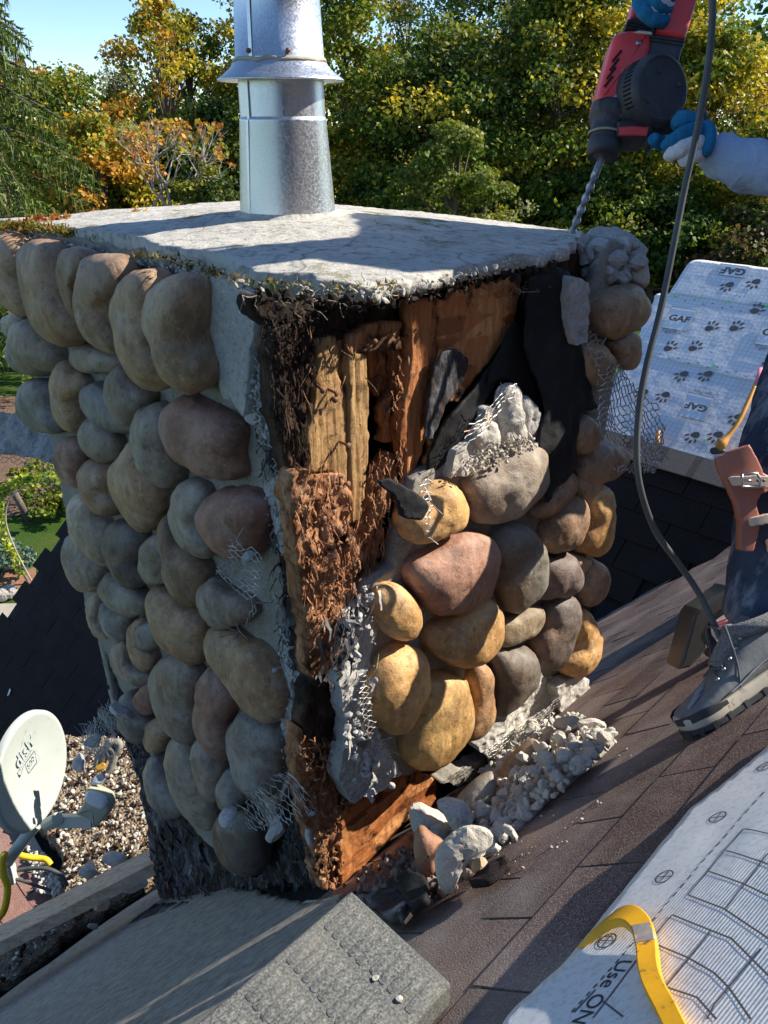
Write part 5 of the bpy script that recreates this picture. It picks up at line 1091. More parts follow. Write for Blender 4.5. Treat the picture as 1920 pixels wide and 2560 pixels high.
for px, py in ((940, 2448), (997, 2500)):
    p = ray(px, py) * (PZ / ray(px, py)[2]); V, F = chunk(p + Z * .002, (.0042, .0036, .002), int(px), np.eye(3), 1); o = mk('mortar_crumb', V, F, M['rubble'], None, smooth=False)
    tag(o, 'tiny pale mortar crumb on the grey ribbed block, ' + ('nearer the middle' if px < 950 else 'nearer the right edge'), 'crumb', 'crumbs on the grey block')

# ---------------------------------------------------------------- grey power cable
cab = [(1776, -90, 1.02), (1781, 40, 1.04), (1768, 180, 1.06), (1742, 330, 1.08), (1712, 470, 1.10), (1683, 620, 1.11), (1650, 780, 1.12), (1615, 920, 1.12), (1597, 1030, 1.12), (1592, 1150, 1.12), (1606, 1240, 1.13), (1640, 1330, 1.15), (1690, 1400, 1.17), (1745, 1480, 1.18), (1790, 1570, 1.17), (1830, 1650, 1.15), (1880, 1700, 1.13), (1940, 1745, 1.12), (2040, 1800, 1.12)]
V, F, T = tube(smooth_path([at(*p) for p in cab], 160), .0049, 12); o = mk('power_cable', V, [F, T], M['cable'], None)
tag(o, 'thick grey power cord hanging in front of the trees and curving down over the boot', 'power cord')

# ---------------------------------------------------------------- rotary hammer
HD = 1.38
ham = thing('rotary_hammer', 'red and black rotary hammer drilling into the right corner of the crown', 'hammer drill', at(1420, 592, 1.405))
plate('motor_case', HD, [(640,220),(700,190),(790,185),(880,205),(890,300),(860,400),(820,470),(775,560),(790,712),(700,700),(590,680),(530,645),(545,560),(580,430),(615,310)], -.045, .03, .014, 'redp', ham, 60, Z3)
plate('gear_case', HD, [(530,640),(600,672),(700,700),(798,718),(780,770),(700,792),(600,775),(545,745),(520,710)], -.042, .026, .010, 'blackp', ham, 40, Z3)
plate('motor_housing', HD, [(885,205),(1000,225),(1112,245),(1090,330),(1060,415),(960,420),(860,380),(872,290)], -.035, .028, .008, 'blackp', ham, 40, Z3)
plate('battery_arm', HD, [(950,60),(985,-120),(1230,-140),(1172,60),(1112,247),(1000,225),(888,206)], -.04, .035, .007, 'redp', ham, 0, Z3)
plate('arm_edge', HD, [(885,200),(940,60),(975,-120),(1000,-120),(968,60),(912,206)], -.038, .0385, .003, 'darkp', ham, 0, Z3)
plate('rear_handle', HD, [(740,110),(770,-20),(820,-140),(960,-140),(900,-20),(860,60),(905,160),(830,140)], -.03, .012, .008, 'redp', ham, 0, Z3)
plate('bellows', HD, [(728,120),(765,105),(905,160),(890,215),(800,188),(705,195)], -.034, .016, .006, 'blackp', ham, 0, Z3)
for i in range(3): plate('bellows_fold', HD, [(722 - i * 6, 130 + i * 22), (900 - i * 3, 172 + i * 14), (896 - i * 3, 180 + i * 14), (720 - i * 6, 140 + i * 22)], -.036, .020, .002, 'blackp', ham, 0, Z3)
for i in range(2): plate('bellows_fold', HD, [(885, 238 + i * 24), (1098 - i * 5, 268 + i * 24), (1096 - i * 5, 278 + i * 24), (882, 248 + i * 24)], -.036, .031, .002, 'blackp', ham, 0, Z3)
plate('top_gasket', HD, [(760,212),(800,200),(885,210),(885,225),(800,218)], .024, .032, .002, 'white', ham, 0, Z3)
# round motor end pointing towards the viewer and to the right
c_b = at(1300 + 895 * .3737, 520 * .3737, HD) + CN * .012 - CX * .020 - CY * .040; axd = nrm(CN * .90 + CX * .40 - CY * .16)
V, F = lathe([(.0, -.03), (.050, -.03), (.058, -.02), (.0595, .0), (.0595, .035), (.056, .043), (.051, .0462), (.0495, .0455), (.0485, .0440), (.0475, .0438), (.046, .0438), (.0, .0438)], c_b, axd, 56); mk('motor_end_cap', V, F, M['blackp'], ham)
u_ = nrm(np.cross(axd, CY)); v_ = np.cross(u_, axd); v_ = v_ if v_ @ CY > 0 else -v_; u_ = u_ if u_ @ CX > 0 else -u_
for a, b in ((-.012, .024), (.032, .012), (-.030, -.026)):
    V, F = lathe([(0, .002), (.0035, .002), (.0045, 0), (.0045, -.002)], c_b + axd * .0445 + u_ * a + v_ * b, axd, 12); mk('screw', V, F, M['darkp'], ham)
mb = MB()
for k in range(12):
    a = 2.45 + k * .12; d = u_ * math.cos(a) + v_ * math.sin(a); mb.box(c_b + d * .0592 + axd * .022, (d, np.cross(axd, d), axd), (.0012, .0016, .009))
mb.build('vent_slot', plain('black_void', (.006, .006, .006), .9, .1), ham, smooth=False)
mb = MB()
for k, (xa, ya, xb, yb) in enumerate(tuple(((x - 1300) / .3737, y / .3737, (u - 1300) / .3737, v / .3737) for x, y, u, v in ((1531, 154, 1554, 126), (1525, 176, 1547, 147), (1517, 197, 1539, 169), (1511, 217, 1532, 191)))):
    pa, pb = [at(1300 + x * .3737, y * .3737, HD - .0305) for x, y in ((xa, ya), (xb, yb))]; d = nrm(pb - pa); mb.box((pa + pb) / 2, (d, np.cross(CN, d), CN), (np.linalg.norm(pb - pa) / 2, .0019, .0008))
mb.build('air_slot', plain('slot_dark', (.03, .008, .008), .8, .1), ham, smooth=False)
for x, y in ((793, 285), (645, 650), (770, 690)):
    V, F = lathe([(0, .002), (.0045, .002), (.0055, 0), (.0055, -.002)], at(1300 + x * .3737, y * .3737, HD - .0305), CN, 12); mk('screw', V, F, M['bolt'], ham)
bolt = [(708, 462), (722, 450), (728, 455), (752, 446), (757, 452), (797, 450), (757, 464), (751, 458), (728, 468), (722, 461)]
V, F = prism(camfr(HD - .03), cpoly(HD - .03, bolt, *Z3), .0005, .0012, 0); mk('lightning_mark', V, F, M['white'], ham, smooth=False)
tp = at(1300 + 735 * .3737, 512 * .3737, HD - .031)
for b, o_, s_ in (('ANTI', -.011, .011), ('VIB', .009, .015)):
    text_mesh(b, s_, (nrm(CX * .15 + CY), nrm(-CX + CY * .15) * 1.0, CN), tp + CX * o_, ham, plain('worn_lettering', (.62, .40, .40), .6, .1), 'faded_lettering')
# chuck along the drilling axis
P_a = at(1300 + 600 * .3737, 745 * .3737, HD); P_b = at(1300 + 553 * .3737, 1045 * .3737, HD + .006); ax_ = nrm(P_b - P_a); Lc = np.linalg.norm(P_b - P_a)
V, F = lathe([(0, -.01), (.033, -.01), (.034, .0), (.031, .012), (.029, .014), (.0285, .034), (.031, .037), (.031, .040), (.0275, .042), (.0275, .052), (.0305, .055), (.0305, .070), (.027, .082), (.021, Lc - .002), (.015, Lc + .002), (.0, Lc + .002)], P_a, ax_, 40); mk('chuck', V, F, M['blackp'], ham)
V, F = lathe([(.0315, .0405), (.0322, .0415), (.0315, .0445)], P_a, ax_, 40); mk('chuck_ring', V, F, plain('brassy_ring', (.30, .26, .17), .5, .2), ham)
# drill bit: fluted
P_t = at(1421, 604, 1.405); B0 = P_b; BL = np.linalg.norm(P_t - B0); bd = nrm(P_t - B0); u0 = nrm(np.cross(bd, CN)); w0 = np.cross(bd, u0); V = []; nn_ = 90; m_ = 20
for i in range(nn_):
    s_ = i / (nn_ - 1) * BL; tw = max(0, s_ - .035) * 150
    for j in range(m_):
        a = j / m_ * 6.2832; rr_ = .0070 if s_ < .035 else .0048 + .0026 * max(0, math.cos(2 * (a - tw))) ** .5; V.append(B0 + bd * s_ + rr_ * (u0 * math.cos(a) + w0 * math.sin(a)))
i = np.arange(nn_ - 1)[:, None] * m_; j = np.arange(m_)[None]; k = (j + 1) % m_
mk('drill_bit', np.array(V), np.stack([i + j, i + k, i + m_ + k, i + m_ + j], -1).reshape(-1, 4), plain('dull_steel', (.30, .30, .30), .38, .35, 90, metal=.9), ham)
# side handle
plate('handle_clamp', HD, [(650,812),(700,790),(800,785),(878,800),(868,905),(780,908),(655,905)], -.034, .030, .006, 'darkp', ham, 0, Z3)
plate('red_insert', HD, [(668,848),(760,840),(862,850),(850,906),(780,902),(665,903)], .029, .0335, .002, 'redp', ham, 0, Z3)
gA = at(1300 + 852 * .3737, 862 * .3737, HD + .004); gB = at(1756, 316, HD + .0); gd = nrm(gB - gA)
V, F = lathe([(0, -.008), (.030, -.008), (.040, -.003), (.040, .004), (.030, .010), (.018, .014), (.0150, .03), (.0172, .05), (.0172, .085), (.0175, .095), (.012, .10), (0, .10)], gA, nrm(gd + CN * .25), 32); mk('side_handle', V, F, M['blackp'], ham)

# ---------------------------------------------------------------- worker
def skin(name, nodes, edges, mat, parent, sub=2, root=0, color=None):
    P = np.array([n[0] for n in nodes], float); o0 = P.mean(0); me = bpy.data.meshes.new(name); me.from_pydata([tuple(p - o0) for p in P], edges, []); me.update()
    o = bpy.data.objects.new(name, me); COL.objects.link(o); WL[o] = o0; o.parent = parent
    o.location = o0 - WL[parent] if parent else o0
    mo = o.modifiers.new('skin', 'SKIN'); mo.use_smooth_shade = True
    if not me.skin_vertices: me.skin_vertices.new()
    for v, n in zip(me.skin_vertices[0].data, nodes): v.radius = (n[1], n[2] if len(n) > 2 else n[1])
    me.skin_vertices[0].data[root].use_root = True
    s = o.modifiers.new('subsurf', 'SUBSURF'); s.levels = sub; s.render_levels = sub
    me.materials.append(mat if not isinstance(mat, str) else M[mat]); return o
V3 = lambda *a: np.array(a, float)
foot1 = hA(1905, 1700, .03)
hip = V3(1.00, 1.60, -.02); chest = V3(.91, 1.53, .36); neck = V3(.85, 1.45, .52); head = V3(.81, 1.41, .60); hd2 = V3(.80, 1.405, .66)
shL = V3(.86, 1.66, .48); shR = V3(.90, 1.36, .47)
ankN = at(1892, 1590, 1.20); kneN = at(1955, 1120, 1.20); ankF = V3(1.22, 1.78, float(-.508 - SLOPE * (V3(1.22, 1.78, 0) @ L)) + .10); kneF = V3(1.10, 1.62, -.42)
elN = at(2010, 440, 1.30); wrN = at(1790, 365, 1.34); elF = at(1830, -190, 1.36); wrF = at(1665, -60, 1.37)
person = thing('person', 'worker in a pale blue sweatshirt, jeans and grey boots, drilling the crown with gloved hands', 'person', V3(.95, 1.30, -1.1))
body = skin('body', [(hip, .085, .06), ((hip + chest) / 2, .085, .06), (chest, .09, .065), (neck, .05), (head, .068, .075), (hd2, .060, .068), (shR, .045), (elN, .034), (wrN, .024), (shL, .045), (elF, .032), (wrF, .024),
    (hip + V3(-.06, -.05, -.06), .055), (kneN, .042), (ankN, .030), (hip + V3(.07, .03, -.06), .055), (kneF, .042), (ankF, .030)],
    [(0, 1), (1, 2), (2, 3), (3, 4), (4, 5), (2, 6), (6, 7), (7, 8), (2, 9), (9, 10), (10, 11), (0, 12), (12, 13), (13, 14), (0, 15), (15, 16), (16, 17)], 'skin', person)
fdir = nrm(V3(-.5, -.10, -.30))
mb = MB(); hc = (head + hd2) / 2; su = nrm(np.cross(fdir, Z)); uu = np.cross(su, fdir)
V, F = chunk(hc + fdir * .072 - uu * .012, (.012, .011, .02), 3, np.array([su, fdir, uu]).T, 2); mb.add(V, F); mb.build('nose', M['skin'], person)
for s in (-1, 1):
    V, F = lathe([(0, .006), (.006, .004), (.008, 0)], hc + fdir * .062 + su * .026 * s + uu * .012, fdir, 10); mk('eye', V, F, M['hair'], person)
    V, F = chunk(hc + su * .070 * s, (.008, .016, .026), 7, np.array([su, fdir, uu]).T, 2); mk('ear', V, F, M['skin'], person)
V, F = chunk(hc + fdir * .062 - uu * .040, (.022, .006, .006), 4, np.array([su, fdir, uu]).T, 2); mk('mouth', V, F, plain('lips', (.38, .17, .14), .6, .1), person)
V, F = chunk(hc + uu * .028 - fdir * .016, (.076, .086, .070), 11, np.array([su, fdir, uu]).T, 3); V = V + .004 * fbm(V * 40, 3, 1)[:, None]; mk('hair', V, F, M['hair'], person)
cuffN = at(1765, 362, 1.338); wN2 = at(1800, 388, 1.335); mN = at(1880, 420, 1.325)
hood = skin('sweatshirt', [(hip + V3(0, 0, -.03), .150, .118), ((hip + chest) / 2, .14, .105), (chest, .150, .11), (neck - V3(0, 0, .035), .075), (shR, .078), (elN + CX * .01, .060), (mN, .047), (wN2, .0385), (cuffN, .034), (shL, .072), (elF, .055), ((elF + wrF) / 2, .045), (wrF, .036)],
    [(0, 1), (1, 2), (2, 3), (2, 4), (4, 5), (5, 6), (6, 7), (7, 8), (2, 9), (9, 10), (10, 11), (11, 12)], 'hood', person, 3)
tx_ = bpy.data.textures.new('folds', 'CLOUDS'); tx_.noise_scale = .032; tx_.noise_depth = 3; tx_.contrast = 1.5; dm = hood.modifiers.new('folds', 'DISPLACE'); dm.texture = tx_; dm.strength = .013; dm.mid_level = .5
def midp(a, b, t): return a + (b - a) * t
jean = skin('jeans', [(hip + V3(0, 0, .03), .125, .10), (hip + V3(-.06, -.05, -.07), .088), (midp(hip, kneN, .6) + V3(-.04, -.03, 0), .074), (kneN, .068), (at(1940, 1260, 1.20), .061), (at(1922, 1400, 1.20), .060), (at(1908, 1500, 1.20), .060), (at(1902, 1580, 1.20), .066),
    (hip + V3(.07, .03, -.07), .088), (kneF, .065), (midp(kneF, ankF, .6), .056), (ankF + V3(0, 0, .02), .058)],
    [(0, 1), (1, 2), (2, 3), (3, 4), (4, 5), (5, 6), (6, 7), (0, 8), (8, 9), (9, 10), (10, 11)], 'jean', person, 3)
tx2 = bpy.data.textures.new('denim_folds', 'CLOUDS'); tx2.noise_scale = .04; dm = jean.modifiers.new('folds', 'DISPLACE'); dm.texture = tx2; dm.strength = .012
# hem turn-up and torn threads
# gloves
gtx = bpy.data.textures.new('glove_creases', 'CLOUDS'); gtx.noise_scale = .012
def glove(name, cuff, palm, fingers, rw, mats):
    g = skin(name, [(cuff, .034, .03), (midp(cuff, palm, .5), .036, .032), (palm, .043, .034)], [(0, 1), (1, 2)], mats[0], person, 2)
    for ch, rad, mt, lab in fingers:
        f_ = skin(lab, [(p, r_) for p, r_ in zip(ch, rad)], [(i, i + 1) for i in range(len(ch) - 1)], mt, g, 3); wr_ = f_.modifiers.new('creases', 'DISPLACE'); wr_.texture = gtx; wr_.strength = .0045
    return g
def C3(px, py, d): return at(px, py, d)
glove('glove', C3(1775, 362, 1.337), C3(1738, 350, 1.330), [
 ([C3(1752, 318, 1.325), C3(1735, 300, 1.31), C3(1705, 292, 1.308), C3(1692, 305, 1.318), C3(1695, 322, 1.335)], [.014, .0145, .0150, .0145, .012], 'gloveb', 'index_finger'),
 ([C3(1758, 335, 1.315), C3(1730, 325, 1.298), C3(1700, 340, 1.294), C3(1672, 360, 1.305), C3(1662, 370, 1.325)], [.014, .0145, .0145, .013, .011], 'gloveb', 'middle_finger'),
 ([C3(1760, 360, 1.312), C3(1730, 358, 1.296), C3(1700, 372, 1.293), C3(1676, 388, 1.305), C3(1668, 392, 1.325)], [.014, .0142, .0135, .012, .010], 'glovew', 'ring_finger'),
 ([C3(1758, 385, 1.318), C3(1733, 388, 1.302), C3(1712, 402, 1.302), C3(1698, 406, 1.318)], [.013, .013, .012, .010], 'glovew', 'little_finger'),
 ([C3(1745, 360, 1.36), C3(1700, 366, 1.372), C3(1660, 360, 1.362), C3(1636, 350, 1.345), C3(1630, 346, 1.335)], [.015, .014, .013, .0125, .011], 'gloveb', 'thumb')], 0, ('glovew',))
skin('glove_coating', [(C3(1752, 395, 1.312), .020, .012), (C3(1768, 370, 1.304), .024, .012), (C3(1772, 335, 1.308), .024, .014), (C3(1750, 312, 1.318), .020, .014)], [(0, 1), (1, 2), (2, 3)], 'gloveb', person, 2)
glove('glove', C3(1660, -75, 1.37), C3(1650, -45, 1.36), [
 ([C3(1594, -30, 1.34), C3(1600, 14, 1.325), C3(1618, 42, 1.322), C3(1645, 54, 1.33), C3(1665, 50, 1.345)], [.0135, .0135, .0135, .013, .012], 'gloveb', 'little_finger'),
 ([C3(1608, -40, 1.335), C3(1615, 2, 1.320), C3(1630, 26, 1.318), C3(1652, 36, 1.328), C3(1668, 34, 1.345)], [.0075, .0075, .0075, .0075, .007], 'glovew', 'glove_seam'),
 ([C3(1620, -45, 1.33), C3(1630, -8, 1.312), C3(1642, 14, 1.312), C3(1658, 22, 1.325), C3(1672, 20, 1.345)], [.0125, .0125, .0125, .012, .011], 'gloveb', 'ring_finger'),
 ([C3(1634, -50, 1.328), C3(1643, -15, 1.308), C3(1652, 2, 1.308), C3(1666, 8, 1.32), C3(1678, 6, 1.34)], [.0105, .0105, .0105, .010, .009], 'glovew', 'middle_finger'),
 ([C3(1650, -55, 1.33), C3(1658, -22, 1.31), C3(1668, -8, 1.312), C3(1680, -6, 1.33)], [.0125, .0125, .012, .011], 'gloveb', 'index_finger'),
 ([C3(1655, -60, 1.39), C3(1680, -50, 1.40), C3(1695, -30, 1.39), C3(1700, -15, 1.375)], [.015, .014, .013, .011], 'gloveb', 'thumb')], 0, ('glovew',))
# leather leg guard with tan straps and buckle
Z7 = (1500, 1000, .452)
LD = 1.135
def bent(name, pts, d, th, mat, parent, amp, n=0, zo=Z7, cellp=.004, roughn=.0012, seed=0):
    fr_ = camfr(d); pl = px2(fr_, zz(pts, *zo)); pl = closed(pl, 90) if n else pl; c = pl.mean(0); w = np.ptp(pl[:, 0])
    return patch(name, fr_, pl, cellp, lambda x, y: amp * (1 - ((x - c[0]) / w * 1.6) ** 2) + roughn * f2(x, y, 12, 3, seed), th, M[mat], parent, 0, smooth=True)
bent('leather_guard', [(638, 322),(720, 280),(805, 250),(850, 330),(888, 408),(940, 430),(940,500),(870,520),(848,560),(848,600),(866,650),(855,740),(826,834),(790,836),(758,826),(760,740),(756,650),(742,575),(700,480),(655,390)], LD, .006, 'leather', person, .012, cellp=.0018)
bent('leg_strap', [(710, 425),(770, 420),(860, 416),(960, 424),(1000, 426),(1000,496),(930,490),(830,474),(738,474)], LD - .016, .004, 'strap', person, .004, cellp=.0018)
bent('leg_strap', [(820, 655),(880, 638),(960, 622),(1000, 615),(1000,680),(900,688),(830,698)], LD - .014, .004, 'strap', person, .004, cellp=.0018)
bent('leg_strap', [(922, 770),(1000,770),(1000,900),(930,835)], LD - .006, .004, 'strap', person, .002, cellp=.0018)
bk = [at(*zz([p], *Z7)[0], LD - .030) for p in ((786, 408), (868, 406), (886, 440), (880, 484), (786, 480), (784, 440), (786, 408))]
mb = MB(); mb.tube(bk, .0022, 8); p1, p2 = [at(*zz([p], *Z7)[0], LD - .030) for p in ((800, 445), (840, 446))]; mb.tube([p1, p2], .0016, 8); mb.build('buckle', M['bolt'], person)
mb = MB()
for x in (872, 905, 938): V, F = lathe([(0, .0012), (.0022, .0012), (.0022, 0)], at(*zz([(x, 446)], *Z7)[0], LD - .0225), CN, 8); mb.add(V, F)
mb.build('strap_hole', M['darkp'], person)
# boots: lofted along the foot
def boot(toe, heel, up, parent, S=1.0, mirror=1):
    ex = nrm(heel - toe); up = nrm(up - ex * (ex @ up)); ey = np.cross(up, ex) * mirror; T = lambda x, y, z: toe + ex * x * S + ey * y * S + up * (z if z < .03 else .03 + (z - .03) * .66) * S
    b = None
    fp = closed([(0, 0), (.015, .03), (.06, .047), (.12, .046), (.19, .038), (.255, .034), (.285, .0), (.255, -.034), (.19, -.034), (.12, -.038), (.06, -.044), (.015, -.034)], 60)
    FS = (toe, ex, ey, up)
    V, F = prism(FS, fp * S, .009 * S, .033 * S, .004 * S, 2); 
    m_ = V[:, None]; x_ = (V - toe) @ ex; V = V + np.outer(np.where(x_ < .06 * S, (.06 * S - x_) * .10, 0), up)
    upper = MB(); prof = [(.004, .018, .040), (.018, .034, .050), (.045, .043, .058), (.08, .044, .070), (.11, .042, .090), (.14, .040, .112), (.17, .038, .135), (.20, .038, .152), (.235, .037, .150), (.262, .033, .150), (.276, .026, .150)]
    n = 28; VV = []
    for x, w, h in prof:
        for k in range(n):
            a = k / n * 2 * math.pi; ca, sa = math.cos(a), math.sin(a); y = w * math.copysign(abs(ca) ** .7, ca); z = (.026 + (h - .026) * .5) + (h - .026) * .5 * math.copysign(abs(sa) ** .75, sa); y *= 1 - .35 * max(0, (z - .06) / .12) if z > .06 else 1
            VV.append(T(x, y, z))
    VV.append(T(.001, 0, .035)); VV.append(T(.282, 0, .09)); VV = np.array(VV); m = len(prof); i = np.arange(m - 1)[:, None] * n; j = np.arange(n)[None]; k = (j + 1) % n
    FF = np.stack([i + j, i + k, i + n + k, i + n + j], -1).reshape(-1, 4); t = m * n; TT = np.array([(t, (q + 1) % n, q) for q in range(n)] + [(t + 1, (m - 1) * n + q, (m - 1) * n + (q + 1) % n) for q in range(n)])
    b = mk('boot', VV, [FF, TT], M['suede'], parent)
    mk('sole', V, F, M['sole'], b)
    tr = MB(); V, F = prism(FS, fp * S, 0, .010 * S, .001, 1); x_ = (V - toe) @ ex; V = V + np.outer(np.where(x_ < .06 * S, (.06 * S - x_) * .10, 0), up); tr.add(V, F)
    for q in range(60):
        if q % 3 == 0: x, y = fp[q]; dx = nrm(np.r_[fp[(q + 1) % 60] - fp[q - 1], 0]); e1 = ex * dx[0] + ey * dx[1]; tr.box(T(x, y, .006) , (e1, np.cross(up, e1), up), (.004 * S, .0012 * S, .007 * S))
    tr.build('tread', M['blackp'], b, smooth=False)
    # toe band, side panels, laces, fleece collar
    band = []
    for x, w, h in [(.002, .020, .046), (.018, .036, .0475), (.045, .0455, .0475), (.07, .0465, .046), (.10, .0445, .044)]:
        band.append([T(x, w * 1.0, .026), T(x, w * 1.02, .036), T(x, w * .98, h)])
    mm = MB()
    for sg in (1, -1):
        V = []
        for x, w, h in [(.0, .004, .042), (.003, .020, .046), (.018, .0365, .0475), (.045, .0457, .0475), (.060, .0465, .044), (.075, .0467, .038), (.09, .046, .036)]:
            for z in (.026, .034, h): V.append(T(x - (.001 if x == 0 else 0), sg * w * (1.0 if z < h else .985), z))
        i = np.arange(6)[:, None] * 3; j = np.arange(2)[None]; mm.add(V, np.stack([i + j, i + 1 + j, i + 4 + j, i + 3 + j], -1).reshape(-1, 4))
    mm.build('toe_band', M['blackp'], b)
    col_ = MB(); ring = [T(.225 + .048 * math.cos(a), .031 * math.sin(a), .150 - .012 * math.cos(a) + .0) for a in np.linspace(0, 2 * math.pi, 40)]
    col_.tube(ring, .014 * S, 10, cap=False); cf = col_.build('fleece_collar', M['fleece'], b)
    tg = MB(); tg.tube([T(.12, 0, .098), T(.15, 0, .122), T(.175, 0, .145), T(.185, 0, .170)], [.018 * S, .02 * S, .021 * S, .016 * S], 12); tg.build('tongue', M['fleece'], b)
    ey_l = MB(); la = MB()
    rows = [(.095, .080), (.115, .094), (.135, .109), (.155, .124), (.172, .140)]
    for q, (x, z) in enumerate(rows):
        for sg in (1, -1):
            p = T(x + .006, sg * .026, z + .004); V, F = lathe([(0, .003 * S), (.0035 * S, .003 * S), (.0042 * S, 0)], p, nrm(ey * sg * .6 + up), 8); ey_l.add(V, F)
            if q < 4: x2, z2 = rows[q + 1]; la.tube([T(x + .006, sg * .026, z + .006), T(x + .014, 0, z + .026), T(x2 + .006, -sg * .026, z2 + .006)], .0022 * S, 6)
    top = T(.172, 0, .168)
    for sg, drop in ((1, .10), (-1, .07), (1, .06), (-1, .085)):
        la.tube(smooth_path([top, top + (ey * sg * .04 * S + up * .015 * S - ex * .01), top + (ey * sg * .045 - ex * .03 - up * drop * .5) * S, top + (ey * sg * .035 - ex * .045 - up * drop) * S, top + (ey * sg * .02 - ex * .02 - up * (drop * .8)) * S], 16), .0020 * S, 6)
    la.build('laces', M['lace'], b); ey_l.build('eyelet', M['bolt'], b)
    sp_ = MB()
    for sg in (1, -1):
        pts = [T(.10, sg * .0455, .045), T(.13, sg * .0435, .050), T(.17, sg * .0405, .062), T(.21, sg * .0395, .066), T(.26, sg * .036, .060)]; sp_.tube(smooth_path(pts, 20), .0016 * S, 6)
    for q in range(3): sp_.tube(smooth_path([T(.028 + q * .016, -.018 + q * .012, .0535 + q * .0045), T(.045 + q * .016, -.016 + q * .012, .062 + q * .004), T(.066 + q * .014, -.014 + q * .012, .070 + q * .005)], 8), [.001, .0035, .0035, .003, .003, .002, .0015, .0008][:8], 6)
    sp_.build('seam', M['suede2'], b)
    return b
toe1 = hA(1712, 1846, .006); heel1 = hA(1985, 1672, .006)
boot(toe1, heel1, nrm(nA + Z * .1), person, .80)
toe2 = hA(2300, 1560, .006); boot(V3(1.03, 1.72, float(zA(V3(1.03, 1.72, 0) @ L, 0)) + .01), V3(1.28, 1.80, float(zA(V3(1.28, 1.80, 0) @ L, 0)) + .01), nrm(nA + Z * .25), person, 1.1)
# dark tool behind the boot
tool = thing('tool_case', 'dark grey plastic tool with a red lettered warning label, standing behind the boot', 'tool', hA(1700, 1660, .01))
TD = 1.43
plate('case', TD, [(438,1492),(455,1435),(520,1190),(545,1155),(600,1120),(700,1050),(720,1030),(760,1040),(765,1120),(650,1190),(600,1250),(572,1310),(600,1372),(560,1420),(500,1482)], -.05, .02, .006, plain('smoky_plastic', (.075, .068, .06), .35, .2, 20, spec=.5), tool, 0, Z7)
plate('case_body', TD, [(600,1250),(650,1190),(765,1110),(820,1300),(780,1420),(640,1440),(590,1370),(574,1310)], -.05, .0, .006, 'darkp', tool, 0, Z7)
plate('warning_label', TD, [(612,1262),(645,1215),(700,1180),(740,1270),(748,1310),(650,1340),(620,1300)], .0, .0015, .0, 'white', tool, 0, Z7)
mb = MB()
for k in range(6):
    a_ = at(*zz([(628 + k * 3, 1238 + k * 15)], *Z7)[0], TD) + CN * .002; b_ = at(*zz([(706 + k * 7, 1205 + k * 15)], *Z7)[0], TD) + CN * .002; d = nrm(b_ - a_); n_s = 7
    for j in range(n_s):
        c = a_ + (b_ - a_) * (j + .5) / n_s; mb.box(c, (d, np.cross(CN, d), CN), (np.linalg.norm(b_ - a_) / n_s * .36, .0012, .0004))
mb.build('label_lettering', M['redp'], tool, smooth=False)
# orange handled tools on the far sheeting
def onD(px, py, o): return hit(px, py, D_O + DN * o, DN)
bz = thing('orange_tool', 'long orange handled tool with a pink tip lying down the printed far sheeting', 'hand tool', onD(1800, 1110, .04))
V, F, T = tube(smooth_path([onD(1888, 965, .05), onD(1868, 1010, .055), onD(1842, 1062, .055), onD(1795, 1122, .05)], 24), [.012] * 18 + [.013, .014, .018, .024, .028, .016], 12); mk('handle', V, [F, T], M['orange'], bz)
V, F, T = tube([onD(1903, 922, .05), onD(1897, 942, .05), onD(1888, 966, .05)], .0135, 12); mk('tip', V, [F, T], M['pink'], bz)
V, F = chunk(onD(1790, 1128, .03), (.05, .02, .02), 4, np.array([CX, CY, CN]).T, 2); mk('head', V, F, M['darkp'], bz)
V, F, T = tube([onD(1641, 1118, .04), onD(1644, 1098, .05), onD(1648, 1078, .05)], [.014, .011, .009], 12); o = mk('peg', V, [F, T], M['orange'], None); tag(o, 'short orange wooden stub standing above the dark ridge beside the wire mesh', 'wooden stub')

# ---------------------------------------------------------------- satellite dish
DC = at(86, 1927, 2.72); dn = nrm(CN * .20 + CX * .97 + CY * .0)
dish = thing('satellite_dish', 'pale oval satellite dish speckled with dirt on a bent pole at the lower roof', 'satellite dish', at(22, 2250, 2.80))
du = nrm(CY - dn * (CY @ dn) - CX * .0); dv = np.cross(dn, du); du = nrm(du * math.cos(.06) - dv * math.sin(.06)); dv = np.cross(dn, du)
Rr = 143 / FPX * 2.72; V = []; nr_, na_ = 20, 72
for i in range(nr_ + 1):
    t = i / nr_
    for k in range(na_):
        a = k / na_ * 6.2832; V.append(DC + (du * math.cos(a) * Rr + dv * math.sin(a) * Rr * .93) * t - dn * (.022 * (1 - t * t)))
for k in range(na_):
    a = k / na_ * 6.2832; V.append(DC + (du * math.cos(a) * Rr + dv * math.sin(a) * Rr * .93) * 1.035 - dn * .006)
for k in range(na_):
    a = k / na_ * 6.2832; V.append(DC + (du * math.cos(a) * Rr + dv * math.sin(a) * Rr * .93) * 1.035 - dn * .026)
V = np.array(V); i = np.arange(nr_ + 2)[:, None] * na_; j = np.arange(na_)[None]; k = (j + 1) % na_
refl = mk('reflector', V, np.stack([i + j, i + k, i + na_ + k, i + na_ + j], -1).reshape(-1, 4), M['dish'], dish)
def dpt3(px, py, o=.0): return hit(px, py, DC - dn * (.016 - o), dn)
za = lambda x, y: (20 + x * .0964, 1800 + y * .0964)
lx = nrm(dpt3(*za(640, 690)) - dpt3(*za(350, 1180))); ly = np.cross(dn, lx)
def dflat(name, pts, o=.003):
    mbx = MB(); P = [dpt3(*za(*p), o) for p in pts]; V, F, T = tube(P, .0022, 4); mbx.add(V, [F, T]); return mbx.build(name, M['greyink'], dish, smooth=False)
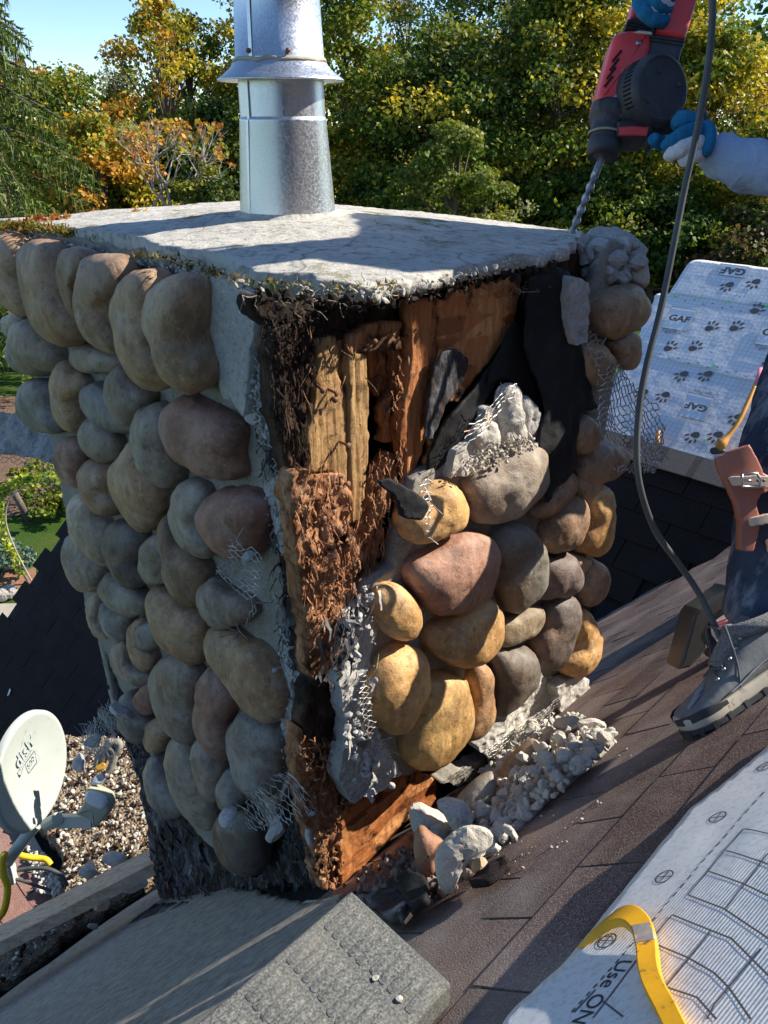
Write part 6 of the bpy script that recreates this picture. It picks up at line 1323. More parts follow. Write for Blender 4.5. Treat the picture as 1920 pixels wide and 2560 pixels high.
text_mesh('dish', .068, (lx, ly, dn), dpt3(*za(430, 850), .004), dish, M['greyink'], 'logo_lettering', bold=.0012, sx=.95)
text_mesh('NETWORK', .0135, (lx, ly, dn), dpt3(*za(480, 1040), .004), dish, M['greyink'], 'logo_lettering', sx=1.5)
text_mesh('500', .028, (lx, ly, dn), dpt3(*za(655, 1060), .004), dish, M['greyink'], 'logo_lettering', bold=.0006, sx=1.)
def band(name, outer, inner, o=.004):
    A_ = smooth_path([dpt3(*za(*p), o) for p in outer], 30); B_ = smooth_path([dpt3(*za(*p), o) for p in inner], 30); V = np.r_[A_, B_]; F = np.array([[i, i + 1, i + 31, i + 30] for i in range(29)]); return mk(name, V, F, M['greyink'], dish, smooth=False)
band('logo_swoosh', [(350, 690), (400, 500), (480, 350), (575, 250), (615, 300), (620, 400), (605, 505)], [(355, 690), (412, 510), (495, 385), (545, 350), (585, 390), (592, 430), (600, 505)])
band('logo_swoosh', [(290, 1320), (320, 1420), (355, 1455), (400, 1380), (440, 1250), (485, 1110)], [(296, 1330), (340, 1375), (375, 1365), (400, 1340), (430, 1240), (478, 1110)])
fb = MB()
for a, b in (((500, 1100), (740, 750)), ((740, 750), (808, 1050)), ((808, 1050), (600, 1335)), ((600, 1335), (500, 1100))):
    pa, pb = dpt3(*za(*a), .004), dpt3(*za(*b), .004); d = nrm(pb - pa); fb.box((pa + pb) / 2, (d, np.cross(dn, d), dn), (np.linalg.norm(pb - pa) / 2, .0016, .0003))
fb.build('logo_frame', M['greyink'], dish, smooth=False)
zb = lambda x, y: (x * .3888, 1700 + y * .3888)
def pb_(x, y, d): return at(*zb(x, y), d)
mb = MB(); pa, pb = pb_(330, 905, 2.74), pb_(600, 905, 2.71); d = nrm(pb - pa); mb.box((pa + pb) / 2, (d, nrm(np.cross(CN, d)), nrm(np.cross(d, np.cross(CN, d)))), (np.linalg.norm(pb - pa) / 2, .020, .016))
mb.tube([pb_(300, 930, 2.74), pb_(370, 890, 2.70)], .022, 10); mb.build('feed_arm', M['dish'], dish, smooth=False)
P = closed(cpoly(2.70, [(560, 705), (590, 692), (690, 735), (713, 770), (714, 830), (665, 900), (612, 942), (590, 890), (545, 870), (500, 850), (540, 790)], 0, 1700, .3888), 44); V, F = prism(camfr(2.70), P, -.05, .02, .012, 3); mk('feed_housing', V, F, M['lnb'], dish)
P = closed(cpoly(2.68, [(552, 735), (580, 712), (660, 740), (690, 775), (685, 810), (650, 825), (590, 800), (553, 765)], 0, 1700, .3888), 40); V, F = prism(camfr(2.68), P, -.02, .018, .012, 3); mk('feed_cap', V, F, M['white'], dish)
V, F, T = tube(smooth_path([pb_(230, 930, 2.78), pb_(185, 985, 2.78), pb_(110, 1085, 2.79), pb_(50, 1170, 2.80)], 16), .0215 * 1.0, 16); mk('pole', V, [F, T], M['dish'], dish)
P = cpoly(2.80, [(-40, 1190), (20, 1160), (75, 1195), (85, 1240), (98, 1305), (70, 1300), (30, 1260), (-40, 1275)], 0, 1700, .3888); V, F = prism(camfr(2.80), P, -.03, .02, .004, 2); mk('foot_bracket', V, F, M['dish'], dish, smooth=False)
# cables by the dish
V, F, T = tube(smooth_path([pb_(-60, 1210, 2.8), pb_(0, 1160, 2.76), pb_(28, 1122, 2.74), pb_(15, 1170, 2.73), pb_(25, 1260, 2.73), pb_(48, 1330, 2.74), pb_(35, 1450, 2.74), pb_(0, 1520, 2.76), pb_(-60, 1560, 2.8)], 60), .0125, 10)
o = mk('yellow_cable', V, [F, T], M['ycable'], None); tag(o, 'yellow cord looping over the foot of the satellite dish at the left edge', 'cable', 'yellow cables')
V, F, T = tube(smooth_path([pb_(105, 1118, 2.84), pb_(140, 1130, 2.84), pb_(200, 1142, 2.85), pb_(260, 1148, 2.86), pb_(300, 1158, 2.86), pb_(325, 1188, 2.86)], 30), .0115, 10)
o = mk('yellow_cable', V, [F, T], M['ycable'], None); tag(o, 'short yellow cord running right from behind the dish pole to the gravel', 'cable', 'yellow cables')
for k, pts in enumerate(([(50, 1240), (120, 1222), (240, 1210), (330, 1222), (400, 1265), (430, 1325)], [(60, 1275), (140, 1290), (240, 1325), (330, 1355)])):
    V, F, T = tube(smooth_path([pb_(x, y, 2.83 - .02 * k) for x, y in pts], 30), .008 if k == 0 else .006, 8); o = mk('black_cable', V, [F, T], M['cable'], None); tag(o, ('upper' if k == 0 else 'lower') + ' of two black cords running from the dish foot across red shingles', 'cable', 'black cables')

# ---------------------------------------------------------------- rubble, fallen stones, timber, valley debris
def heap(name, px, fr_, mat, disp, cell=.008, th=.02, warp=.01, seed=0, kind=None, label=None, cat=None):
    pl = px2(fr_, px); o = patch(name, fr_, pl, cell, disp, th, mat, None, warp, 30, seed=seed); tag(o, label, cat, kind=kind); return o
def scatter(name, px, plane, cnt, s0, s1, mat, seed, up_=nA, lift=.3, pile=0., label=None, cat=None, dens=None):
    r = np.random.default_rng(seed); pl = np.array(px, float); mn, mx = pl.min(0), pl.max(0); mb = MB(); k = 0; cx_, cy_ = pl.mean(0)
    while k < cnt:
        x, y = r.uniform(mn, mx)
        if not inpoly(np.array([x]), np.array([y]), pl)[0]: continue
        k += 1; s = s0 + (s1 - s0) * r.random() ** 2.6; V, F = bit(plane(x, y) + up_ * s * lift, (s, s * r.uniform(.6, 1), s * r.uniform(.4, .8)), r); mb.add(V, F)
    o = mb.build(name, mat, None, smooth=False); tag(o, label, cat, kind='stuff'); return o
# pile at the right face foot
pile_px = [(1215, 1905), (1290, 1830), (1400, 1800), (1440, 1785), (1500, 1800), (1545, 1850), (1510, 1890), (1440, 1940), (1390, 1990), (1300, 2060), (1240, 2130), (1180, 2170), (1150, 2130), (1180, 2040), (1190, 1960)]
def PH(px, py):
    e = .0
    c = (1370, 1890); d = math.hypot((px - c[0]) / 190, (py - c[1]) / 150); return hA(px, py, .006 + .05 * max(0, 1 - d) * np.random.default_rng(int(px * 7 + py * 13)).random() ** .5)
PM = M['rubble']
mb_h = heap('rubble_dust', [(1190, 1960), (1290, 1850), (1440, 1800), (1535, 1850), (1500, 1895), (1380, 1995), (1290, 2075), (1170, 2160), (1100, 2120)], FA(.004), mortar('fine_rubble', (.33, .29, .24), (.48, .43, .36), 140), lambda x, y: .004 + .006 * f2(x, y, 20, 4, 3) + .003 * f2(x, y, 80, 3, 4), .006, .004, .014, 3, 'stuff', 'fine pale grit and dust spread under the rubble pile', 'grit')
scatter('gravel_rubble', pile_px, PH, 900, .003, .018, PM, 5, label='small broken mortar bits heaped at the foot of the right stone face', cat='rubble')
scatter('gravel_rubble', [(1000, 2120), (1180, 1960), (1240, 2060), (1200, 2180), (1080, 2260), (960, 2290), (880, 2260), (900, 2180)], lambda x, y: hA(x, y, .01), 500, .003, .013, plain('brown_rubble', (.22, .15, .11), .95, .5, 60), 6, label='dark bits of mortar and rotten wood between the wood panel and the shingles', cat='rubble')
scatter('roof_crumbs', [(1180, 2180), (1300, 2080), (1450, 1960), (1560, 1870), (1620, 1900), (1500, 2060), (1330, 2180), (1200, 2290)], lambda x, y: hA(x, y, .0025), 40, .0010, .0032, PM, 15, label='sparse pale crumbs scattered on the brown shingles beside the rubble', cat='crumbs')
def big_chunk(px, py, w, h, off, mat, seed, label, ang=0., name='mortar_chunk', grp='loose mortar chunks at the pile', sub=2, cat='mortar chunk'):
    p = hA(px, py, off); d = float(p[1] * cP - p[2] * sP); a = RAD(ang); ex = CX * math.cos(a) + CY * math.sin(a); ey = -CX * math.sin(a) + CY * math.cos(a)
    V, F = chunk(p, (w / 1.7 / FPX * d, h / 1.7 / FPX * d, min(w, h) / 1.9 / FPX * d), seed, np.array([ex, ey, CN]).T, sub); o = mk(name, V, F, mat if not isinstance(mat, str) else M[mat], None, smooth=False); tag(o, label, cat, grp); return o
for q in ((1420, 1815, 62, 52, .03, 1, 'largest pale block at the top of the rubble pile beside the stone corner'), (1475, 1815, 60, 34, .025, 2, 'flat pale slab on the upper right of the rubble pile'), (1512, 1842, 44, 30, .02, 3, 'wedge shaped chunk at the far right tip of the rubble pile'),
          (1398, 1862, 44, 66, .03, 4, 'upright pale chunk in the middle of the rubble pile'), (1445, 1868, 56, 36, .02, 5, 'faceted chunk on the right slope of the rubble pile'), (1375, 1920, 62, 48, .02, 6, 'rounded pale chunk at the near side of the rubble pile'), (1425, 1915, 48, 34, .02, 7, 'grey chunk near the lower right edge of the rubble pile'),
          (1462, 1895, 34, 26, .015, 8, 'small chunk resting on grit right of the pile middle'), (1350, 1870, 38, 40, .03, 9, 'chunk leaning against the pale mortar patch'), (1312, 1990, 40, 30, .015, 10, 'grey chunk in the shaded lower part of the pile'), (1265, 1985, 44, 36, .015, 11, 'squarish grey chunk right of the fallen stone'),
          (1340, 1975, 38, 30, .012, 12, 'small grey chunk on the lower rim of the pile'), (1250, 2035, 34, 28, .012, 13, 'grey chunk low on the pile by the shingles'), (1208, 2030, 44, 56, .02, 14, 'bright upright chunk behind the big fallen stone'), (1200, 2170, 40, 46, .02, 15, 'brown angular chunk in front of the hollow of the big fallen stone')):
    big_chunk(q[0], q[1], q[2], q[3], q[4], 'rubble' if q[5] != 15 else plain('tan_chunk', (.42, .31, .2), .9, .2), 60 + q[5], q[6])
def fallen(px, tint, seed, label, off=.03, pale=None, depth=1.2):
    p = hA(*np.mean(px, 0), off); fr_ = lambda o=0.: (p + CN * o, CX, CY, CN)
    global _ff
    P = px2(fr_(), px); D = closed(P, 80); c = D.mean(0); d = D - c; a = np.arctan2(d[:, 1], d[:, 0]); rr = np.hypot(*d.T); o = np.argsort(a); a = a[o]; rr = rr[o]
    na = 44; A = np.linspace(-np.pi, np.pi, na, endpoint=False); r = np.interp(A, np.r_[a - 2 * np.pi, a, a + 2 * np.pi], np.r_[rr, rr, rr]); H = r.min() * depth; T_ = np.linspace(.02, 3.1, 26); V = []
    for t in T_:
        s = np.sin(t) ** .75; V.append(p + (c[0] + r * s * np.cos(A))[:, None] * CX + (c[1] + r * s * np.sin(A))[:, None] * CY + H * math.copysign(abs(math.cos(t)) ** .8, math.cos(t)) * CN)
    V = np.concatenate(V); V = V + ((.004 if pale is None else .014) * fbm(V * (22 if pale is None else 34) + seed, 4, seed))[:, None] * nrm(CN + (CY if pale else 0)); m = len(T_); i = np.arange(m - 1)[:, None] * na; j = np.arange(na)[None]; k = (j + 1) % na
    ob = mk('fallen_stone', V, np.stack([i + j, i + na + j, i + na + k, i + k], -1).reshape(-1, 4), M['stone'] if pale is None else M[pale], None, smooth=pale is None, color=tint); tag(ob, label, 'river stone', 'river stones fallen at the chimney foot'); return ob
Z5_ = (800, 1200, .4822)
fallen(zz([(920, 1540), (980, 1440), (1060, 1370), (1120, 1345), (1148, 1440), (1130, 1500), (1060, 1530), (980, 1570)], *Z5_), (.40, .33, .24), 1, 'fallen grey tan stone half buried on the left slope of the rubble pile', .03)
fallen(zz([(700, 1680), (770, 1590), (850, 1530), (900, 1520), (910, 1600), (880, 1690), (800, 1740), (740, 1740)], *Z5_), (.38, .36, .30), 2, 'fallen dusty stone standing between the pile and the orange board', .03)
Z2_ = (500, 1900, .4822)
fallen(zz([(1350, 200), (1420, 110), (1500, 70), (1535, 110), (1520, 190), (1440, 270), (1390, 290)], *Z2_), (.42, .38, .30), 3, 'pale grey fallen stone at the upper left edge of the rubble', .035) if False else None
fallen(zz([(1088, 250), (1140, 235), (1230, 270), (1310, 340), (1280, 410), (1200, 400), (1120, 370), (1092, 330)], *Z2_), (.48, .42, .33), 4, 'broken pale stone leaning over the reddish half stone', .045, 'rubble')
fallen(zz([(1230, 215), (1340, 205), (1415, 280), (1400, 350), (1330, 370), (1270, 290)], *Z2_), (.48, .42, .33), 5, 'flat angular mortar slab wedged above the two broken stones', .04, 'pale')
fallen(zz([(1112, 400), (1145, 342), (1200, 380), (1265, 430), (1225, 510), (1220, 600), (1160, 590), (1112, 500)], *Z2_), (.46, .25, .15), 6, 'reddish brown half stone with a pale broken edge', .045)
fallen(zz([(1225, 480), (1280, 410), (1380, 355), (1480, 360), (1520, 410), (1490, 480), (1450, 470), (1380, 540), (1340, 600), (1310, 680), (1250, 670), (1218, 560)], *Z2_), (.50, .43, .32), 7, 'big pale hollow half stone lying nearest the shingles', .05, 'rubble')
for k, (px, w, h, lab, mt) in enumerate((((1180, 2230), 0, 0, '', ''),)): pass
def scrap(name, px, off, mat, label, cat, bend=.015, fr_=None, grp=None, seed=0, th=.002, cell=.005):
    F_ = FA(off) if fr_ is None else fr_; pl = px2(F_, px); o = patch(name, F_, pl, cell, lambda x, y: bend * (f2(x, y, 14, 4, seed) + .5), th, mat if not isinstance(mat, str) else M[mat], None, .005, 40, seed=seed); tag(o, label, cat, grp); return o
scrap('felt_scrap', zz([(985, 650), (1050, 620), (1065, 690), (1110, 800), (1060, 850), (1000, 850), (930, 800), (870, 740), (940, 710), (985, 700)], *Z2_), .02, 'oldfelt', 'torn grey felt scrap lying above the grey block', 'felt scrap', grp='torn felt scraps on the roof', seed=3)
scrap('felt_scrap', zz([(1000, 640), (1090, 600), (1180, 640), (1195, 740), (1110, 790), (1060, 720)], *Z2_), .03, 'felt', 'black felt scrap below the reddish half stone', 'felt scrap', grp='torn felt scraps on the roof', seed=4)
scrap('shingle_scrap', zz([(1400, 660), (1480, 560), (1580, 530), (1630, 550), (1560, 600), (1500, 650)], *Z2_), .015, M['shshade'], 'ragged brown shingle scrap beside the big hollow stone', 'shingle scrap', seed=5)
scrap('shingle_scrap', zz([(1570, 350), (1590, 330), (1650, 400), (1645, 420), (1600, 390)], *Z2_), .02, 'pale', 'thin pale sliver in the bits right of the hollow stone', 'sliver', seed=6)
fr_f = FL(-.03); scrap('metal_flashing', [(739, 2258), (800, 2250), (850, 2238), (850, 2330), (740, 2332)], 0, plain('dull_flashing', (.27, .25, .21), .6, .2, 20), 'dull grey metal flashing plate standing behind the tip of the ribbed block', 'flashing', .002, fr_f, seed=8)
# timber across the valley
tA, tB = at(-80, 2374, 2.38), at(392, 2132, 2.50); td = nrm(tB - tA); tn = nrm(nA * .9 + Z * .5 - td * (td @ (nA * .9 + Z * .5))); tw_ = nrm(np.cross(tn, td)); tw_ = tw_ if tw_ @ CY < 0 else -tw_
mb = MB(); V, F = prism(((tA + tB) / 2, td, tw_, tn), [(-.42, -.066), (.0, -.067), (np.linalg.norm(tB - tA) / 2, -.066), (np.linalg.norm(tB - tA) / 2, .066), (0, .0655), (-.42, .066)], -.04, 0, .002, 2); mb.add(V, F)
o = mb.build('timber_plank', M['plank'], None, smooth=False); tag(o, 'long weathered timber plank lying across the valley at lower left', 'plank')
# lit debris bed in the valley
VZ = -2.60
FV = (np.array([0, 0, VZ]), R, L, Z)
vb = [(150, 1835), (345, 1850), (372, 1990), (385, 2180), (330, 2230), (180, 2320), (60, 2420), (-60, 2500), (-60, 2440), (60, 2300), (160, 2235), (150, 2120), (75, 2040), (60, 1900)]
def vd_(x, y): return .012 * f2(x, y, 6, 4, 2) + .010 * f2(x, y, 40, 4, 3)
heap('gravel_bed', vb, FV, M['gravel'], vd_, .012, .08, .03, 2, 'stuff', 'brown gravelly debris filling the roof valley beside the dish', 'gravel')
hV = lambda x, y: ray(x, y) * ((VZ + .008) / ray(x, y)[2])
vinner = [(110, 1820), (330, 1850), (370, 1990), (385, 2170), (250, 2260), (60, 2400), (-20, 2480), (60, 2330), (165, 2235), (155, 2120), (85, 2040)]
scatter('pale_bits', vinner, hV, 800, .0025, .014, M['rubble'], 8, up_=Z, label='scattered pale mortar bits over the gravel in the roof valley', cat='mortar bits')
scatter('pale_bits', [(60, 2110), (110, 2140), (165, 2225), (150, 2245), (100, 2230)], lambda x, y: ray(x, y) * ((LZ + .0) / ray(x, y)[2]), 160, .006, .018, M['pale'], 12, up_=Z, label='white mortar bits scattered on the grey edge flashing by the cords', cat='mortar bits')
scatter('wood_bits', vinner, hV, 260, .005, .022, M['darkwood'], 9, up_=Z, label='dark wood crumbs scattered over the gravel in the roof valley', cat='wood bits')
def vchunk(px, py, w, h, lab, mat='pale', seed=1, d=2.62, cat='mortar chunk'):
    V, F = chunk(at(px, py, d), (w / 2 / FPX * d, h / 2 / FPX * d, h / 2 / FPX * d), seed, np.array([CX, CY, CN]).T, 2); o = mk('mortar_chunk', V, F, mat if not isinstance(mat, str) else M[mat], None, smooth=False); tag(o, lab, cat, 'loose chunks around the timber plank')
vchunk(335, 2208, 78, 50, 'pale round chunk tucked beneath the right end of the timber plank', seed=3, d=2.64); vchunk(280, 2150, 74, 42, 'whitish chunk above the timber plank near the wall', seed=4, d=2.72); vchunk(222, 2172, 56, 48, 'rounded white chunk resting above the middle of the plank', seed=5, d=2.70)
vchunk(252, 2262, 48, 34, 'tan block below the middle of the timber plank', plain('tan_block', (.42, .34, .26), .9, .2), 6, 2.62, 'block'); vchunk(232, 2316, 30, 18, 'smooth grey pebble on the plywood edge below the plank', 'mortar', 7, 2.56, 'pebble')
# rope, bag and scraps in the shade above the gravel
V, F, T = tube(smooth_path([at(x * .3888, 1700 + y * .3888, 2.72) for x, y in ((620, 560), (640, 480), (700, 420), (760, 400), (765, 450), (710, 490), (690, 420), (720, 395), (690, 470), (660, 520), (690, 440), (740, 470), (715, 560), (700, 590))], 90), .013, 8); o = mk('rope', V, [F, T], M['rope'], None); tag(o, 'tangled dirty grey rope in the shade under the torn lath', 'rope')
frd = lambda d: (at(200, 1900, d), CX, CY, nrm(CN + CY * .6))
scrap('plastic_scrap', zz([(455, 590), (480, 520), (545, 470), (550, 520), (525, 600), (490, 615)], 0, 1700, .3888), 0, 'bag', 'crumpled bluish plastic scrap left of the rope', 'plastic scrap', .03, frd(2.75), seed=1)
scrap('plastic_scrap', zz([(545, 700), (590, 640), (650, 615), (658, 660), (620, 700), (570, 715)], 0, 1700, .3888), 0, 'bag', 'flat pale plastic scrap lying above the dish feed horn', 'plastic scrap', .02, frd(2.72), seed=2)
scrap('yellow_scrap', zz([(600, 575), (650, 530), (680, 545), (640, 600), (612, 612)], 0, 1700, .3888), 0, plain('yellow_card', (.7, .38, .04), .6, .1), 'folded yellow packaging scrap beside the tangled rope', 'packaging', .015, frd(2.70), seed=3)
scrap('red_label', [(-12, 1975), (6, 1992), (14, 2008), (-4, 2014), (-20, 2000)], 0, 'redp', 'red and white label scrap at the left edge behind the dish', 'label scrap', .004, (at(0, 2000, 2.9), CX, CY, nrm(CN + CY)), seed=4)
scrap('paper_scrap', [(18, 1740), (24, 1722), (27, 1726), (21, 1742)], 0, 'white', 'tiny white scrap lying on the dark rear roof at the left', 'paper scrap', .001, FC(.012), seed=5)
# ---------------------------------------------------------------- vegetation
def leaves(centres, crad, per, size, cols, seed, squash=.6, droop=.0, jitter=.25):
    r = np.random.default_rng(seed); n = len(centres) * per; c = np.repeat(np.asarray(centres), per, 0); rad = np.repeat(np.asarray(crad), per)
    d = r.normal(size=(n, 3)); d /= np.linalg.norm(d, axis=1)[:, None]; rr = r.random(n) ** .45
    P = c + d * (rad * rr)[:, None] * [1, 1, squash]; nrmv = d * .6 + r.normal(size=(n, 3)) * .7 + [0, 0, .5]; nrmv /= np.linalg.norm(nrmv, axis=1)[:, None]
    u = np.cross(nrmv, r.normal(size=(n, 3))); u /= np.linalg.norm(u, axis=1)[:, None] + 1e-9; v = np.cross(nrmv, u); s = size * r.uniform(.45, 1.5, n)[:, None]
    V = np.stack([P - u * s * .5, P + v * s * .42, P + u * s * .5, P - v * s * .42], 1).reshape(-1, 3); F = np.arange(4 * n).reshape(-1, 4)
    cc = np.asarray(cols); k = np.repeat(r.integers(0, len(cc), len(centres)), per); sw = r.random(n) < jitter; k[sw] = r.integers(0, len(cc), sw.sum()); col = cc[k] * r.uniform(.7, 1.3, n)[:, None]
    return V, F, np.repeat(col, 4, 0)
GREEN, DGREEN, YEL, ORA, OLIV, GRYG = (.11, .17, .02), (.05, .09, .018), (.50, .40, .045), (.50, .26, .035), (.24, .25, .035), (.24, .25, .13)
ORN = [0]
def tree(px, D, toppy, width, cols, label, seed, base=GZ, leaf=.125, dens=1., n=90, name='tree', cat='tree', grp='trees behind the house', crown_from=.18, sparse=False, sil=None):
    r = np.random.default_rng(seed); d = ray(px, 700); x, y = d[0] / d[1] * D, D; tr = ray(px, toppy); H = tr[2] / tr[1] * D - base; root = thing(name, label, cat, (x, y, base), grp)
    trunk = MB(); lean = r.normal(size=2) * .03 * H; tp = np.array([[x + lean[0] * t, y + lean[1] * t, base + H * t * .92] for t in np.linspace(0, 1, 9)]) + r.normal(size=(9, 3)) * [.08, .08, 0]
    tr0 = .016 * H + .06; trunk.tube(tp, np.linspace(tr0, .03, 9), 8); C = []; Rd = []
    for k in range(n):
        t = crown_from + (1 - crown_from) * r.random() ** .9; prof = math.sin(math.pi * min(1, max(.06, (t - crown_from) / (1 - crown_from) * .82 + .16))) ** .7
        a = r.random() * 6.283; rr = width * prof * (r.random() ** .45) * r.uniform(.8, 1.1); z = base + H * t; c = np.array([x + lean[0] * t + math.cos(a) * rr, y + math.sin(a) * rr, z]); C.append(c); Rd.append(width * r.uniform(.16, .30))
        if k % (2 if sparse else 4) == 0: q = tp[min(8, max(1, int(t * 8) - 1))]; m = (q + c) / 2 + [0, 0, -.1 * H * .1]; trunk.tube([q, m, c], [.05 if not sparse else .045, .03, .012], 5, cap=False)
    trunk.build('trunk', M['bark'], root, loc=(x, y, base + H * .3)); per = int((215 if not sparse else 80) * dens)
    V, F, c = leaves(C, Rd, per, leaf, cols, seed + 1); mk('crown', V, F, M['leaf'], root, smooth=False, col=c); return root
tree(215, 27, 195, 3.3, [ORA, YEL, OLIV, OLIV, GREEN], 'round yellow green maple just right of the drooping spruce', 11, n=110, dens=1.1, crown_from=.12)
tree(90, 33, 120, 2.0, [ORA, GRYG, GRYG], 'thin bare topped tree rising behind the spruce', 12, sparse=True, n=60)
tree(345, 34, 165, 2.2, [GRYG, GRYG, OLIV], 'pale grey green poplar with sparse crown between the maples', 13, sparse=True, n=120, dens=.9)
tree(455, 29, 10, 2.5, [OLIV, ORA, GREEN, YEL], 'tall open maple with dark trunk and sky showing through, left of the flue', 14, sparse=True, n=110, dens=1.3, crown_from=.25)
tree(550, 31, 40, 2.0, [OLIV, GREEN, YEL], 'slim tall tree touching the left side of the flue', 15, sparse=True, n=80, dens=1.2, crown_from=.25)
tree(300, 23.5, 300, 2.6, [YEL, OLIV, GREEN, ORA], 'low yellow green tree in front of the round maple', 16, n=70, dens=.9, leaf=.13)
tree(430, 25, 330, 2.8, [DGREEN, GREEN, OLIV, ORA], 'dark green understory tree below the tall open maple', 17, n=80, dens=.9)
tree(590, 26, 270, 2.6, [DGREEN, DGREEN, OLIV, GREEN], 'dark tree directly left of the flue base', 18, n=80)
tree(700, 32, -120, 3.0, [OLIV, YEL, GREEN], 'yellowing maple mostly hidden behind the flue', 19, n=100)
tree(880, 28, -90, 3.0, [OLIV, YEL, GREEN, GREEN], 'tall light green maple just right of the flue', 20, n=140, dens=.85, crown_from=.1)
tree(1010, 37, -20, 3.2, [GRYG, OLIV, ORA], 'faded sparse tree far behind, right of the light green maple', 21, sparse=True, n=110)
tree(1110, 27, 70, 4.2, [YEL, OLIV, DGREEN, DGREEN, GREEN], 'broad round olive maple in the middle of the wood', 22, n=190, dens=1.0, crown_from=.06)
tree(1230, 38, -200, 3.5, [DGREEN, DGREEN, GREEN], 'very dark tall conifer like tree behind the olive maple', 23, n=150)
tree(1340, 26.5, -60, 3.6, [OLIV, DGREEN, GREEN, YEL], 'large mixed green maple behind the drill bit', 24, n=190, dens=1.0, crown_from=.05)
tree(1530, 29, -150, 3.8, [DGREEN, GREEN, YEL, OLIV], 'tall yellow flecked maple behind the red hammer drill', 25, n=180, crown_from=.05)
tree(1700, 26, 60, 3.0, [YEL, YEL, OLIV, GREEN], 'bright yellow maple right of the hammer drill behind the cord', 26, n=150, dens=1.1, crown_from=.06)
tree(1830, 24.5, 330, 2.2, [YEL, OLIV, GREEN], 'low yellow green tree behind the gloved hand', 27, n=90)
tree(1935, 29, 40, 2.6, [ORA, ORA, OLIV], 'orange brown tree at the right edge of the wood', 28, n=100)
tree(1800, 36, 160, 2.6, [GRYG, ORA, OLIV], 'faded tree below the patch of sky at the right', 29, sparse=True, n=90)
tree(960, 24.5, 420, 2.2, [GREEN, DGREEN, YEL], 'low leafy tree at the right of the flue base', 30, n=80)
tree(1480, 24.5, 420, 2.4, [DGREEN, GREEN, OLIV], 'dark shrubby tree behind the crown corner', 31, n=90)
tree(1640, 24, 480, 2.4, [DGREEN, DGREEN, GREEN], 'dark bushy tree above the white far sheeting', 32, n=90)
tree(1860, 23, 520, 2.6, [DGREEN, OLIV, (.15, .10, .05)], 'dark undergrowth at the right edge under the sleeve', 33, n=100)
tree(1125, 19, 322, 1.5, [(.17, .20, .03), (.22, .24, .05), GREEN], 'light green feathery bush behind the middle of the crown', 34, n=110, dens=1.2, leaf=.085, name='bush', cat='bush', grp='bushes', crown_from=.3)
tree(1215, 20, 430, 1.3, [GRYG, OLIV], 'thin grey twiggy bush right of the feathery bush', 35, n=50, sparse=True, leaf=.08, name='bush', cat='bush', grp='bushes')
tree(1020, 20, 440, 1.1, [(.17, .20, .03), GREEN], 'small light bush left of the feathery bush', 36, n=50, leaf=.085, name='bush', cat='bush', grp='bushes')
tree(520, 20, 420, 1.2, [DGREEN, OLIV], 'dark holly like bush left of the flue base', 37, n=60, leaf=.08, name='bush', cat='bush', grp='bushes')
# bare branching shrub with a few orange leaves
r = np.random.default_rng(77); root = thing('shrub', 'bare pale branched shrub with a few orange leaves left of the flue', 'shrub', (ray(430, 560)[0] / ray(430, 560)[1] * 20, 20, GZ), 'bushes')
mb = MB(); tips = []
def grow(p, d, l, rad, lev):
    q = p + d * l; mb.tube([p, (p + q) / 2 + r.normal(size=3) * l * .06, q], [rad, rad * .8, rad * .6], 5, cap=False)
    if lev == 0: tips.append(q); return
    for k in range(r.integers(2, 4)): grow(q, nrm(d + r.normal(size=3) * .38 + [0, 0, .1]), l * r.uniform(.6, .85), rad * .6, lev - 1)
b0_ = np.array(WL[root]) + [0, 0, 0.]
for k in range(7): grow(b0_ + r.normal(size=3) * [.3, .2, 0] + [0, 0, 2.9], nrm(np.array([r.normal() * .5, r.normal() * .2, 1.])), .75, .045, 4)
mb.tube([b0_, b0_ + [0, 0, 3.0]], [.12, .07], 6); mb.build('branches', M['branch'], root)
V, F, c = leaves([t for t in tips[::3]], [.12] * len(tips[::3]), 5, .10, [ORA, (.5, .2, .03), YEL], 3); mk('leaves', V, F, M['leaf'], root, smooth=False, col=c)
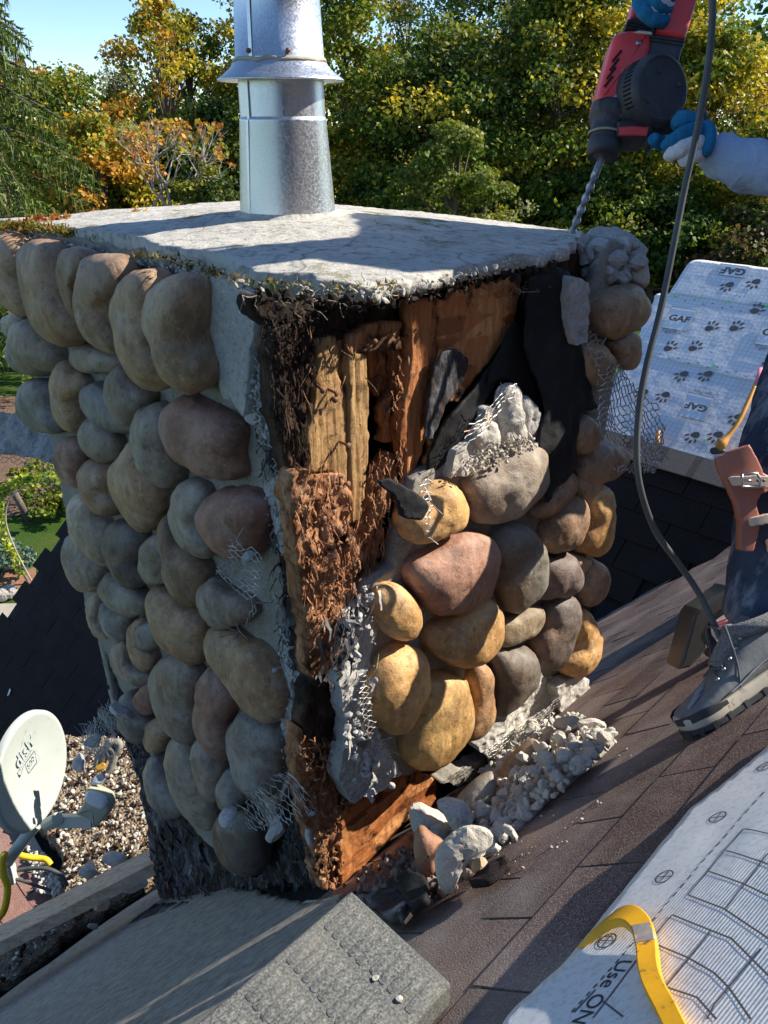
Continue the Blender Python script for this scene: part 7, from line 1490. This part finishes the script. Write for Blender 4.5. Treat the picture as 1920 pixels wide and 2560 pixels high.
# drooping spruce
sp = ray(52, 700); SD = 17.; sx = sp[0] / sp[1] * SD; root = thing('spruce_tree', 'tall dark spruce with long drooping branches at the left edge', 'spruce', (sx, SD, GZ), 'trees behind the house')
mb = MB(); mb.tube([(sx, SD, GZ), (sx - .1, SD, GZ + 4), (sx - .35, SD, GZ + 8.5), (sx - .45, SD, GZ + 11)], [.22, .17, .10, .04], 8); mb.build('trunk', M['bark'], root)
r = np.random.default_rng(9); VV = []; CC = []; br = MB()
for k in range(420):
    t = r.random() ** .85; z = GZ + .6 + t * 9.4; a = r.random() * 6.283; ln = (2.45 * (1 - t) ** .85 + .35) * r.uniform(.7, 1.1); d = np.array([math.cos(a), math.sin(a), 0]); x0_ = sx - .35 * max(0, (z - GZ - 3) / 6)
    P = np.array([[x0_, SD, z] + d * ln * s_ + np.array([0, 0, .10 * ln * math.sin(s_ * 2.4) - .42 * ln * s_ ** 1.6 + .12 * ln * max(0, s_ - .75)]) for s_ in np.linspace(0.08, 1, 9)])
    if k % 3 == 0: br.tube(P, np.linspace(.03, .008, 9), 4, cap=False)
    side = np.array([-d[1], d[0], 0]); m = int(60 * ln) + 30; s_ = r.random(m) ** .8; i = np.minimum(7, (s_ * 8).astype(int)); f_ = (s_ * 8 - i)[:, None]; B = P[i] * (1 - f_) + P[i + 1] * f_
    sw = r.normal(size=m) * .13 * ln * .5 * (1.15 - s_); B = B + side * sw[:, None] - Z * np.abs(sw[:, None]) * .5; hang = r.random(m) < .35; L_ = np.where(hang, r.uniform(.12, .32, m), r.uniform(.05, .12, m))[:, None]
    dr = np.where(hang[:, None], np.c_[r.normal(size=m) * .15, r.normal(size=m) * .15, -np.ones(m)], d + side * np.sign(sw)[:, None] * .8 + r.normal(size=(m, 3)) * .4 - Z * .4); dr /= np.linalg.norm(dr, axis=1)[:, None]
    w = np.cross(dr, r.normal(size=(m, 3))); w /= np.linalg.norm(w, axis=1)[:, None]; w *= np.where(hang, .012, .022)[:, None]
    VV.append(np.stack([B - w, B + w, B + dr * L_ + w * .3, B + dr * L_ - w * .3], 1).reshape(-1, 3)); c = np.array([(.05, .085, .025), (.10, .15, .03), (.18, .22, .04)])[np.minimum(2, r.integers(0, 3, m))] * r.uniform(.7, 1.25, (m, 1)); CC.append(np.repeat(c, 4, 0))
V = np.concatenate(VV); mk('crown', V, np.arange(len(V)).reshape(-1, 4), M['needle'], root, smooth=False, col=np.concatenate(CC)); br.build('branch', M['bark'], root)
# distant wood behind
r = np.random.default_rng(31); C = []; Rd = []
for k in range(520):
    x = r.uniform(-30, 34); z = GZ + r.uniform(.3, 1) ** 1 * (8.2 + 1.2 * math.sin(x * .5) + (3.2 if x > 3 else 0) - (2.4 if x < -8 else 0)) * r.random() ** .6; C.append((x, 44 + r.uniform(-2, 2), z)); Rd.append(r.uniform(1.0, 1.9))
V, F, c = leaves(C, Rd, 110, .30, [DGREEN, DGREEN, OLIV, GREEN], 5); o = mk('woodland', V, F, M['leaf'], None, smooth=False, col=c); tag(o, 'dark mass of far woodland behind the separate trees', 'woodland', kind='stuff')
r = np.random.default_rng(33); C = [(r.uniform(-20, 26), 29 + r.uniform(-1.5, 1.5), GZ + r.uniform(.1, 2.4)) for k in range(330)]
V, F, c = leaves(C, [1.0] * 330, 120, .16, [DGREEN, DGREEN, (.05, .05, .02), OLIV], 6); o = mk('undergrowth', V, F, M['leaf'], None, smooth=False, col=c); tag(o, 'dark tangled undergrowth along the foot of the trees', 'undergrowth', kind='stuff')
# garden things at the left
def gp(px, py, z=GZ): d = ray(px, py); return d * (z / d[2])
arch = thing('garden_arch', 'wire garden arch covered in bright yellow green leaves on the lawn', 'garden arch', gp(72, 1455))
b_ = gp(72, 1460); ap = [b_ + CX * x + Z * z for x, z in ((0, 0), (-.12, .5), (-.16, .9), (-.05, 1.2), (.2, 1.38), (.5, 1.42), (.75, 1.3), (.9, 1.0), (.95, .3), (.95, 0))]
mb = MB(); A_ = smooth_path(ap, 50); mb.tube(A_, .012, 6); mb.tube(A_ + CX * .07 + Z * -.06, .010, 6)
for i in range(0, 50, 3): mb.tube([A_[i], A_[i] + CX * .07 - Z * .06], .005, 4)
mb.build('frame', M['branch'], arch); V, F, c = leaves(A_[2:44:1], [.07] * 42, 26, .05, [(.45, .5, .05), (.35, .42, .04), (.2, .3, .03)], 4, squash=1.); mk('leaves', V, F, M['leaf'], arch, smooth=False, col=c)
V, F, T = tube([gp(72, 1300), gp(72, 1300) + Z * .55 - CX * .14], [.05, .045], 8); o = mk('wooden_post', V, [F, T], M['bark'], None); tag(o, 'short leaning wooden post in the bare soil behind the arch', 'post')
def smallbush(px, py, s, cols, label, seed, n=26, leaf=.06):
    b = gp(px, py); root = thing('garden_plant', label, 'plant', b, 'garden plants'); r = np.random.default_rng(seed); C = [b + r.normal(size=3) * [s * .5, s * .5, s * .3] + Z * s * .6 for _ in range(n)]
    mb = MB(); [mb.tube([b, c_], [.015, .006], 4, cap=False) for c_ in C[::3]]; mb.build('stems', M['bark'], root); V, F, c = leaves(C, [s * .28] * n, 50, leaf, cols, seed); mk('leaves', V, F, M['leaf'], root, smooth=False, col=c)
smallbush(140, 1250, .55, [OLIV, (.3, .32, .05), GREEN], 'leafy shrub against the chimney left edge above the soil', 51)
smallbush(165, 1290, .35, [OLIV, GREEN], 'lower leafy shrub at the edge of the dark roof', 52)
smallbush(55, 1200, .2, [OLIV, (.3, .3, .05)], 'small sprig growing in the bare soil', 53, 10)
smallbush(30, 1428, .35, [(.16, .24, .20), (.10, .17, .13)], 'blue green low plant at the left edge of the lawn', 54, 24)
for k, (px, py) in enumerate(((2, 1502), (16, 1498), (30, 1494), (-14, 1506))):
    p = gp(px, py); V, F = chunk(p + Z * .08, (.12, .09, .09), 30 + k, np.eye(3), 2); o = mk('wall_stone', V, F, M['block'], None, smooth=False); tag(o, ['low wall stone second from the paving corner', 'low wall stone third from the frame edge', 'low wall stone nearest the roof edge', 'low wall stone cut by the frame edge'][k], 'edging stone', 'edging stones by the paving')
